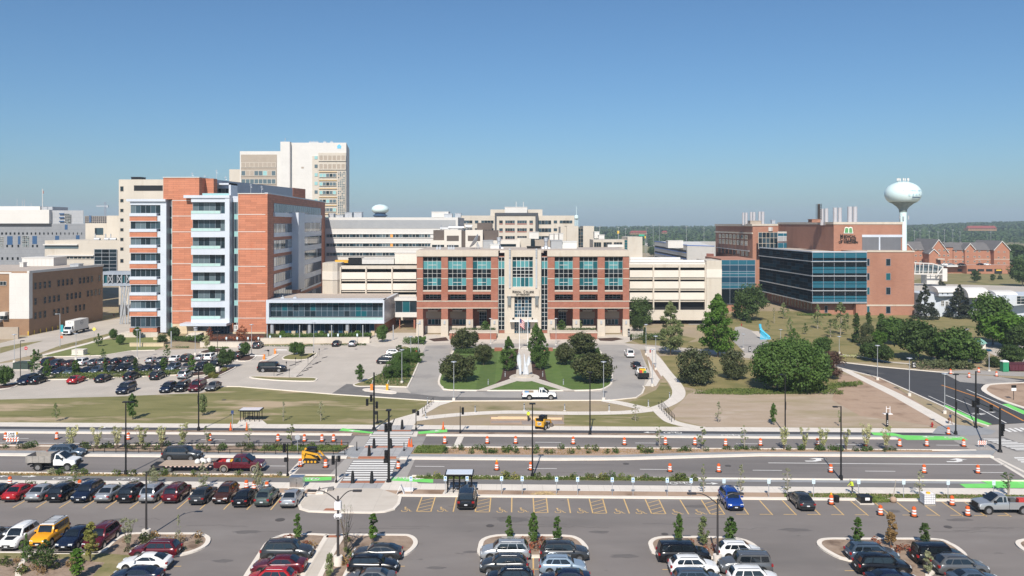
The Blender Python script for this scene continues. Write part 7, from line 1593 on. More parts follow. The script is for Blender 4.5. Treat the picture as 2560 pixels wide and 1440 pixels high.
m_sign=plain('sign_pale_blue',(.62,.74,.78),.4);m_signblue=plain('sign_blue',(.02,.14,.50))
def mk_acc(blank=False):
 e=empty('parking_sign');mb=MB();mb.tube((0,0,0),(0,0,2.1),.035,n=6);mb.build('post',m_galv,e);mb=MB();mb.box(-.16,.16,-.05,-.03,1.55,2.1);mb.build('sign_plate',m_sign,e)
 mb=MB()
 if not blank:mb.box(-.07,.07,-.06,-.05,1.83,1.99);mb.box(-.1,.1,-.06,-.05,1.62,1.66)
 else :mb.box(-.1,.1,-.06,-.05,1.82,1.86);mb.box(-.1,.1,-.06,-.05,1.70,1.73)
 mb.build('symbol',m_signblue if not blank else m_galv,e);return e
for i,(px,py)in enumerate(((1027.5,1236),(1113.3,1236),(1167.7,1236),(1254,1236),(1305.4,1236.5),(1391.3,1237.5),(1444,1238),(1530.5,1239),(1582.5,1239.5),(1668,1240.5),(1727.5,1241),(1809.7,1242),(1922,1243),(2033.8,1243.5),(2146.5,1244),(2259,1245),(2370,1246),(2484,1247))):
 inst('acc%d'%(i>10),lambda :mk_acc(i>10),G(px,py),0,(1.1,1.1,1.0),ORD[i]+' from left of the small pale signs facing the southern bays','sign','pale signs along the southern bays')
def mk_pole(h,arms,kind='black',base=.0,r=.11):
 e=empty('street_lamp');m=m_black if kind=='black' else m_galv if kind=='silver' else plain('bronze_metal',(.045,.04,.04),.5)
 mb=MB();mb.tube((0,0,base),(0,0,h),r,r*.65,10)
 if kind=='black':mb.tube((0,0,.0),(0,0,.55),.26,.20,10)
 mb.build('pole',m,e,smooth=40)
 if base:mb=MB();mb.tube((0,0,0),(0,0,base),.42 if base>.7 else .30,n=12);mb.build('concrete_base',m_walk,e,smooth=40)
 for (dx_,kk)in arms:
  if kk=='flat':mb=MB();mb.box(min(0,dx_),max(0,dx_),-.05,.05,h-.1,h-.03);mb.build('arm',m,e);mb=MB();mb.box(dx_-.28,dx_+.28,-.16,.16,h-.14,h-.0);mb.build('lamp_head',m,e)
  elif kk=='disc':mb=MB();mb.lathe([(.05,h-.35),(.12,h-.15),(.50,h-.05),(.48,h+.02),(.1,h+.08)],14);mb.build('lamp_head',m,e,smooth=50)
  elif kk=='top':mb=MB();mb.box(-.38,.38,-.2,.2,h-.12,h+.02);mb.build('lamp_head',m,e)
  elif kk=='curve':
   pts=[(dx_*t,0,h-.5+1.0*math.sin(t*1.75))for t in [i/7 for i in range(8)]];mb=MB();mb.path(pts,.05,6);mb.build('arm',m,e)
   mb=MB();sx=1 if dx_>0 else -1;mb.box(dx_-.05*sx,dx_+.75*sx,-.16,.16,pts[-1][2]-.08,pts[-1][2]+.06);mb.build('lamp_head',m,e)
  elif kk=='cam':mb=MB();mb.box(-.06,.06,-.3,-.1,h*.42,h*.55);mb.build('control_box',m,e)
 return e
def lamp(px,yb,yt,arms,label,kind='black',base=0.,grp=None,r=.11):
 Y=GY(yb);h=(yb-yt)*Y/F;e=mk_pole(h,arms,kind,base,r);e.location=(BX(px,Y),Y,0);return tag(e,label,'street lamp',grp)
S_=[(314.5,1187,1004,[(-.0,'top'),(0,'cam'),(.7,'flat')],'black street lamp between the dump truck and the trailer'),(496.6,1076.5,915,[(.0,'top'),(0,'cam')],'black street lamp at the far sidewalk left of the bus shelter'),(1331,1194.6,1008,[(0,'top'),(0,'cam')],'black street lamp on the near verge right of the crosswalk'),(1475,1088,930,[(0,'top'),(0,'cam')],'black street lamp at the far kerb in front of the centre lawn'),(1963,1086,935,[(-.6,'flat'),(0,'cam')],'black street lamp in front of the big round tree'),(2102.5,1199.5,1015.5,[(-.7,'flat')],'black street lamp on the near verge above the black planter box'),(2389.3,1086.6,935,[(0,'top'),(0,'cam')],'black street lamp at the right crossing corner')]
for px,yb,yt,ar,lb in S_:lamp(px,yb,yt,ar,lb)
lamp(365.6,1345,1179,[(.9,'curve')],'bronze car park lamp with single arm on the left island','bronze',.85);lamp(845,1416,1240,[(-2.0,'curve'),(1.4,'curve')],'bronze twin arm lamp with white signs on the walkway island','bronze',.95,r=.13)
lamp(1794,1413,1247,[(-2.0,'curve'),(1.6,'curve')],'bronze twin arm lamp between the right middle columns','bronze',.95)
mb=MB();Y=GY(1416);x=BX(845,Y);z=BZ(1290,Y);mb.lathe([(.1,z-.22),(.32,z-.2),(.40,z),(.32,z+.2),(.1,z+.22)],16,0,(x,Y));
q=mb.build('round_sign',m_wr);tag(q,'round white numbered sign wrapped on the twin arm lamp pole','sign')
mb=MB();z=BZ(1263,Y);mb.box(x-.28,x+.28,Y-.25,Y+.25,z-.35,z+.35);tag(mb.build('control_box',m_wr),'white square box above the round sign on the lamp pole','box')
lettering('3A',.32,(x,Y-.41,BZ(1293,Y)),m_letter,q,depth=.02)
CS=[(1134.5,1002,904,'left of the centre lawn'),(1509,1001,904,'right of the centre lawn'),(1630.8,966,873,'beside the white work truck'),(1639.5,925,840,'behind the work truck, nearest the tall tree'),(1615,888,811,'behind the white van'),(1858,872.5,835,'short one by the curved drive'),(1951.8,851,823.5,'on the hill lawn'),(2098,885,841,'above the purple shrub'),(2193.7,950,863.5,'first along the black side road'),(2273.5,990,895,'second along the black side road'),(2361.8,1034,934,'third along the black side road'),(35.7,907,836,'at the left edge of the upper lot'),(190,899,834,'behind the utility box lawn'),(343,898,824,'above the gap in the rear upper row'),(488,887,819,'above the white SUV of the upper lot'),(629,889,811,'between terrace wall and gate arms'),(784.4,885,807,'with white base before the terrace'),(1004.7,959,874,'in the dense shrub bank'),(1027,898,841,'behind the shrub bank'),(1046,889,808,'at the plaza corner by the college'),(1226.7,860,796,'before the college, left of entrance'),(1390,863,796,'before the college, right of entrance')]
for px,yb,yt,lb in CS:lamp(px,yb,yt,[(0,'disc')],'slim silver campus lamp '+lb,'silver',.5 if yb>880 else .2,'silver campus lamps',.07)
lamp(51,941,851,[(.5,'flat')],'dark lamp at the left of the upper lot','bronze',.0,None,.08);lamp(543.6,911,828,[(0,'top')],'dark lamp at the right end of the rear upper row','bronze',0,None,.08)
def banner_lamp(px,yb,yt,bx0,bx1,by0,by1,label,bcol,side_):
 e=lamp(px,yb,yt,[(side_,'flat')],label,'silver',.0,None,.10);Y=GY(yb);k=Y/F;mb=MB();mb.box((bx0-px)*k,(bx1-px)*k,-.03,.03,(yb-by1)*k,(yb-by0)*k);ORG[e.name]=(0,0,0);mb.build('banner',plain(bcol[0],bcol[1]),e);return e
banner_lamp(150,867,784,151.5,158,812,830,'silver lamp with teal banner and orange sign by the box truck',('banner_teal',(.03,.33,.38)),-.9);banner_lamp(2414.5,905,822,2407,2413,851,871,'silver lamp with blue banner among the right trees',('banner_blue',(.02,.15,.35)),.4)
Y=GY(867);mb=MB();mb.box(BX(151,Y),BX(157,Y),Y-.05,Y,BZ(846,Y),BZ(839.5,Y));tag(mb.build('orange_sign',m_or),'small orange diamond sign low on the banner lamp','sign')
e=lamp(2472.7,928,878,[],'silver pole with tilted solar panel near the green toilet','silver',.3,None,.08);ORG[e.name]=(0,0,0);h=(928-878)*GY(928)/F;mb=MB();mb.hexa([(-.5,-.4,h),(.5,-.4,h),(.5,.4,h+.35),(-.5,.4,h+.35),(-.5,-.4,h+.05),(.5,-.4,h+.05),(.5,.4,h+.4),(-.5,.4,h+.4)]);mb.build('solar_panel',g_blue,e)
def mk_bl():
 e=empty('bollard_light');mb=MB();mb.tube((0,0,0),(0,0,1.0),.085,n=10);mb.build('post',m_galv,e,smooth=40);mb=MB();mb.tube((0,0,.8),(0,0,.92),.092,n=10);mb.build('lens',m_trim,e);mb=MB();mb.lathe([(.2,0),(.2,.06)],10);mb.build('base',m_walk,e);return e
for i,(px,py)in enumerate(((1064,1047),(1068.8,1011),(1187.8,1032),(1220.5,963),(1262.8,943),(1310.5,1025.5),(1356.9,943),(1408.5,963),(1411.6,1027),(1522.8,1028),(1621,1017),(1674,997))):
 inst('blight',mk_bl,G(px,py),0,1.15,ORD[i]+' from left of the short silver path lights by the centre lawn','path light','short silver path lights')
def head(mb,x,y,z,s=1.,n=3,side_=0):
 w=.19*s;hh=.36*s*n;mb.box(x-w,x+w,y-.14,y+.14,z,z+hh)
 for k in range(n):zz=z+(k+.5)*.36*s;mb.tube((x+side_*0,y-.14,zz),(x,y-.34,zz-.02),.12*s,.13*s,8);
def signal(px,yb,yt,heads,label,peds=(),mast=None,r=.12,lampy=False,name='traffic_signal'):
 Y=GY(yb);k=Y/F;X=BX(px,Y);e=empty(name,(X,Y,0),label,'traffic signal');ORG[e.name]=(0,0,0);h=(yb-yt)*k
 mb=MB();mb.tube((0,0,0),(0,0,h),r,r*.7,10);mb.tube((0,0,0),(0,0,.35),r*2,r*1.5,8);mb.build('pole',m_black,e,smooth=40)
 if lampy:mb=MB();mb.box(-.3,.3,-.5,.2,h-.05,h+.08);mb.build('lamp_head',m_black,e)
 if mast:
  mb=MB();mb.tube((0,0,mast[0]),mast[1],.10,.06,8);mb.build('mast_arm',m_black,e)
 for (hx,hy,n)in heads:
  mb=MB();head(mb,(hx-px)*k,0,(yb-hy)*k,.95,n);mb.tube((0,0,(yb-hy)*k+.3),((hx-px)*k,0,(yb-hy)*k+.3),.04,n=5);mb.build('signal_head',m_black,e)
 for (hx,hy)in peds:
  mb=MB();x_=(hx-px)*k;z_=(yb-hy)*k;mb.box(x_-.24,x_+.24,-.2,.1,z_,z_+.5);mb.build('pedestrian_signal',m_black,e)
 return e
s1=signal(935,1074,931,[(942,1021,3),(928,1004,3),(918,1014,3)],'tall black signal pole at far left crossing corner',r=.16);signal(943.6,1059,1028,[],'short black push button post on the lawn edge by the crossing',[(940.5,1036)])
signal(972,1205,1025,[(965,1147,3),(975.5,1078,3),(965,1080,3)],'tallest black signal pole at the near crossing corner with mast arm',[(964.5,1157)],(6.0,(.1,4.2,6.6)),.17,True)
Y=GY(1060);mb=MB();
signal(719,1190,1108,[(711,1130,3)],'black signal post in front of the yellow track loader',[(716,1154)],r=.09);signal(840.5,1207,1140,[(833,1161,3),(847,1154,2)],'black signal post left of the near crosswalk',r=.08)
signal(1040,1074,1022,[(1045,1038.5,2)],'black signal post right of the far crosswalk',[(1034.5,1032)],r=.08);signal(1150.5,1083,1016,[(1157,1036,3)],'black signal post beyond the lone stop line',r=.08)
signal(892,1128,1104,[],'slim black post with orange tag on left refuge',r=.07,name='marker_post');signal(1010,1129,1106,[],'slim black post with base on right refuge',r=.07,name='marker_post')
signal(2439.6,1069.5,928,[(2433.5,1018,3),(2445,1012,3),(2443,1034,3)],'tall black signal pole beside the right green lane',r=.15)
Y12=GY(1130.5);k=Y12/F;h12=(1130.5-1030)*k;A2=G(2411,1078)
s12=signal(2500,1130.5,1019,[(2507,1078,3),(2504,1090,2)],'black signal pole with long mast arm at the right intersection',r=.17,mast=(h12,(BX(2411,150)-BX(2500,Y12),150-Y12,BZ(992,150))))
mb=MB();Yh=Y12+(150-Y12)*.30;head(mb,BX(2478,Yh)-BX(2500,Y12),Yh-Y12,BZ(1029,Yh),.95,3);mb.build('signal_head',m_black,s12)
def shelter(px0,px1,yb,yt,label,back):
 Y=GY(yb);k=Y/F;x0,x1=BX(px0,Y),BX(px1,Y);h=(yb-yt)*k-.5;dep=1.5;w=x1-x0
 e=empty('bus_shelter',((x0+x1)/2,Y+dep/2,0),label,'bus shelter');mb=MB()
 for i in range(5 if w<6 else 6):
  for yy in (Y,Y+dep):
   if yy==Y and back and i in (1,2,3)and False:continue
   x=x0+w*i/4;mb.box(x-.05,x+.05,yy-.05,yy+.05,0,h)
 for zz in (.5,.95,1.4):mb.box(x0,x0+w*.5,Y-.03 if back else Y+dep-.03,(Y if back else Y+dep)+.03,zz,zz+.06)
 mb.box(x0,x1,Y-.05,Y+.05,h-.15,h);mb.box(x0,x1,Y+dep-.05,Y+dep+.05,h-.15,h);mb.build('frame',m_black,e)
 mb=MB();mb.box(x0-.25,x1+.25,Y-.3,Y+dep+.3,h,h+.14);mb.build('roof_edge',m_black,e)
 mb=MB();mb.prism([(x0-.12,Y-.18),(x1+.12,Y-.18),(x1+.12,Y+dep+.18),(x0-.12,Y+dep+.18)],h+.14,h+.18);mb.build('roof_panel',plain('frosted_roof',(.66,.70,.76),.25,0,.6),e)
 mb=MB();mb.box(x0+w*.3,x1-.3,Y+dep-.55,Y+dep-.1,.42,.50);mb.build('bench',m_black,e);return e
shelter(601,648,1054,1019,'black framed bus shelter with white roof on the far lawn',False);shelter(1118,1178,1233,1177,'black framed bus shelter above the accessible bays',True)
sheet('shelter_pad',[(592,1061),(600,1050),(655,1050),(668,1061)],Z5,m_walk);slab('shelter_pad',[(1105,1238),(1112,1226),(1192,1226),(1196,1238)],.05,m_walk)
mb=MB();Y=GY(1076);x=BX(581,Y);mb.tube((x,Y,0),(x,Y,3),.04,n=6);e=tag(mb.build('bus_stop_post',m_galv),'thin bus stop post left of the far bus shelter','sign');mb=MB();mb.box(x-.2,x+.2,Y-.06,Y-.02,2.5,3.0);mb.build('sign_plate',plain('sign_navy',(.03,.06,.16)),e)
def cab(px0,px1,yb,yt,dep,m,name,label,cat='cabinet',base=None):
 Y=GY(yb);k=Y/F;x0,x1=BX(px0,Y),BX(px1,Y);e=empty(name,((x0+x1)/2,Y+dep/2,0),label,cat);h=(yb-yt)*k-.5*dep*0;h=min(h,(yb-yt)*k*.86)
 mb=MB();mb.box(x0,x1,Y,Y+dep,.12,h);mb.build('housing',m,e);mb=MB();mb.box(x0-.05,x1+.05,Y-.05,Y+dep+.05,h,h+.06);mb.build('lid',m,e)
 mb=MB();mb.box(x0-.15,x1+.15,Y-.15,Y+dep+.15,0,.12);mb.build('pad',m_walk,e)
 mb=MB();mb.box((x0+x1)/2-.012,(x0+x1)/2+.012,Y-.012,Y,.2,h-.1);mb.box((x0+x1)/2+.06,(x0+x1)/2+.10,Y-.05,Y,h*.45,h*.6);mb.build('door_seam',m_trim,e);return e
cab(724,757,1222,1190,1.0,m_steel,'control_cabinet','large stainless traffic control cabinet by the lower green lane');cab(655,668,1222,1203,.6,plain('cabinet_green',(.30,.36,.33)),'control_cabinet','small pale green cabinet left of the stainless one')
cab(32,70,925,905,2.5,plain('transformer_green',(.035,.055,.045)),'transformer_box','dark green transformer boxes at the left of the upper lot');cab(179,208,888,873,2.0,m_walk,'utility_box','pale concrete utility box on the left lawn')
a,b=G(1001,1238);e=empty('sandwich_board',(a,b,0),'white folding sandwich board by the lower green lane','sign');mb=MB();mb.hexa([(a-.5,b,0),(a-.45,b,0),(a-.45,b+.7,0),(a-.5,b+.7,0),(a-.02,b,1.1),(a+.02,b,1.1),(a+.02,b+.7,1.1),(a-.02,b+.7,1.1)]);mb.hexa([(a+.42,b,0),(a+.47,b,0),(a+.47,b+.7,0),(a+.42,b+.7,0),(a+.0,b,1.1),(a+.04,b,1.1),(a+.04,b+.7,1.1),(a+.0,b+.7,1.1)]);mb.build('panel',m_wr,e)
a,b=G(1018,1229);mb=MB();mb.box(a-.6,a+.7,b-.1,b+.9,0,.2);tag(mb.build('flat_board',m_wr),'white board lying flat right of the sandwich board','board')
def barricade(px0,px1,yb,yt,label,text=None):
 Y=GY(yb);k=Y/F;x0,x1=BX(px0,Y),BX(px1,Y);h=(yb-yt)*k;e=empty('road_barricade',((x0+x1)/2,Y,0),label,'barricade');mb=MB()
 for x in (x0+.2,x1-.2):mb.box(x-.04,x+.04,Y-.04,Y+.04,0,h*.9);mb.box(x-.04,x+.04,Y-.6,Y+.6,0,.08)
 mb.build('frame',m_galv,e);n=9
 for r_ in range(2):
  z=h*(.30+.22*r_);mb=MB()
  for i in range(n):u0=x0+(x1-x0)*i/n;u1=x0+(x1-x0)*(i+1)/n;s=.12;mb.hexa([(u0,Y-.1,z),(u1,Y-.1,z),(u1,Y-.05,z),(u0,Y-.05,z),(u0+s,Y-.1,z+.25),(u1+s,Y-.1,z+.25),(u1+s,Y-.05,z+.25),(u0+s,Y-.05,z+.25)],i%2)
  mb.build('striped_board',[m_wr,m_or],e)
 if text:
  xm=(x0+x1)/2;mb=MB();mb.box(xm-.62,xm+.62,Y-.16,Y-.12,h*.62,h*.62+.85);mb.build('sign_panel',m_wr,e)
  lettering('LANE',.40,(xm,Y-.18,h*.62+.46),m_letter,e,depth=.02,width=.85);lettering('CLOSED',.40,(xm,Y-.18,h*.62+.10),m_letter,e,depth=.02,width=1.05)
  mb=MB();mb.tube((x1-.2,Y,h*.9),(x1-.2,Y,h*.9+.3),.12,n=8);mb.build('warning_light',MATS['amber'],e)
 return e
barricade(15,46,1112,1083,'striped barricade with a sign reading LANE CLOSED',True);barricade(2443,2464,1118,1095,'striped barricade by the right crosswalk')
a,b=G(744,1130);mb=MB();mb.tube((a,b,0),(a,b,2.2),.04,n=6);e=tag(mb.build('stop_sign',m_galv),'back of an octagonal sign in the fenced median','sign');mb=MB();mb.lathe([(.38,-.02),(.38,.02)],8);mb.xf(Matrix.Translation((a,b-.05,2.0))@Matrix.Rotation(R(90),4,'X')@Matrix.Rotation(R(22.5),4,'Z'));mb.build('sign_plate',m_galv,e)
a,b=G(65,893);mb=MB();mb.tube((a,b,0),(a,b,2.2),.04,n=6);e=tag(mb.build('stop_sign',m_galv),'red octagonal STOP sign at the left side street','sign');mb=MB();mb.lathe([(.42,-.02),(.42,.02)],8);mb.xf(Matrix.Translation((a,b-.05,2.1))@Matrix.Rotation(R(90),4,'X')@Matrix.Rotation(R(22.5),4,'Z'));mb.build('sign_plate',plain('stop_red',(.45,.015,.02)),e);lettering('STOP',.30,(a,b-.08,2.0),m_wr,e,depth=.02,width=.6)
a,b=G(235.5,844);mb=MB();mb.tube((a,b,0),(a,b,2.2),.05,n=6);e=tag(mb.build('warning_sign',m_galv),'yellow diamond warning sign right of the box truck','sign');mb=MB();mb.lathe([(.6,-.02),(.6,.02)],4);mb.xf(Matrix.Translation((a,b-.05,2.3))@Matrix.Rotation(R(90),4,'X'));mb.build('sign_plate',plain('warn_yellow',(.70,.60,.12)),e)
for px,yb,yt,w,lb,txt in ((2285,920,904,10,'black wayfinding sign beside the black side road','PARKING'),(1874.5,880,866,5.5,'small black wayfinding sign at the curved drive foot','P'),(1572,842,822,5,'tall thin black sign at the college right corner','M'),(2218,1068,1033,4.6,'slim black totem sign on the bare field','')):
 Y=GY(yb);e=empty('wayfinding_sign',(BX(px,Y),Y,0),lb,'sign');mb=MB();mb.box(BX(px-w/2,Y),BX(px+w/2,Y),Y-.12,Y+.12,0,(yb-yt)*Y/F);mb.build('panel',m_black,e)
 if txt:lettering(txt,.42,(BX(px,Y),Y-.14,(yb-yt)*Y/F*.62),m_wr,e,depth=.02,width=w*Y/F*.7)
 mb=MB()
 for k in range(3):mb.box(BX(px-w/3,Y),BX(px+w/3,Y),Y-.135,Y-.121,(yb-yt)*Y/F*(.2+.12*k),(yb-yt)*Y/F*(.2+.12*k)+.08)
 mb.build('text_lines',m_wr,e)
a,b=G(2533,1005)if 0 else G(2534,1001);mb=MB();mb.tube((a,b,0),(a,b,2.6),.05,n=6);e=tag(mb.build('info_sign',m_trim),'small black and white sign on post in the right corner island','sign');mb=MB();mb.box(a-.42,a+.42,b-.1,b-.05,1.7,2.2);mb.build('sign_plate',m_wr,e);mb=MB();mb.box(a-.42,a+.42,b-.1,b-.05,2.21,2.7);mb.build('sign_top',m_black,e)
for px,yb,lb in ((2330.5,1068,'at the right crossing corner'),(1625.5,882,'beside the right loop drive'),(1853.8,815,'on the hill lawn above the curved drive'),(1041,884,'behind the shrub bank'),(284.7,791,'by the far left side street')):
 a,b=G(px,yb);mb=MB();mb.lathe([(.16,0),(.16,.06),(.12,.08),(.12,.55),(.15,.57),(.13,.68),(.05,.78),(.02,.8)],10,0,(a,b));mb.tube((a-.24,b,.42),(a+.24,b,.42),.06,n=8);mb.tube((a,b-.22,.42),(a,b,.42),.075,n=8)
 tag(mb.build('fire_hydrant',plain('hydrant_red',(.33,.02,.02)),smooth=40),'red fire hydrant '+lb,'fire hydrant')
Ysc=GY(942);ks=Ysc/F;sc=empty('wing_sculpture',(BX(1309,Ysc),Ysc,0),'two tall white wing shaped sculptures facing each other on round base','sculpture')
mb=MB();mb.lathe([(2.0,0),(2.0,.35),(1.7,.36)],24,0,(BX(1309,Ysc),Ysc));mb.build('base',m_stone,sc)
m_sc=plain('sculpture_white',(.68,.70,.74),.35,.3)
def wing(sgn,cx,outl,ynudge):
 rings=[];n=len(outl)
 for (z_,xa,xb,th)in outl:
  xa,xb=(cx+xa,cx+xb);Xa,Xb=BX(xa,Ysc),BX(xb,Ysc);zz=(942-z_)*ks;m_=(Xa+Xb)/2;w_=abs(Xb-Xa)/2
  rings.append([(m_+w_*math.cos(t),Ysc+ynudge+th*math.sin(t)-.25*math.cos(2*t),zz+.3)for t in [i*math.pi/5 for i in range(10)]])
 mb=MB();mb.loft(rings);mb.build('wing',m_sc,sc,smooth=50)
wing(-1,0,[(940,1298,1304,.4),(925,1296.5,1304,.5),(918,1296,1303,.35),(912,1293.5,1303,.3),(902,1292,1303,.25),(893,1292.5,1301.5,.2),(888,1295,1300,.12),(886,1297.5,1298.5,.04)],0)
wing(1,0,[(940,1307,1322,.4),(928,1308,1321,.5),(919,1309,1319.5,.4),(913,1309.5,1314.5,.3),(900,1309.5,1313,.22),(892,1309.2,1312,.15),(888,1309,1310.5,.05)],.1)
wing(1,0,[(917,1314,1321,.3),(911,1314.5,1325,.28),(904,1316.5,1326,.22),(897,1319,1325,.16),(893,1321.5,1323.5,.05)],-.1)
Ybs=GY(848);kb=Ybs/F;bs=empty('blue_sculpture',(BX(1910,Ybs),Ybs,0),'bright blue ribbed wave sculpture with tall spike on the hill lawn','sculpture')
m_bl=plain('sculpture_blue',(.08,.48,.68),.4);mb=MB();pts=[(1900,810),(1901,820),(1905,827),(1911,833),(1917,838),(1922,842),(1924,847)]
mb.path([(BX(a,Ybs),Ybs,BZ(b,Ybs))for a,b in pts],.35,8)
for i in range(8):a=1900+i*3;b=826+i*2.5;mb.tube((BX(a,Ybs),Ybs-.6,BZ(b-3,Ybs)),(BX(a+2,Ybs),Ybs+.5,max(0,BZ(b+7,Ybs))),.25,n=6);mb.tube((BX(a+2,Ybs),Ybs-.4,BZ(b,Ybs)),(BX(a-1,Ybs),Ybs-.8,0),.12,n=5)
mb.build('ribs',m_bl,bs)
for px,yt,lb,us in ((1298.7,777,'white flagpole flying a red striped flag before the entrance',True),(1319,777,'white flagpole with limp blue flag before the entrance',False)):
 Y=GY(874);x=BX(px,Y);e=empty('flagpole',(x,Y,0),lb,'flagpole');mb=MB();mb.tube((x,Y,0),(x,Y,BZ(yt,Y)),.09,.05,8);mb.build('pole',m_wr,e)
 zt_=BZ(796 if us else 800,Y);nx,nz=8,9;W_,Hf=(1.6,1.9)if us else (.35,1.5)
 mb=MB();P_={}
 for i in range(nx+1):
  for j in range(nz+1):P_[i,j]=(x+.1+W_*.72*i/nx,Y+.14*math.sin(i*.9),zt_-Hf*j/nz-.9*(i/nx)**1.2)
 for i in range(nx):
  for j in range(nz):mb.face([P_[i,j+1],P_[i+1,j+1],P_[i+1,j],P_[i,j]],(2 if (i<3 and j<5)else j%2)if us else 2)
 mb.build('flag',[plain('flag_red',(.5,.03,.04)),plain('flag_white',(.75,.72,.70)),plain('flag_blue',(.02,.03,.14))if us else plain('flag_light_blue',(.25,.38,.50))],e)
for px,yb,arm,lb in ((688,885,30,'rear orange gate machine with raised white arm in upper lot'),(660,900,-34,'front orange gate machine with white arm in upper lot'),(929,977,0,'orange gate machine left of two by the asphalt patch'),(968,977,0,'yellow orange gate machine right of two by the asphalt patch')):
 a,b=G(px,yb);e=empty('gate_machine',(a,b,0),lb,'gate machine');mb=MB();mb.box(a-.22,a+.22,b-.22,b+.22,0,1.25);mb.box(a-.26,a+.26,b-.26,b+.26,1.0,1.12);mb.build('housing',m_cy if px==968 else plain('gate_orange',(.75,.22,.03)),e)
 if arm:mb=MB();mb.box(a,a+arm*GY(yb)/F,b-.28,b-.23,.95,1.08);mb.build('arm',m_wr,e)
 else :mb=MB();mb.tube((a,b,1.1),(a+.25,b,2.0),.04,n=5);mb.build('arm',m_wr,e)
a,b=G(672,890);mb=MB();mb.tube((a,b,0),(a,b,1.2),.06,n=6);mb.box(a-.35,a+.1,b-.15,b+.15,1.1,1.45);tag(mb.build('ticket_reader',m_black),'black card reader between the two upper gate machines','card reader')
a,b=G(544,931);mb=MB();mb.lathe([(.42,0),(.45,1.0),(.40,1.15),(.1,1.2)],14,0,(a,b));tag(mb.build('trash_bin',m_walk,smooth=40),'white round bin at the end of the mulch island','bin')
for i in range(10):
 px,py=[(693,938),(705,929),(725,915),(739,908),(743,942),(757,929),(767,922),(782,912),(790,908),(806,896)][i];a,b=G(px,py);mb=MB();mb.hexa([(a-.15,b,0),(a+.05,b-.0,0),(a+.75,b+2.0,0),(a+.55,b+2.0,0),(a-.12,b,.13),(a+.02,b,.13),(a+.72,b+2,.13),(a+.58,b+2,.13)])
 tag(mb.build('wheel_stop',plain('rubber_grey',(.05,.05,.055)),),ORD[i]+' from left of the dark wheel stops beside the lot path','wheel stop','dark wheel stops')
for i,(px,py,hh)in enumerate(((685,942,1.6),(716,925,1.8),(723,946,1.9),(739,914,1.8),(753,906,1.8),(770,912,1.7),(784,896,1.7),(798,889,1.7),(959,950,1.4))):
 a,b=G(px,py);e=empty('sign_post',(a,b,0),ORD[i]+' from left of the thin dark sign posts in the empty lot','sign post','thin posts in the empty lot');mb=MB();mb.tube((a,b,0),(a,b,hh),.035,n=5);mb.build('post',m_trim,e);mb=MB();mb.box(a-.12,a+.12,b-.03,b-.01,hh-.4,hh);mb.build('plate',m_trim,e)
def wall_(px0,px1,yb,yt,label,m=None,dep=.4,y1=None):
 Y=GY(yb);x0,x1=BX(px0,Y),BX(px1,Y);Yb_=GY(y1)if y1 else Y;x1=BX(px1,Yb_);h=(yb-yt)*Y/F;mb=MB();F_=Face((x0,Y),(x1,Yb_));F_.box(mb,0,F_.L,0,h,-dep,0);F_.box(mb,-.05,F_.L+.05,h,h+.1,-dep-.05,.05)
 return tag(mb.build('retaining_wall',m or m_plaza),label,'wall')
wall_(651,924,860,846,'long pale concrete terrace wall before the glass podium',y1=857.5);wall_(500,653,868,855.5,'pale concrete terrace wall before the orange tower, left section');wall_(324,409,866.5,858.5,'low tan stone wall beside the left lawn',m_lime,.6);wall_(302,394,843,832,'plain concrete base wall under the left glass bay')
wall_(470,520,840,829,'tan stone stair wall left of the tower entrance',m_lime);wall_(383,432,850,843,'tan stone planter wall by the small garden trees',m_lime)
mb=MB();Y=GY(846);x0,x1=BX(455,Y),BX(476,Y)
for k in range(7):mb.box(x0+k*.15,x1+k*.3,Y+k*.55,Y+5,.15*k,.15*(k+1))
tag(mb.build('garden_steps',m_plaza),'pale garden steps rising to the orange tower entrance','steps')
for i in range(8):px=695+i*33+(i%2)*6;Y=Y3-5;a=BX(px,Y);mb=MB();mb.box(a-.5,a+.5,Y-.3,Y+.3,.3,1.5);mb.box(a-.55,a+.55,Y-.35,Y+.35,1.45,1.52);tag(mb.build('stone_bench',m_lime),ORD[i]+' from left of the tan stone seats on the podium terrace','bench','tan stone seats')
for i,px in enumerate((277+280-277,425,668,749,829,907,964)):
 yb=850 if px>500 else 868;Y=GY(yb);x=BX([350,428,668,749,829,907,983][i],Y);mb=MB();mb.tube((x,Y,0),(x,Y,3.9),.14,n=8);mb.tube((x,Y,3.9),(x,Y,4.0),.16,n=8)
 tag(mb.build('light_column',m_galv,smooth=40),ORD[i]+' from left of the plain silver light columns on the terrace','light column','silver light columns')
for i,px in enumerate((566,593,620,646,675,701,821,845,893)):
 yb=862 if px<660 else 858;Y=GY(yb);x=BX(px,Y);e=empty('parking_sign',(x,Y,0),ORD[i]+' from left of the tiny signs along the terrace wall','sign','tiny signs along the terrace wall');mb=MB();mb.tube((x,Y,0),(x,Y,1.9+.4*(i>5)),.035,n=5);mb.build('post',m_galv,e);mb=MB();mb.box(x-.2,x+.2,Y-.05,Y-.03,1.4+.4*(i>5),2.0+.5*(i>5));mb.build('sign_plate',m_sign,e)
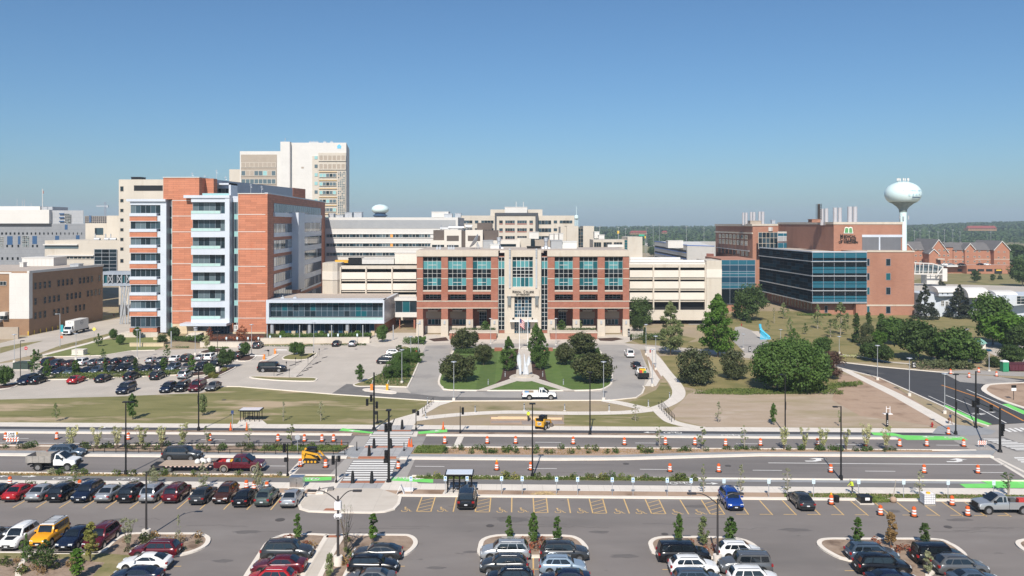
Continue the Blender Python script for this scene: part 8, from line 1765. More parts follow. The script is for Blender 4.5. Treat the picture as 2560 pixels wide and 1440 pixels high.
def fence(pts,h,label,step=1.5):
 P_=[G(*p)for p in pts];e=empty('metal_fence',(*P_[0],.12),label,'fence');mb=MB();ORG[e.name]=(*P_[0],.12)
 for (a,b)in zip(P_,P_[1:]):
  for z in (h*.35,h):mb.hexa([(a[0],a[1]-.03,z),(b[0],b[1]-.03,z),(b[0],b[1]+.03,z),(a[0],a[1]+.03,z),(a[0],a[1]-.03,z+.06),(b[0],b[1]-.03,z+.06),(b[0],b[1]+.03,z+.06),(a[0],a[1]+.03,z+.06)])
 mb.build('rail',m_black,e);cnt=0
 for (a,b)in zip(P_,P_[1:]):
  L_=math.hypot(b[0]-a[0],b[1]-a[1]);n=max(1,int(L_/step))
  for i in range(n+1):
   if cnt>60:break
   x=a[0]+(b[0]-a[0])*i/n;y=a[1]+(b[1]-a[1])*i/n;p=MB();p.box(x-.035,x+.035,y-.035,y+.035,.1,h+.08);p.build('fence_post',m_black,e);cnt+=1
fence([(200,1120),(870,1117.6),(862,1138.5),(205,1132)],.62,'low black rail fence around the left planted median')
fence([(1646,1019),(1679,1056)],.9,'left grey handrail of the stepped path',1.2);fence([(1654,1015),(1686,1052)],.9,'right grey handrail of the stepped path',1.2);fence([(1056,1035),(1083,1008)],.9,'grey handrail of the crossing walkway',1.4)
cab(2152,2181,1261,1241,1.1,m_black,'storage_crate','black crate with white label in the right bays','crate');Y=GY(1261);mb=MB();mb.box(BX(2163,Y),BX(2174,Y),Y-.04,Y-.01,.45,.75);tag(mb.build('label_plate',m_wr),'white paper label on the black crate','label')
Y=GY(1265);x0,x1=BX(2311,Y),BX(2339,Y);e=empty('liquid_tote',((x0+x1)/2,Y+.5,0),'white caged liquid tank on pallet in the right bays','tank');MB().box(x0+.05,x1-.05,Y+.05,Y+1.15,.16,1.25).build('tank',m_wr,e);mb=MB()
for i in range(7):x=x0+(x1-x0)*i/6;mb.box(x-.015,x+.015,Y,Y+.03,.12,1.27)
for i in range(5):z=.2+i*.25;mb.box(x0,x1,Y,Y+.03,z,z+.03);mb.box(x0,x0+.03,Y,Y+1.2,z,z+.03)
mb.build('cage',m_galv,e);mb=MB();mb.box(x0,x1,Y,Y+1.2,0,.14);mb.build('pallet',m_bark_l,e);mb=MB();mb.tube(((x0+x1)/2,Y+.4,1.25),((x0+x1)/2,Y+.4,1.4),.22,n=10);mb.build('cap',MATS['amber'],e)
a,b=G(2091,1255);mb=MB();mb.lathe([(.3,0),(.34,.7),(.3,.7)],12,0,(a,b));tag(mb.build('plastic_tub',m_black),'black plastic tub beside the lit drum in the bays','tub')
a,b=G(2233,1256);e=empty('fallen_sapling',(a,b,0),'leaning balled sapling lying at the kerb of the right bays','tree');mb=MB();mb.lathe([(.2,.0),(.36,.15),(.38,.4),(.25,.6),(.05,.65)],10,0,(a,b));mb.build('root_ball',m_dirt,e,smooth=60);mb=MB();mb.tube((a,b,.5),(a+.7,b+.9,2.2),.05,.03);mb.build('trunk',m_bark_l,e)
for i,(px,py,w,l_,m)in enumerate(((785,1229,1.1,1.6,m_walk),(808,1231,1.0,.8,m_walk),(818,1227,1.5,.9,m_greypath),(800,1236,.9,.7,m_walk))):
 a,b=G(px,py);mb=MB();mb.hexa([(a-w/2,b-l_/2,.03),(a+w/2,b-l_/3,.03),(a+w/2.2,b+l_/2,.05),(a-w/2.4,b+l_/2.2,.03),(a-w/2,b-l_/2,.2),(a+w/2,b-l_/3,.35),(a+w/2.2,b+l_/2,.4),(a-w/2.4,b+l_/2.2,.22)]);tag(mb.build('concrete_chunk',m),ORD[i]+' from left of the broken concrete slabs on the brown dirt patch','rubble','broken concrete slabs')
for i,(p0,p1)in enumerate((((1228,1047.5),(1316,1048)),((1310,1048.6),(1405,1049)),((1245,1046),(1350,1046.4)))):
 q=[G(*p0),G(*p1)];mb=MB();ribbon(mb,q,.12,.02,.32);tag(mb.build('form_board',M('pine_board',(.62,.46,.28),(.70,.54,.35),1,.8)),['left front','right front','rear'][i]+' long yellow pine board of the sidewalk formwork','board')
for i,pts in enumerate(([(1228,1054),(1300,1052.5),(1300,1057),(1228,1057.5)],[(1303,1052.5),(1405,1053),(1412,1060),(1306,1062)])):slab('form_bed',pts,.05,M('wet_soil',(.27,.22,.19),(.33,.28,.25),.5,.9))
a,b=G(1361,1237);rr_=random.Random(4);mb=MB()
for i in range(260):t=rr_.uniform(0,6.28);r=rr_.random()**.5*1.1;x,y=a+r*math.cos(t)*1.3,b+r*math.sin(t)*.7;z=(1.1-r)*.35*rr_.random();d_=rr_.uniform(0,3.14);mb.tube((x,y,z),(x+.3*math.cos(d_),y+.3*math.sin(d_),z+.06),.02,n=3)
tag(mb.build('straw_pile',M('straw',(.45,.32,.16),(.55,.42,.24),3,.9)),'pale straw heap on the dirt strip by the bike path','straw pile')
Y=GY(1036);x=BX(2223,Y);mb=MB();mb.box(x-.5,x-.42,Y,Y+.08,0,1.3);mb.box(x+.1,x+.18,Y,Y+.08,0,1.3);mb.box(x-.9,x+.5,Y-.2,Y+.5,0,.12);mb.box(x-.5,x+.18,Y+.08,Y+.12,.9,.98);tag(mb.build('white_post_frame',m_wr),'white double post frame on the bare field','post')
a,b=G(2511,929);e=empty('portable_toilet',(a,b,0),'green portable toilet with white roof on the right','portable toilet');MB().box(a-.6,a+.6,b-.6,b+.6,.08,2.1).build('cabin',M('toilet_green',(.03,.25,.12),(.04,.29,.15),2,.5,brick=(.3,9,.05,.7,.95)),e);mb=MB();mb.hexa([(a-.65,b-.65,2.1),(a+.65,b-.65,2.1),(a+.65,b+.65,2.1),(a-.65,b+.65,2.1),(a-.5,b-.5,2.35),(a+.5,b-.5,2.35),(a+.5,b+.5,2.35),(a-.5,b+.5,2.35)]);mb.build('roof',m_wr,e);MB().box(a-.35,a+.35,b-.63,b-.6,.2,1.9).build('door',MATS['toilet_green'],e)
Y=GY(929);x0,x1=BX(2523,Y),BX(2600,Y);e=empty('dumpster',((x0+x1)/2,Y+1.2,0),'long maroon dumpster at the right picture edge','dumpster');mb=MB();mm=plain('dumpster_maroon',(.09,.02,.03))
mb.hexa([(x0+.3,Y,.2),(x1,Y,.2),(x1,Y+2.4,.2),(x0+.3,Y+2.4,.2),(x0,Y,1.5),(x1,Y,1.5),(x1,Y+2.4,1.5),(x0,Y+2.4,1.5)]);
for k in range(10):x=x0+.6+k*.7;mb.box(x-.05,x+.05,Y-.08,Y,.2,1.45)
mb.build('bin_body',mm,e);MB().box(x0-.05,x1,Y-.1,Y+2.5,1.5,1.6).build('rim',mm,e)
a,b=G(2448,880);e=empty('kiosk',(a,b,0),'small kiosk with pale green pyramid roof among the right trees','kiosk');MB().box(a-1,a+1,b-1,b+1,0,2.2).build('wall',m_cream,e);mb=MB();mb.lathe([(2.0,2.1),(1.2,2.8),(.1,3.4)],4,0,(a,b));mb.build('roof',plain('copper_green',(.22,.42,.36)),e)
for i,(px,yt)in enumerate(((1499,567),(1546,569),(1564,572),(1617,570),(1633,562),(1648.5,560),(1716,567),(1760,570),(2286,577),(2300,576),(2323,578),(2345,580),(2361,575),(2382,575),(2400,580),(2477,580))):
 Y=700+(i*37)%200;x=BX(px,Y);mb=MB();mb.tube((x,Y,0),(x,Y,BZ(yt,Y)),.16,.1,5);mb.box(x-.9,x+.9,Y-.2,Y+.2,BZ(yt,Y)-.1,BZ(yt,Y)+.2);tag(mb.build('highway_lamp',m_galv),ORD[i]+' from left of the distant tall highway lamps','street lamp','distant highway lamps')
# ================================================================ VEGETATION
def leaves(name,P_,N_,size,mat,parent,seed,flat=.0):
 """P_: points, N_: outward directions; one diamond leaf clump quad per point"""
 rg=np.random.default_rng(seed);n=len(P_);sz=size*rg.uniform(.6,1.35,n)[:,None]
 nn=N_+rg.normal(0,.55,(n,3));nn[:,2]+=flat;nn/=np.linalg.norm(nn,axis=1)[:,None]+1e-9
 t=rg.normal(0,1,(n,3));u=np.cross(nn,t);u/=np.linalg.norm(u,axis=1)[:,None]+1e-9;w=np.cross(nn,u)
 q=np.stack([P_+u*sz,P_+w*sz*.62,P_-u*sz,P_-w*sz*.62],1).reshape(-1,3)
 me=bpy.data.meshes.new(name);me.vertices.add(4*n);me.vertices.foreach_set('co',q.ravel().astype(np.float32));me.loops.add(4*n)
 me.loops.foreach_set('vertex_index',np.arange(4*n,dtype=np.int32));me.polygons.add(n);me.polygons.foreach_set('loop_start',np.arange(0,4*n,4,dtype=np.int32));me.polygons.foreach_set('loop_total',np.full(n,4,dtype=np.int32))
 me.update(calc_edges=True);me.validate();me.materials.append(mat);ob=bpy.data.objects.new(name,me);scn.collection.objects.link(ob)
 if parent:ob.parent=parent;KIDS.setdefault(parent.name,[]).append(ob)
 return ob
def clumps(C,Rc,per,seed,squash=.8):
 rg=np.random.default_rng(seed);d_=rg.normal(0,1,(len(C)*per,3));d_/=np.linalg.norm(d_,axis=1)[:,None];c=np.repeat(C,per,0);r=np.repeat(Rc,per)[:,None]*(rg.random((len(C)*per,1))**.42)
 dd=d_.copy();dd[:,2]*=squash;return c+dd*r,d_
def mk_tree(kind,mat,h,w,seed,dens=1.,trunk=None,bark=None):
 """height h and full width w in metres; crown + tapered trunk with limbs"""
 rg=np.random.default_rng(seed);e=empty(NM.get(kind,'tree'));R_=w/2;C=[];Rc=[]
 tr=trunk if trunk is not None else {'round':.09,'broad':.0,'cone':.05,'column':.2,'oval':.2,'pyramid':.12,'vase':.25,'shrub':.02,'bush':.0,'thin':.22,'birch':.2,'arbor':.02,'bare':.1}[kind]
 z0=h*tr;ch=h-z0;n=int({'round':90,'broad':190,'cone':110,'column':60,'oval':46,'pyramid':105,'vase':34,'shrub':26,'bush':46,'thin':24,'birch':44,'arbor':50,'bare':14}[kind]*dens)
 for i in range(n):
  t=rg.random();a=rg.random()*2*math.pi
  if kind in ('round','broad','bush','shrub'):
   d_=rg.normal(0,1,3);d_/=np.linalg.norm(d_);r=rg.random()**.33*.82 if kind!='broad' else rg.uniform(.66,.80)
   if kind=='broad':d_[2]=abs(d_[2])if rg.random()<.62 else d_[2]*.75
   c=(d_[0]*r*R_,d_[1]*r*R_,z0+ch*(.46 if kind!='broad' else .40)+d_[2]*r*ch*(.46 if kind!='broad' else .56));rc=R_*(.30 if kind=='round' else .23 if kind=='broad' else .34)*(rg.uniform(.7,1.2)if kind!='broad' else rg.uniform(.85,1.05))
  elif kind in ('cone',):
   t=rg.random()**1.3;rad=R_*(1-t)**.85*rg.uniform(.45,.95);c=(rad*math.cos(a),rad*math.sin(a),z0+ch*t*.95-rad*.12);rc=R_*.22*(1.15-t)
  elif kind=='arbor':rad=R_*.6*(1-t**2.2)**.5*rg.random();c=(rad*math.cos(a),rad*math.sin(a),z0+ch*t*.95);rc=R_*.45*(1.1-t*.6)
  elif kind in ('pyramid','birch'):rad=R_*(math.sin(math.pi*min(1,(t*.9+.12)))**.8)*(1-t*.45)*rg.random()**.5*1.12;c=(rad*math.cos(a),rad*math.sin(a),z0+ch*t*.93);rc=R_*.30*(1.1-t*.6)*rg.uniform(.7,1.2)
  elif kind in ('column','oval','thin'):rad=R_*math.sin(math.pi*(t*.86+.10))**.6*rg.random()**.5*.9;c=(rad*math.cos(a),rad*math.sin(a),z0+ch*t*.95);rc=R_*(.42 if kind!='thin' else .34)*rg.uniform(.6,1.15)*(1.05-.4*t)
  else :rad=R_*(.2+.8*t)*rg.random()**.4*.85;c=(rad*math.cos(a),rad*math.sin(a),z0+ch*t*.95);rc=R_*.24*rg.uniform(.7,1.2)
  C.append(c);Rc.append(rc)
 C=np.array(C);Rc=np.array(Rc)
 per=int({'round':80,'broad':170,'cone':60,'column':40,'oval':34,'pyramid':85,'vase':34,'shrub':24,'bush':120,'thin':12,'birch':26,'arbor':44,'bare':8}[kind]*(1 if dens>=.7 else .8))
 sz={'round':.062,'broad':.028,'cone':.055,'column':.14,'oval':.12,'pyramid':.062,'vase':.075,'shrub':.13,'bush':.05,'thin':.13,'birch':.09,'arbor':.12,'bare':.06}[kind]*R_
 sz=max(sz,.07);P_,N_=clumps(C,Rc,per,seed+1);P_[:,2]=np.maximum(P_[:,2],.04)
 leaves('crown',P_,N_,sz,mat,e,seed+2,.35)
 if kind not in ('bush',):
  mb=MB();r0=max(.03,min(.3,h*.013+.02));bk=bark or m_bark
  if kind in ('vase','bare'):
   for i in range(9 if kind=='bare' else 6):a=i*1.05+.3;x_,y_=math.cos(a)*R_*.75,math.sin(a)*R_*.75;m1=(x_*.3,y_*.3,h*.4);mb.tube((math.cos(a)*.08,math.sin(a)*.08,0),m1,r0*.6,r0*.4,5);mb.tube(m1,(x_,y_,h*(.86+.1*(i%2))),r0*.4,r0*.12,4)
   for i in range(14 if kind=='bare' else 0):a=rg.random()*6.3;z_=h*rg.uniform(.35,.8);mb.tube((math.cos(a)*R_*.3,math.sin(a)*R_*.3,z_),(math.cos(a)*R_*.8,math.sin(a)*R_*.8,z_+h*.2),r0*.25,r0*.08,4)
  else :
   top=z0+ch*(.8 if kind!='round' else .6);mb.tube((0,0,0),(.02*h,.0,z0+ch*.25),r0,r0*.75,8);mb.tube((.02*h,0,z0+ch*.25),(0,0,top),r0*.75,r0*.15,6)
   idx=rg.choice(len(C),min(len(C),12 if kind!='broad' else 22),replace=False)
   for i in idx:c=C[i];zb_1=max(z0*.9,min(c[2]-.15*h,top));mb.tube((0,0,zb_1),tuple(c),r0*.4,r0*.08,4)
  mb.build('trunk' if kind not in ('vase','bare','shrub')else 'stems',bk,e)
 return e
NM={'cone':'spruce_tree','vase':'multi_stem_tree','bush':'shrub','shrub':'shrub','birch':'birch_tree','arbor':'arborvitae','bare':'bare_shrub','thin':'young_tree','column':'young_tree'}
VAR={}
def tree(px,yb,yt,wpx,kind,mat,label,grp=None,dens=1.,var=0,z=0.,bark=None,trunk=None):
 Y=GY(yb);k=Y/F;h=(yb-yt)*k;w=wpx*k;key=('t',kind,mat.name,var,dens,trunk)
 if key not in VAR:VAR[key]=(h,w)
 h0,w0=VAR[key]
 return inst(key,lambda :mk_tree(kind,mat,h0,w0,abs(hash(kind))%97+var*13 if 0 else (sum(map(ord,kind+mat.name))+var*13),dens,trunk,bark),(BX(px,Y),Y,z),random.uniform(0,6.28),(w/w0,w/w0,h/h0),label,'shrub' if NM.get(kind,'').find('shrub')>=0 else 'tree',grp)
random.seed(21)
T_=[(1975,976,834,214,'broad',lf_mid,'huge broad dense green tree, wider than any other, right of the lawn'),(1742,962,858,112,'bush',lf_pine,'left of two dark rounded pines beside the curved path'),(1836,949,862,78,'bush',lf_pine,'right of two dark rounded pines beside the curved path'),(2072,946,866,78,'bush',lf_purple,'dark purple brown bushy tree behind the huge broad tree'),(1795,893,730,98,'pyramid',lf_bright,'tallest bright green tree before the right car park'),(1676,888,744,66,'pyramid',lf_light,'tall pale airy tree left of the brightest one'),(1602,812,736,80,'bush',lf_dark,'dark tree against the right car park next to the college corner'),(1873,802,700,92,'bush',lf_dark,'dark round tree before the glass link'),(1843,792,740,30,'arbor',lf_mid,'narrow upright green tree left of the dark round tree'),(1593,828,786,40,'bush',lf_dark,'low dark bush under the dark tree by the college corner'),(2141,857,780,32,'arbor',lf_dark,'tallest dark columnar evergreen beside the brick college'),(2166,868,800,44,'bush',lf_pine,'grey green rounded evergreen next to the dark columnar one'),(2172,836,778,30,'arbor',lf_dark,'second dark columnar evergreen behind the rounded one'),(2203,845,782,38,'arbor',lf_mid,'third columnar evergreen by the brick college corner'),(2197,868,822,40,'round',lf_bright,'small bright tree in front of the columnar evergreens'),(2238,862,786,60,'round',lf_mid,'mid green round tree left of the largest dark one'),(2296,902,790,104,'round',lf_dark,'largest dark green tree of the right grove'),(2222,850,790,50,'round',lf_dark,'dark tree behind the mid green round one'),(2386,912,812,106,'round',lf_mid,'wide yellow green tree right of the largest dark one'),(2178,902,852,58,'round',lf_dark,'small dark tree by the first side road lamp'),(2209,908,858,44,'round',lf_dark,'second small dark tree by the side road'),(2344,905,835,60,'round',lf_dark,'dark tree between the two wide grove trees'),(2439,908,858,50,'round',lf_mid,'low mid green tree near the kiosk'),(2312,797,704,70,'cone',lf_spruce,'left spruce beside the grey warehouse'),(2398,795,706,80,'cone',lf_spruce,'right wider spruce before the grey warehouse'),(2482,862,722,96,'round',lf_mid,'tall leafy tree right of the wide spruce'),(2520,870,772,120,'round',lf_bright,'broad yellow green tree near the right edge'),(2562,880,800,76,'round',lf_dark,'dark tree at the right edge below the broad one'),(2532,915,858,62,'round',lf_dark,'dark tree behind the green portable toilet'),(2486,918,888,50,'bush',lf_dark,'low bush left of the portable toilet'),(2556,716,640,60,'round',lf_dark,'dark tree right of the brick parking garage'),(2540,660,606,70,'round',lf_dark,'dark tree beyond the end of the brick housing'),(2440,706,674,26,'oval',lf_dark,'small tree on the lawn below the brick garage'),(2482,703,685,14,'oval',lf_dark,'tiny left sapling on lawn below the garage'),(2500,698,682,14,'cone',lf_dark,'tiny right conifer on lawn below the garage'),(2330,656,642,26,'round',lf_dark,'small dark tree before the brick housing gable'),(2354,716,690,22,'cone',lf_spruce,'small spruce under the footbridge pier'),(2044,822,758,30,'birch',lf_light,'left birch before the brick college'),(2101,838,752,50,'birch',lf_light,'large weeping birch before the brick college'),(2076,843,795,34,'birch',lf_light,'small pale birch in front of the weeping one'),(2013,836,806,16,'birch',lf_mid,'small tree in ring bed on the hill lawn'),(1872,807,782,16,'cone',lf_dark,'small conifer on the upper hill lawn'),(1891,793,768,16,'birch',lf_light,'young tree nearest the cafe terrace'),(1935,808,768,10,'thin',lf_mid,'slim young tree on the hill lawn'),(1959,797,755,28,'birch',lf_light,'silvery young tree beside the glass building'),(1920,829,798,12,'birch',lf_light,'thin young tree right of the blue sculpture'),(1975,842,790,22,'birch',lf_light,'sparse young tree on the middle of hill lawn'),(2058,888,838,44,'round',lf_mid,'green tree behind the purple brown one'),(1985,852,820,30,'birch',lf_bright,'light tree poking above the huge broad tree'),(1634,642,612,32,'round',lf_dark,'small round dark tree above the right car park'),(1658,594,574,20,'round',lf_dark,'distant tree left on the meadow by the highway'),(1735,596,572,30,'round',lf_mid,'distant wide tree on the meadow'),(1705,594,577,14,'round',lf_dark,'distant small tree on the meadow'),(1612,858,816,14,'arbor',lf_dark,'narrow small tree at the curved planter'),(1160,878,820,66,'round',lf_crab,'dark crabapple left of the entrance, rear'),(1209,914,854,46,'round',lf_crab,'small crabapple on the left lawn'),(1143,955,880,84,'round',lf_crab,'large dark crabapple at the left lawn corner'),(1271,928,837,46,'pyramid',lf_mid,'pyramidal green tree left of the white sculpture'),(1340,912,803,44,'pyramid',lf_mid,'taller pyramidal tree right of the white sculpture, rear'),(1352,926,818,44,'pyramid',lf_mid,'pyramidal green tree right of the white sculpture, front'),(1413,914,855,46,'round',lf_crab,'small crabapple on the right lawn'),(1454,886,826,68,'round',lf_crab,'dark crabapple right of the entrance, rear'),(1480,956,878,100,'round',lf_crab,'large dark crabapple at the right lawn corner'),(1214,838,802,24,'oval',lf_mid,'small tree in the left brick planter'),(1403,838,800,24,'oval',lf_mid,'small tree in the right brick planter, left one'),(1447,838,800,26,'oval',lf_light,'small pale tree in the right brick planter'),(1168,838,815,22,'oval',lf_light,'small pale tree at the left planter'),(955,856,806,34,'round',lf_mid,'green tree at the plaza corner before the link bridge'),(998,884,862,18,'oval',lf_dark,'small tree above the shrub bank'),(736,888,850,32,'round',lf_mid,'left small tree on the triangular lot island'),(752,892,852,22,'round',lf_mid,'right small tree on the triangular lot island'),(612,892,850,28,'round',lf_mid,'small tree beside the terrace drive island'),(565,920,868,40,'round',lf_dark,'small dark tree at the right end of the rear upper row'),(531,882,862,20,'round',lf_mid,'small tree on the dark mulch point'),(515,868,838,20,'oval',lf_cream,'pale flowering tree before the tower'),(605,848,812,30,'birch',lf_red,'reddish tree before the orange tower wall'),(524,850,815,20,'birch',lf_red,'thin reddish tree by the tower entrance column'),(899,957,911,24,'oval',lf_mid,'lone small tree at the mulch bed point'),(343,846,814,22,'round',lf_mid,'small tree before the left glass bay'),(284,850,818,22,'round',lf_mid,'small rear tree on the left lawn'),(301,862,833,24,'round',lf_mid,'small front tree on the left lawn'),(246,866,832,24,'birch',lf_mid,'young tree left on the left lawn'),(85,940,870,34,'birch',lf_mid,'tall thin tree above the left upper lot'),(117,949,898,22,'oval',lf_mid,'upright tree left in the lot hedge'),(190,943,900,16,'column',lf_mid,'slim tree second in the lot hedge'),(263,940,892,20,'arbor',lf_dark,'narrow dense dark tree third in the lot hedge'),(257,902,870,18,'birch',lf_mid,'sparse tree behind the narrow dense one'),(339,936,893,20,'arbor',lf_dark,'dense narrow tree fourth in the lot hedge'),(410,928,894,16,'column',lf_mid,'slim tree fifth in the lot hedge'),(479,934,886,20,'oval',lf_bright,'bright upright tree at the right end of the lot hedge'),(417,896,860,22,'birch',lf_mid,'sparse young tree above the white sedan'),(525,938,902,36,'bush',lf_mid,'bushy small tree on the yellow flowering island'),(12,966,910,38,'round',lf_mid,'small tree at the left edge of upper lot'),(435,852,812,32,'round',lf_dark,'dark garden tree left of the tower steps'),(405,860,832,34,'bush',lf_dark,'dark garden bush below the left glass bay'),(96,905,872,20,'birch',lf_mid,'thin tree by the left stop sign'),(139,1054,1005,20,'birch',lf_light,'first sapling on the berm from the left'),(331,1049,984,28,'oval',lf_mid,'darkest sapling on the berm, second from left'),(506,1040,985,26,'oval',lf_light,'sapling on the berm behind the far lamp'),(708,1053,1000,18,'thin',lf_pale,'faint sapling right of the far shelter'),(802,1052,1002,20,'thin',lf_pale,'faint sapling on the right part of the berm'),(1589,1053,1008,22,'thin',lf_pale,'pale sapling in ring bed below the curved path'),(1796,1057,1003,22,'thin',lf_pale,'pale sapling on the bare field'),(1934,1063,1008,18,'oval',lf_mid,'green sapling on the bare field'),(2098,1066,1024,12,'thin',lf_light,'small sapling behind the near street lamp'),(744,1358,1283,18,'column',lf_mid,'narrow green tree on the island left of the walk'),(933,1361,1280,20,'column',lf_bright,'narrow green tree on the island right of the walk'),(1273,1362,1288,17,'column',lf_mid,'left narrow tree of three on the middle island'),(1333,1364,1281,20,'column',lf_mid,'middle narrow tree of three on the middle island'),(1393,1361,1290,18,'column',lf_mid,'right narrow tree of three on the middle island'),(1696,1359,1284,19,'column',lf_mid,'left narrow tree of three by the twin arm lamp'),(1759,1370,1290,21,'column',lf_light,'yellowing middle tree of three by the twin arm lamp'),(1826,1367,1291,24,'column',lf_mid,'right narrow tree of three by the twin arm lamp'),(2144,1371,1293,21,'column',lf_mid,'left green tree of the right island'),(2227,1372,1278,25,'column',lf_brown,'dry brown narrow tree on the right island'),(2313,1367,1305,20,'column',lf_dark,'short dark tree of the right island'),(2321,1440,1374,24,'oval',lf_pale,'pale sapling in front of the black boxy SUV'),(226,1408,1303,30,'column',lf_yellow,'yellow green narrow tree before the maroon SUV'),(191,1452,1368,30,'column',lf_bright,'narrow green tree at the lower left, front'),(66,1411,1330,34,'birch',lf_mid,'small tree in front of the yellow boxy SUV hood'),(113,1430,1345,62,'birch',lf_dark,'wide leafy tree at lower left before the navy sedan'),(320,1376,1295,46,'vase',lf_pale,'rounded pale airy tree left of the car park lamp'),(445,1368,1285,18,'thin',lf_pale,'thin pale sapling right of the car park lamp'),(864,1382,1262,52,'bare',lf_pale,'nearly bare many stemmed shrub beside the twin arm lamp'),(824,1450,1382,22,'oval',lf_light,'small pale tree at the bottom of the walkway island'),(186,1212,1158,36,'birch',lf_light,'pale street tree left in the south strip'),(384,1213,1162,34,'birch',lf_pale,'pale street tree right of the left street lamp, south strip'),(508,1222,1152,30,'birch',lf_pale,'pale tree before the trailer end'),(644,1224,1150,28,'birch',lf_pale,'pale tree before the maroon pickup'),(1759,1233,1158,22,'thin',lf_light,'first wispy tree in the south strip right of the bays'),(1852,1240,1160,26,'thin',lf_pale,'second wispy tree in the south strip'),(1968,1240,1166,26,'thin',lf_pale,'third wispy tree in the south strip'),(2299,1240,1176,28,'thin',lf_pale,'sparse tree above the white liquid tank'),(2520,1238,1180,40,'thin',lf_mid,'green tree over the lower right green lane')]
for i,t in enumerate(T_):
 px,yb,yt,w,kind,mat,lb=t
 if kind=='column':w*=1.28
 if kind=='round' and w>36:w*=1.16;yt-=(yb-yt)*.04
 tree(px,yb,yt,w,kind,mat,lb,'trees of the scene',1.,i%2 if kind in ('birch','round','thin','column')else 0,0,m_bark_l if kind in ('birch','thin')else None)
med=[(178,1123,1068,42),(243,1124,1069,38),(293,1123,1068,34),(354,1122,1066,42),(404,1121,1068,34),(458,1118,1060,36),(516,1116,1064,22),(621,1116,1062,22),(728,1114,1060,26),(1649,1118,1066,22),(1755,1128,1066,26),(1861,1126,1064,22),(1960,1125,1070,32),(2012,1126,1071,30),(2058,1126,1072,34),(2115,1126,1072,28),(2166,1127,1060,34),(2216,1127,1067,34)]
for i,(px,yb,yt,w)in enumerate(med):tree(px,yb,yt,w,'vase' if w>27 else 'thin',lf_cream if w>27 else lf_light,ORD[i]+' from left in the line of small trees along the road median','small trees along the road median',1.,i%2,.1,m_bark)
SH=[(1595,852,839,58,lf_dark,'clipped round hedge mass'),(1060,0,0,0,None,None)]
def hedge(px0,px1,yb,h,dep,mat,label,seed,size=.16,dens=1.,n=None):
 Y=GY(yb);x0,x1=BX(px0,Y),BX(px1,Y);n=n or int((x1-x0)*dep*34*dens+80);rg=np.random.default_rng(seed)
 P_=np.stack([rg.uniform(x0,x1,n),rg.uniform(Y,Y+dep,n),rg.random(n)**.5*h*(1+.25*np.sin(rg.uniform(0,6,n)))],1);N_=rg.normal(0,.3,(n,3));N_[:,2]+=.8;N_[:,1]-=.3
 o=leaves('hedge',P_,N_,size,mat,None,seed);return tag(o,label,'hedge')
hedge(122,250,949,.9,3.4,lf_grassy,'leafy hedge between lot rows, left section',1);hedge(250,345,946,.9,3.2,lf_grassy,'leafy hedge between lot rows, middle section',2);hedge(345,415,943,.9,3,lf_grassy,'leafy hedge between lot rows, right section',3);hedge(414,455,938,.8,2.5,lf_grassy,'short leafy hedge piece by the silver SUV',4)
hedge(660,925,847,1.1,3.0,lf_mid,'long shrub bed along the podium terrace',5,.22);hedge(500,655,852,.9,2.5,lf_red,'reddish shrub bed before the orange tower',6,.2,.6);hedge(420,500,855,1.1,4,lf_mid,'green garden shrubs beside the tower steps',7,.22);hedge(1578,1664,852,1.4,3.5,lf_dark,'dark clipped hedge right of the college',8,.2)
hedge(652,780,867,.45,1.0,lf_mid,'low hedge strip at the terrace wall foot, left',9,.14);hedge(800,915,864,.4,1.0,lf_dark,'low hedge strip at the terrace wall foot, right',10,.14);hedge(506,570,872,.4,.9,lf_mid,'low hedge strip below the tower terrace',12,.14)
hedge(1128,1238,843,.6,2.2,lf_dark,'planting inside the left brick planter',13,.15).location.z+=1.7;hedge(1380,1490,843,.6,2.2,lf_dark,'planting inside the right brick planter',14,.15).location.z+=1.7
hedge(2300,2440,925,1.3,6,lf_pine,'low spreading dark shrubs along the black side road',15,.3,.5);hedge(1135,1195,886,.9,4,lf_dark,'dark low shrubs behind the left lawn',16,.2);hedge(1430,1500,886,.9,4,lf_dark,'dark low shrubs behind the right lawn',17,.2)
hedge(1005,1060,862,1.3,5,lf_mid,'bright shrub clump on the plaza island',18,.22);hedge(995,1045,884,.9,3,lf_mid,'upper green shrubs of the drive island',19,.22)
hedge(1745,1900,972+12,.35,3.5,lf_grassy,'low grassy strip curving before the broad tree, left part',21,.14,.5);hedge(1960,2110,987,.55,5,lf_grassy,'taller grassy strip before the broad tree, right part',22,.16,.6);hedge(2080,2145,968,.5,3.5,lf_grassy,'grassy strip end near the diagonal sidewalk',23,.16,.6)
hedge(2068,2190,896,.7,1.5,lf_cream,'pale shrubs along the side road kerb',24,.2,.5);hedge(1800,1850,775,.8,2,lf_dark,'dark shrubs at the cafe terrace',25,.2);hedge(430,470,870,.3,.8,lf_mid,'short low hedge beside the lower stair wall',26,.12);hedge(1995,2080,790,.6,2,lf_mid,'low shrubs at the brick college foot',27,.2)
hedge(705,760,848,.9,2,lf_bright,'bright clipped shrub row start on podium terrace',28,.2,.5)
for i,(px,yb,w,hh,mat)in enumerate(((706,842,18,17,lf_bright),(803,842,18,17,lf_bright),(893,842,20,18,lf_bright),(2290,780,20,18,lf_mid),(1730,790,12,8,lf_dark),(1742,790,10,8,lf_dark),(535,945,28,16,lf_yellow),(560,928,18,10,lf_yellow))):tree(px,yb,yb-hh,w,'bush',mat,ORD[i]+' in the set of small round shrubs, counted left to right by bed','small round shrubs')
Ysb=None;rg=np.random.default_rng(5);poly=[(905,962),(945,940),(990,905),(1003,876),(1022,872),(1050,888),(1044,910),(1022,958),(1008,965),(950,963)]
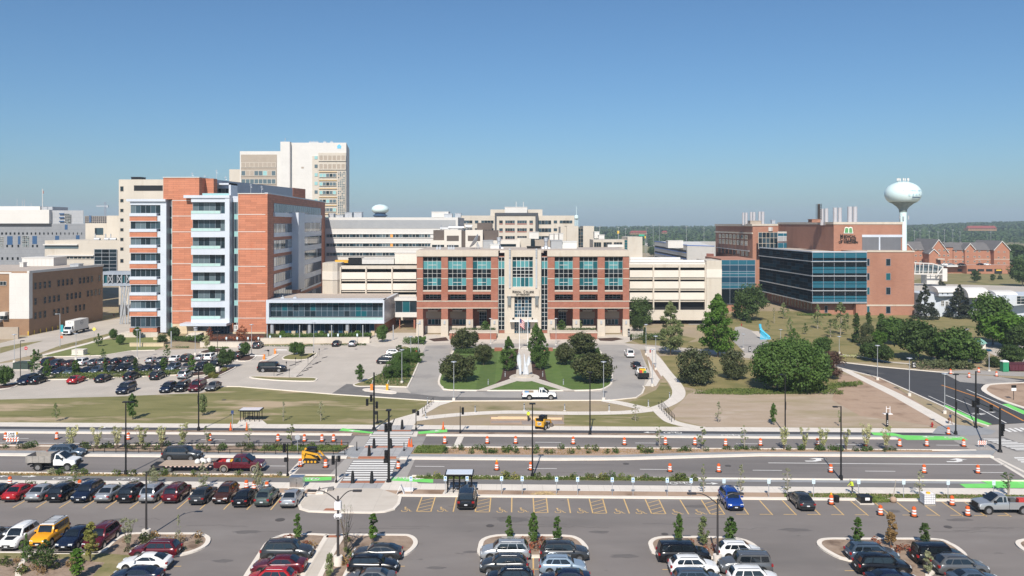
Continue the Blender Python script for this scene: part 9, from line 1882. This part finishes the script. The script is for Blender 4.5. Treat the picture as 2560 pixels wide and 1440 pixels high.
def inpoly(p,q):
 c=False;j=len(q)-1
 for i in range(len(q)):
  if (q[i][1]>p[1])!=(q[j][1]>p[1])and p[0]<(q[j][0]-q[i][0])*(p[1]-q[i][1])/(q[j][1]-q[i][1])+q[i][0]:c=not c
  j=i
 return c
def scatter(poly,n,seed,ref=False):
 rg=np.random.default_rng(seed);W_=[(RP(*p)if ref else G(*p))for p in poly];xs=[p[0]for p in W_];ys=[p[1]for p in W_];out=[]
 while len(out)<n:
  p=(rg.uniform(min(xs),max(xs)),rg.uniform(min(ys),max(ys)))
  if inpoly(p,W_):out.append(p)
 return out
for i,(x,y)in enumerate(sorted(scatter([(960,948),(990,912),(1005,880),(1048,890),(1040,915),(1018,955)],12,3))):
 inst('bank',lambda :mk_tree('bush',lf_mid,2.6,3.6,77),(x,y,.1),i,random.uniform(.7,1.15),ORD[i]+' from left of the big shrubs in the bank beside the loop drive','shrub','big shrubs beside the loop drive')
P_=np.array([(x,y,random.uniform(.1,.5))for x,y in scatter(poly,3500,8)]);N_=np.tile([0,0,1.],(len(P_),1));tag(leaves('ground_cover',P_,N_,.16,lf_mid,None,4),'low ground cover of the shrub bank','ground cover',kind='stuff')
def mk_plant(mat,h,w,seed):
 e=empty('small_plant');rg=np.random.default_rng(seed);n=70;a=rg.random(n)*6.28;r=rg.random(n)**.5*w/2;P_=np.stack([r*np.cos(a),r*np.sin(a),rg.random(n)*h*(1.1-r/w)],1);N_=rg.normal(0,.5,(n,3));N_[:,2]+=.7
 leaves('foliage',P_,N_,.10,mat,e,seed);mb=MB()
 for i in range(5):mb.tube((0,0,0),(math.cos(i*1.3)*w*.3,math.sin(i*1.3)*w*.3,h*.7),.012,n=3)
 mb.build('stems',m_bark,e);return e
def plants(pts,mats,grp,where,hs=(.7,.9),cat='plant'):
 for i,(x,y)in enumerate(sorted(pts)):
  k=random.randrange(len(mats));s=random.uniform(.7,1.3);inst(('pl',mats[k].name),lambda :mk_plant(mats[k],hs[0],hs[1],k+3),(x,y,.12),random.uniform(0,6),s,('small leafy plant '+where)if len(pts)==1 else ordn(i)+' from left of the small plants '+where,cat,grp)
plants(scatter([(-60,1129),(-60,1134),(840,1134.5),(868,1122.5),(300,1122.5)],70,11,True),[lf_mid,lf_grassy,lf_dark,lf_crab],'plants in the fenced median','in the fenced left median bed')
plants(scatter([(1110,1124),(1110,1137),(1500,1137),(1850,1126),(2330,1123),(2330,1120)],60,12,True),[lf_mid,lf_dark,lf_grassy,lf_mid],'plants in the right median','in the right median bed')
plants(scatter([(1790,1121),(1790,1124),(2250,1123),(2250,1121)],24,14,True),[lf_dark,lf_mid],'round plants in the right median','in the narrow right end of the median',(.9,1.0))
plants(scatter([(-60,1193.6),(-60,1199),(700,1199),(700,1193.6)],24,15,True),[lf_grassy,lf_mid,lf_pale],'plants along the near kerb','along the near kerb left of the crosswalk')
plants(scatter([(1040,1193.6),(1040,1199),(1740,1199),(1740,1193.6)],34,16,True),[lf_grassy,lf_mid,lf_yellow],'plants along the near kerb right','along the near kerb right of the crosswalk')
plants(scatter([(0,1226),(0,1238),(600,1238),(600,1226)],18,17,True),[lf_mid,lf_dark],'plants behind the long car row','behind the long car row')
plants(scatter([(250,1386),(300,1352),(330,1342),(500,1342),(500,1365),(450,1382)],16,18),[lf_brown,lf_grassy,lf_crab],'plants on the left lot island','on the mulch of the left lot island');plants(scatter([(690,1355),(800,1345),(800,1355),(760,1400)],6,19),[lf_brown,lf_red],'plants on the walk islands','on the mulch beside the walk');plants(scatter([(870,1350),(880,1345),(900,1400),(850,1420)],6,20),[lf_brown,lf_grassy],'plants by the bare shrub','near the bare shrub')
plants(scatter([(0,1402),(240,1410),(200,1440),(0,1440)],16,22),[lf_brown,lf_grassy,lf_crab],'plants in the lower left mulch','in the lower left mulch bed')
plants([G(*q)for q in ((1355,1358),(1338,1376),(1310,1363),(2190,1366),(2240,1384),(2262,1379),(1728,1362),(1766,1382),(1790,1378))],[lf_red],'low red plants on the lot islands','with red leaves on the lot islands',(.22,.6))
def grass(poly,n,mat,h,size,seed,label,ref=False,z=.1):
 p=scatter(poly,n,seed,ref);P_=np.array([(x,y,z+random.uniform(0,h))for x,y in p]);N_=np.tile([0.,-.7,.5],(len(P_),1));tag(leaves('grass',P_,N_,size,mat,None,seed),label,'grass',kind='stuff')
grass([(695,1122),(870,1121.5),(848,1135),(640,1135)],2600,lf_grassy,.3,.12,31,'bright grassy planting at the fenced median end',True);grass([(1034,1137),(1046,1122),(1115,1122),(1106,1137)],2600,lf_grassy,.35,.12,32,'bright grassy planting right of the refuge',True)
grass([(-60,1193.4),(-60,1199),(700,1199),(700,1193.4)],1800,lf_brown,.15,.09,33,'dry grass along the near kerb left',True,0);grass([(1040,1193.4),(1040,1199.5),(1745,1199.5),(1745,1193.4)],4200,lf_grassy,.25,.10,34,'weedy grass along the near kerb right',True,0)
grass([(1960,1228),(1960,1238),(2700,1238),(2700,1228)],4000,lf_grassy,.12,.09,35,'mown weedy grass beside the right bays',True,0);grass([(1110,1123),(1110,1137),(1500,1137),(1850,1126),(2330,1123),(2330,1120)],2500,lf_brown,.12,.08,36,'sparse dry weeds in the right median',True)
grass([(1730,985),(1850,988),(2000,985),(2160,962),(2150,955),(1990,975),(1800,975)],5000,lf_grassy,.4,.13,37,'long grass fringe before the broad tree',False,0)
grass([(2170,1246),(2200,1246),(2230,1256),(2180,1258)],900,lf_grassy,.3,.10,38,'pile of cut green grass at the kerb',False,0)
def forest(name,bands,seed,mat,label):
 rg=np.random.default_rng(seed);Ps=[];Ns=[]
 for (px0,px1,Y0,Y1_,zf,n,hgt)in bands:
  px=rg.uniform(px0,px1,n);Y=rg.uniform(Y0,Y1_,n);X=(px-1280)*Y/F;zb_1=np.array([zf(p,y)for p,y in zip(px,Y)]);hh=rg.uniform(.65,1.15,n)*hgt;rr=hh*rg.uniform(.35,.55,n);per=26
  d_=rg.normal(0,1,(n*per,3));d_/=np.linalg.norm(d_,axis=1)[:,None];d_[:,2]=np.abs(d_[:,2])*1.0;c=np.repeat(np.stack([X,Y,zb_1+hh*.35],1),per,0);s=np.repeat(np.stack([rr,rr,hh*.6],1),per,0);Ps.append(c+d_*s);Ns.append(d_)
 P_=np.concatenate(Ps);N_=np.concatenate(Ns);return tag(leaves(name,P_,N_,3.0,mat,None,seed),label,'forest',kind='stuff')
pz=[(-900,3),(0,5),(700,6),(1300,8),(1500,10),(1700,12),(1900,11),(2200,12),(2300,16),(2400,22),(2500,26),(2600,29),(2900,32),(3400,34)]
def hz(px,Y):f=np.interp((Y-1500)/350,[0,1,2,3,4],[0,.45,.8,.95,1]);return float(np.interp(px,[q[0]for q in pz],[q[1]for q in pz])*f)
forest('forest',[(1440,1860,1500,2900,hz,900,13),(2240,2700,1500,2900,hz,1300,13),(-200,320,1500,2600,hz,250,12),(840,1240,1600,2600,hz,120,11)],3,leaf('leaf_far',(.032,.062,.018),(.07,.11,.035),.2),'dark wooded hills along the horizon')
flat0=lambda p,y:0.
forest('woodland',[(1480,1640,1150,1450,flat0,60,7),(1640,1860,1250,1450,flat0,60,8),(2260,2440,900,1100,flat0,40,8),(2260,2640,1300,1480,flat0,90,9),(2530,2640,600,760,flat0,40,10)],9,MATS['leaf_far'],'scattered dark woods between the highway and the hills')
# ================================================================ AIR
hzm=bpy.data.materials.new('haze');hzm.use_nodes=True;nt=hzm.node_tree;nt.nodes.clear();pv=nt.nodes.new('ShaderNodeVolumePrincipled');pv.inputs['Density'].default_value=.00016;pv.inputs['Color'].default_value=(.70,.84,1,1);pv.inputs['Anisotropy'].default_value=.0
mo=nt.nodes.new('ShaderNodeOutputMaterial');nt.links.new(pv.outputs[0],mo.inputs[1])
hb_=MB().box(-5990,5990,-120,6050,-1.0,130).build('haze',hzm,org=(0,0,0));hb_['kind']='stuff';hb_['label']='thin pale summer haze over the whole place';hb_['category']='haze'
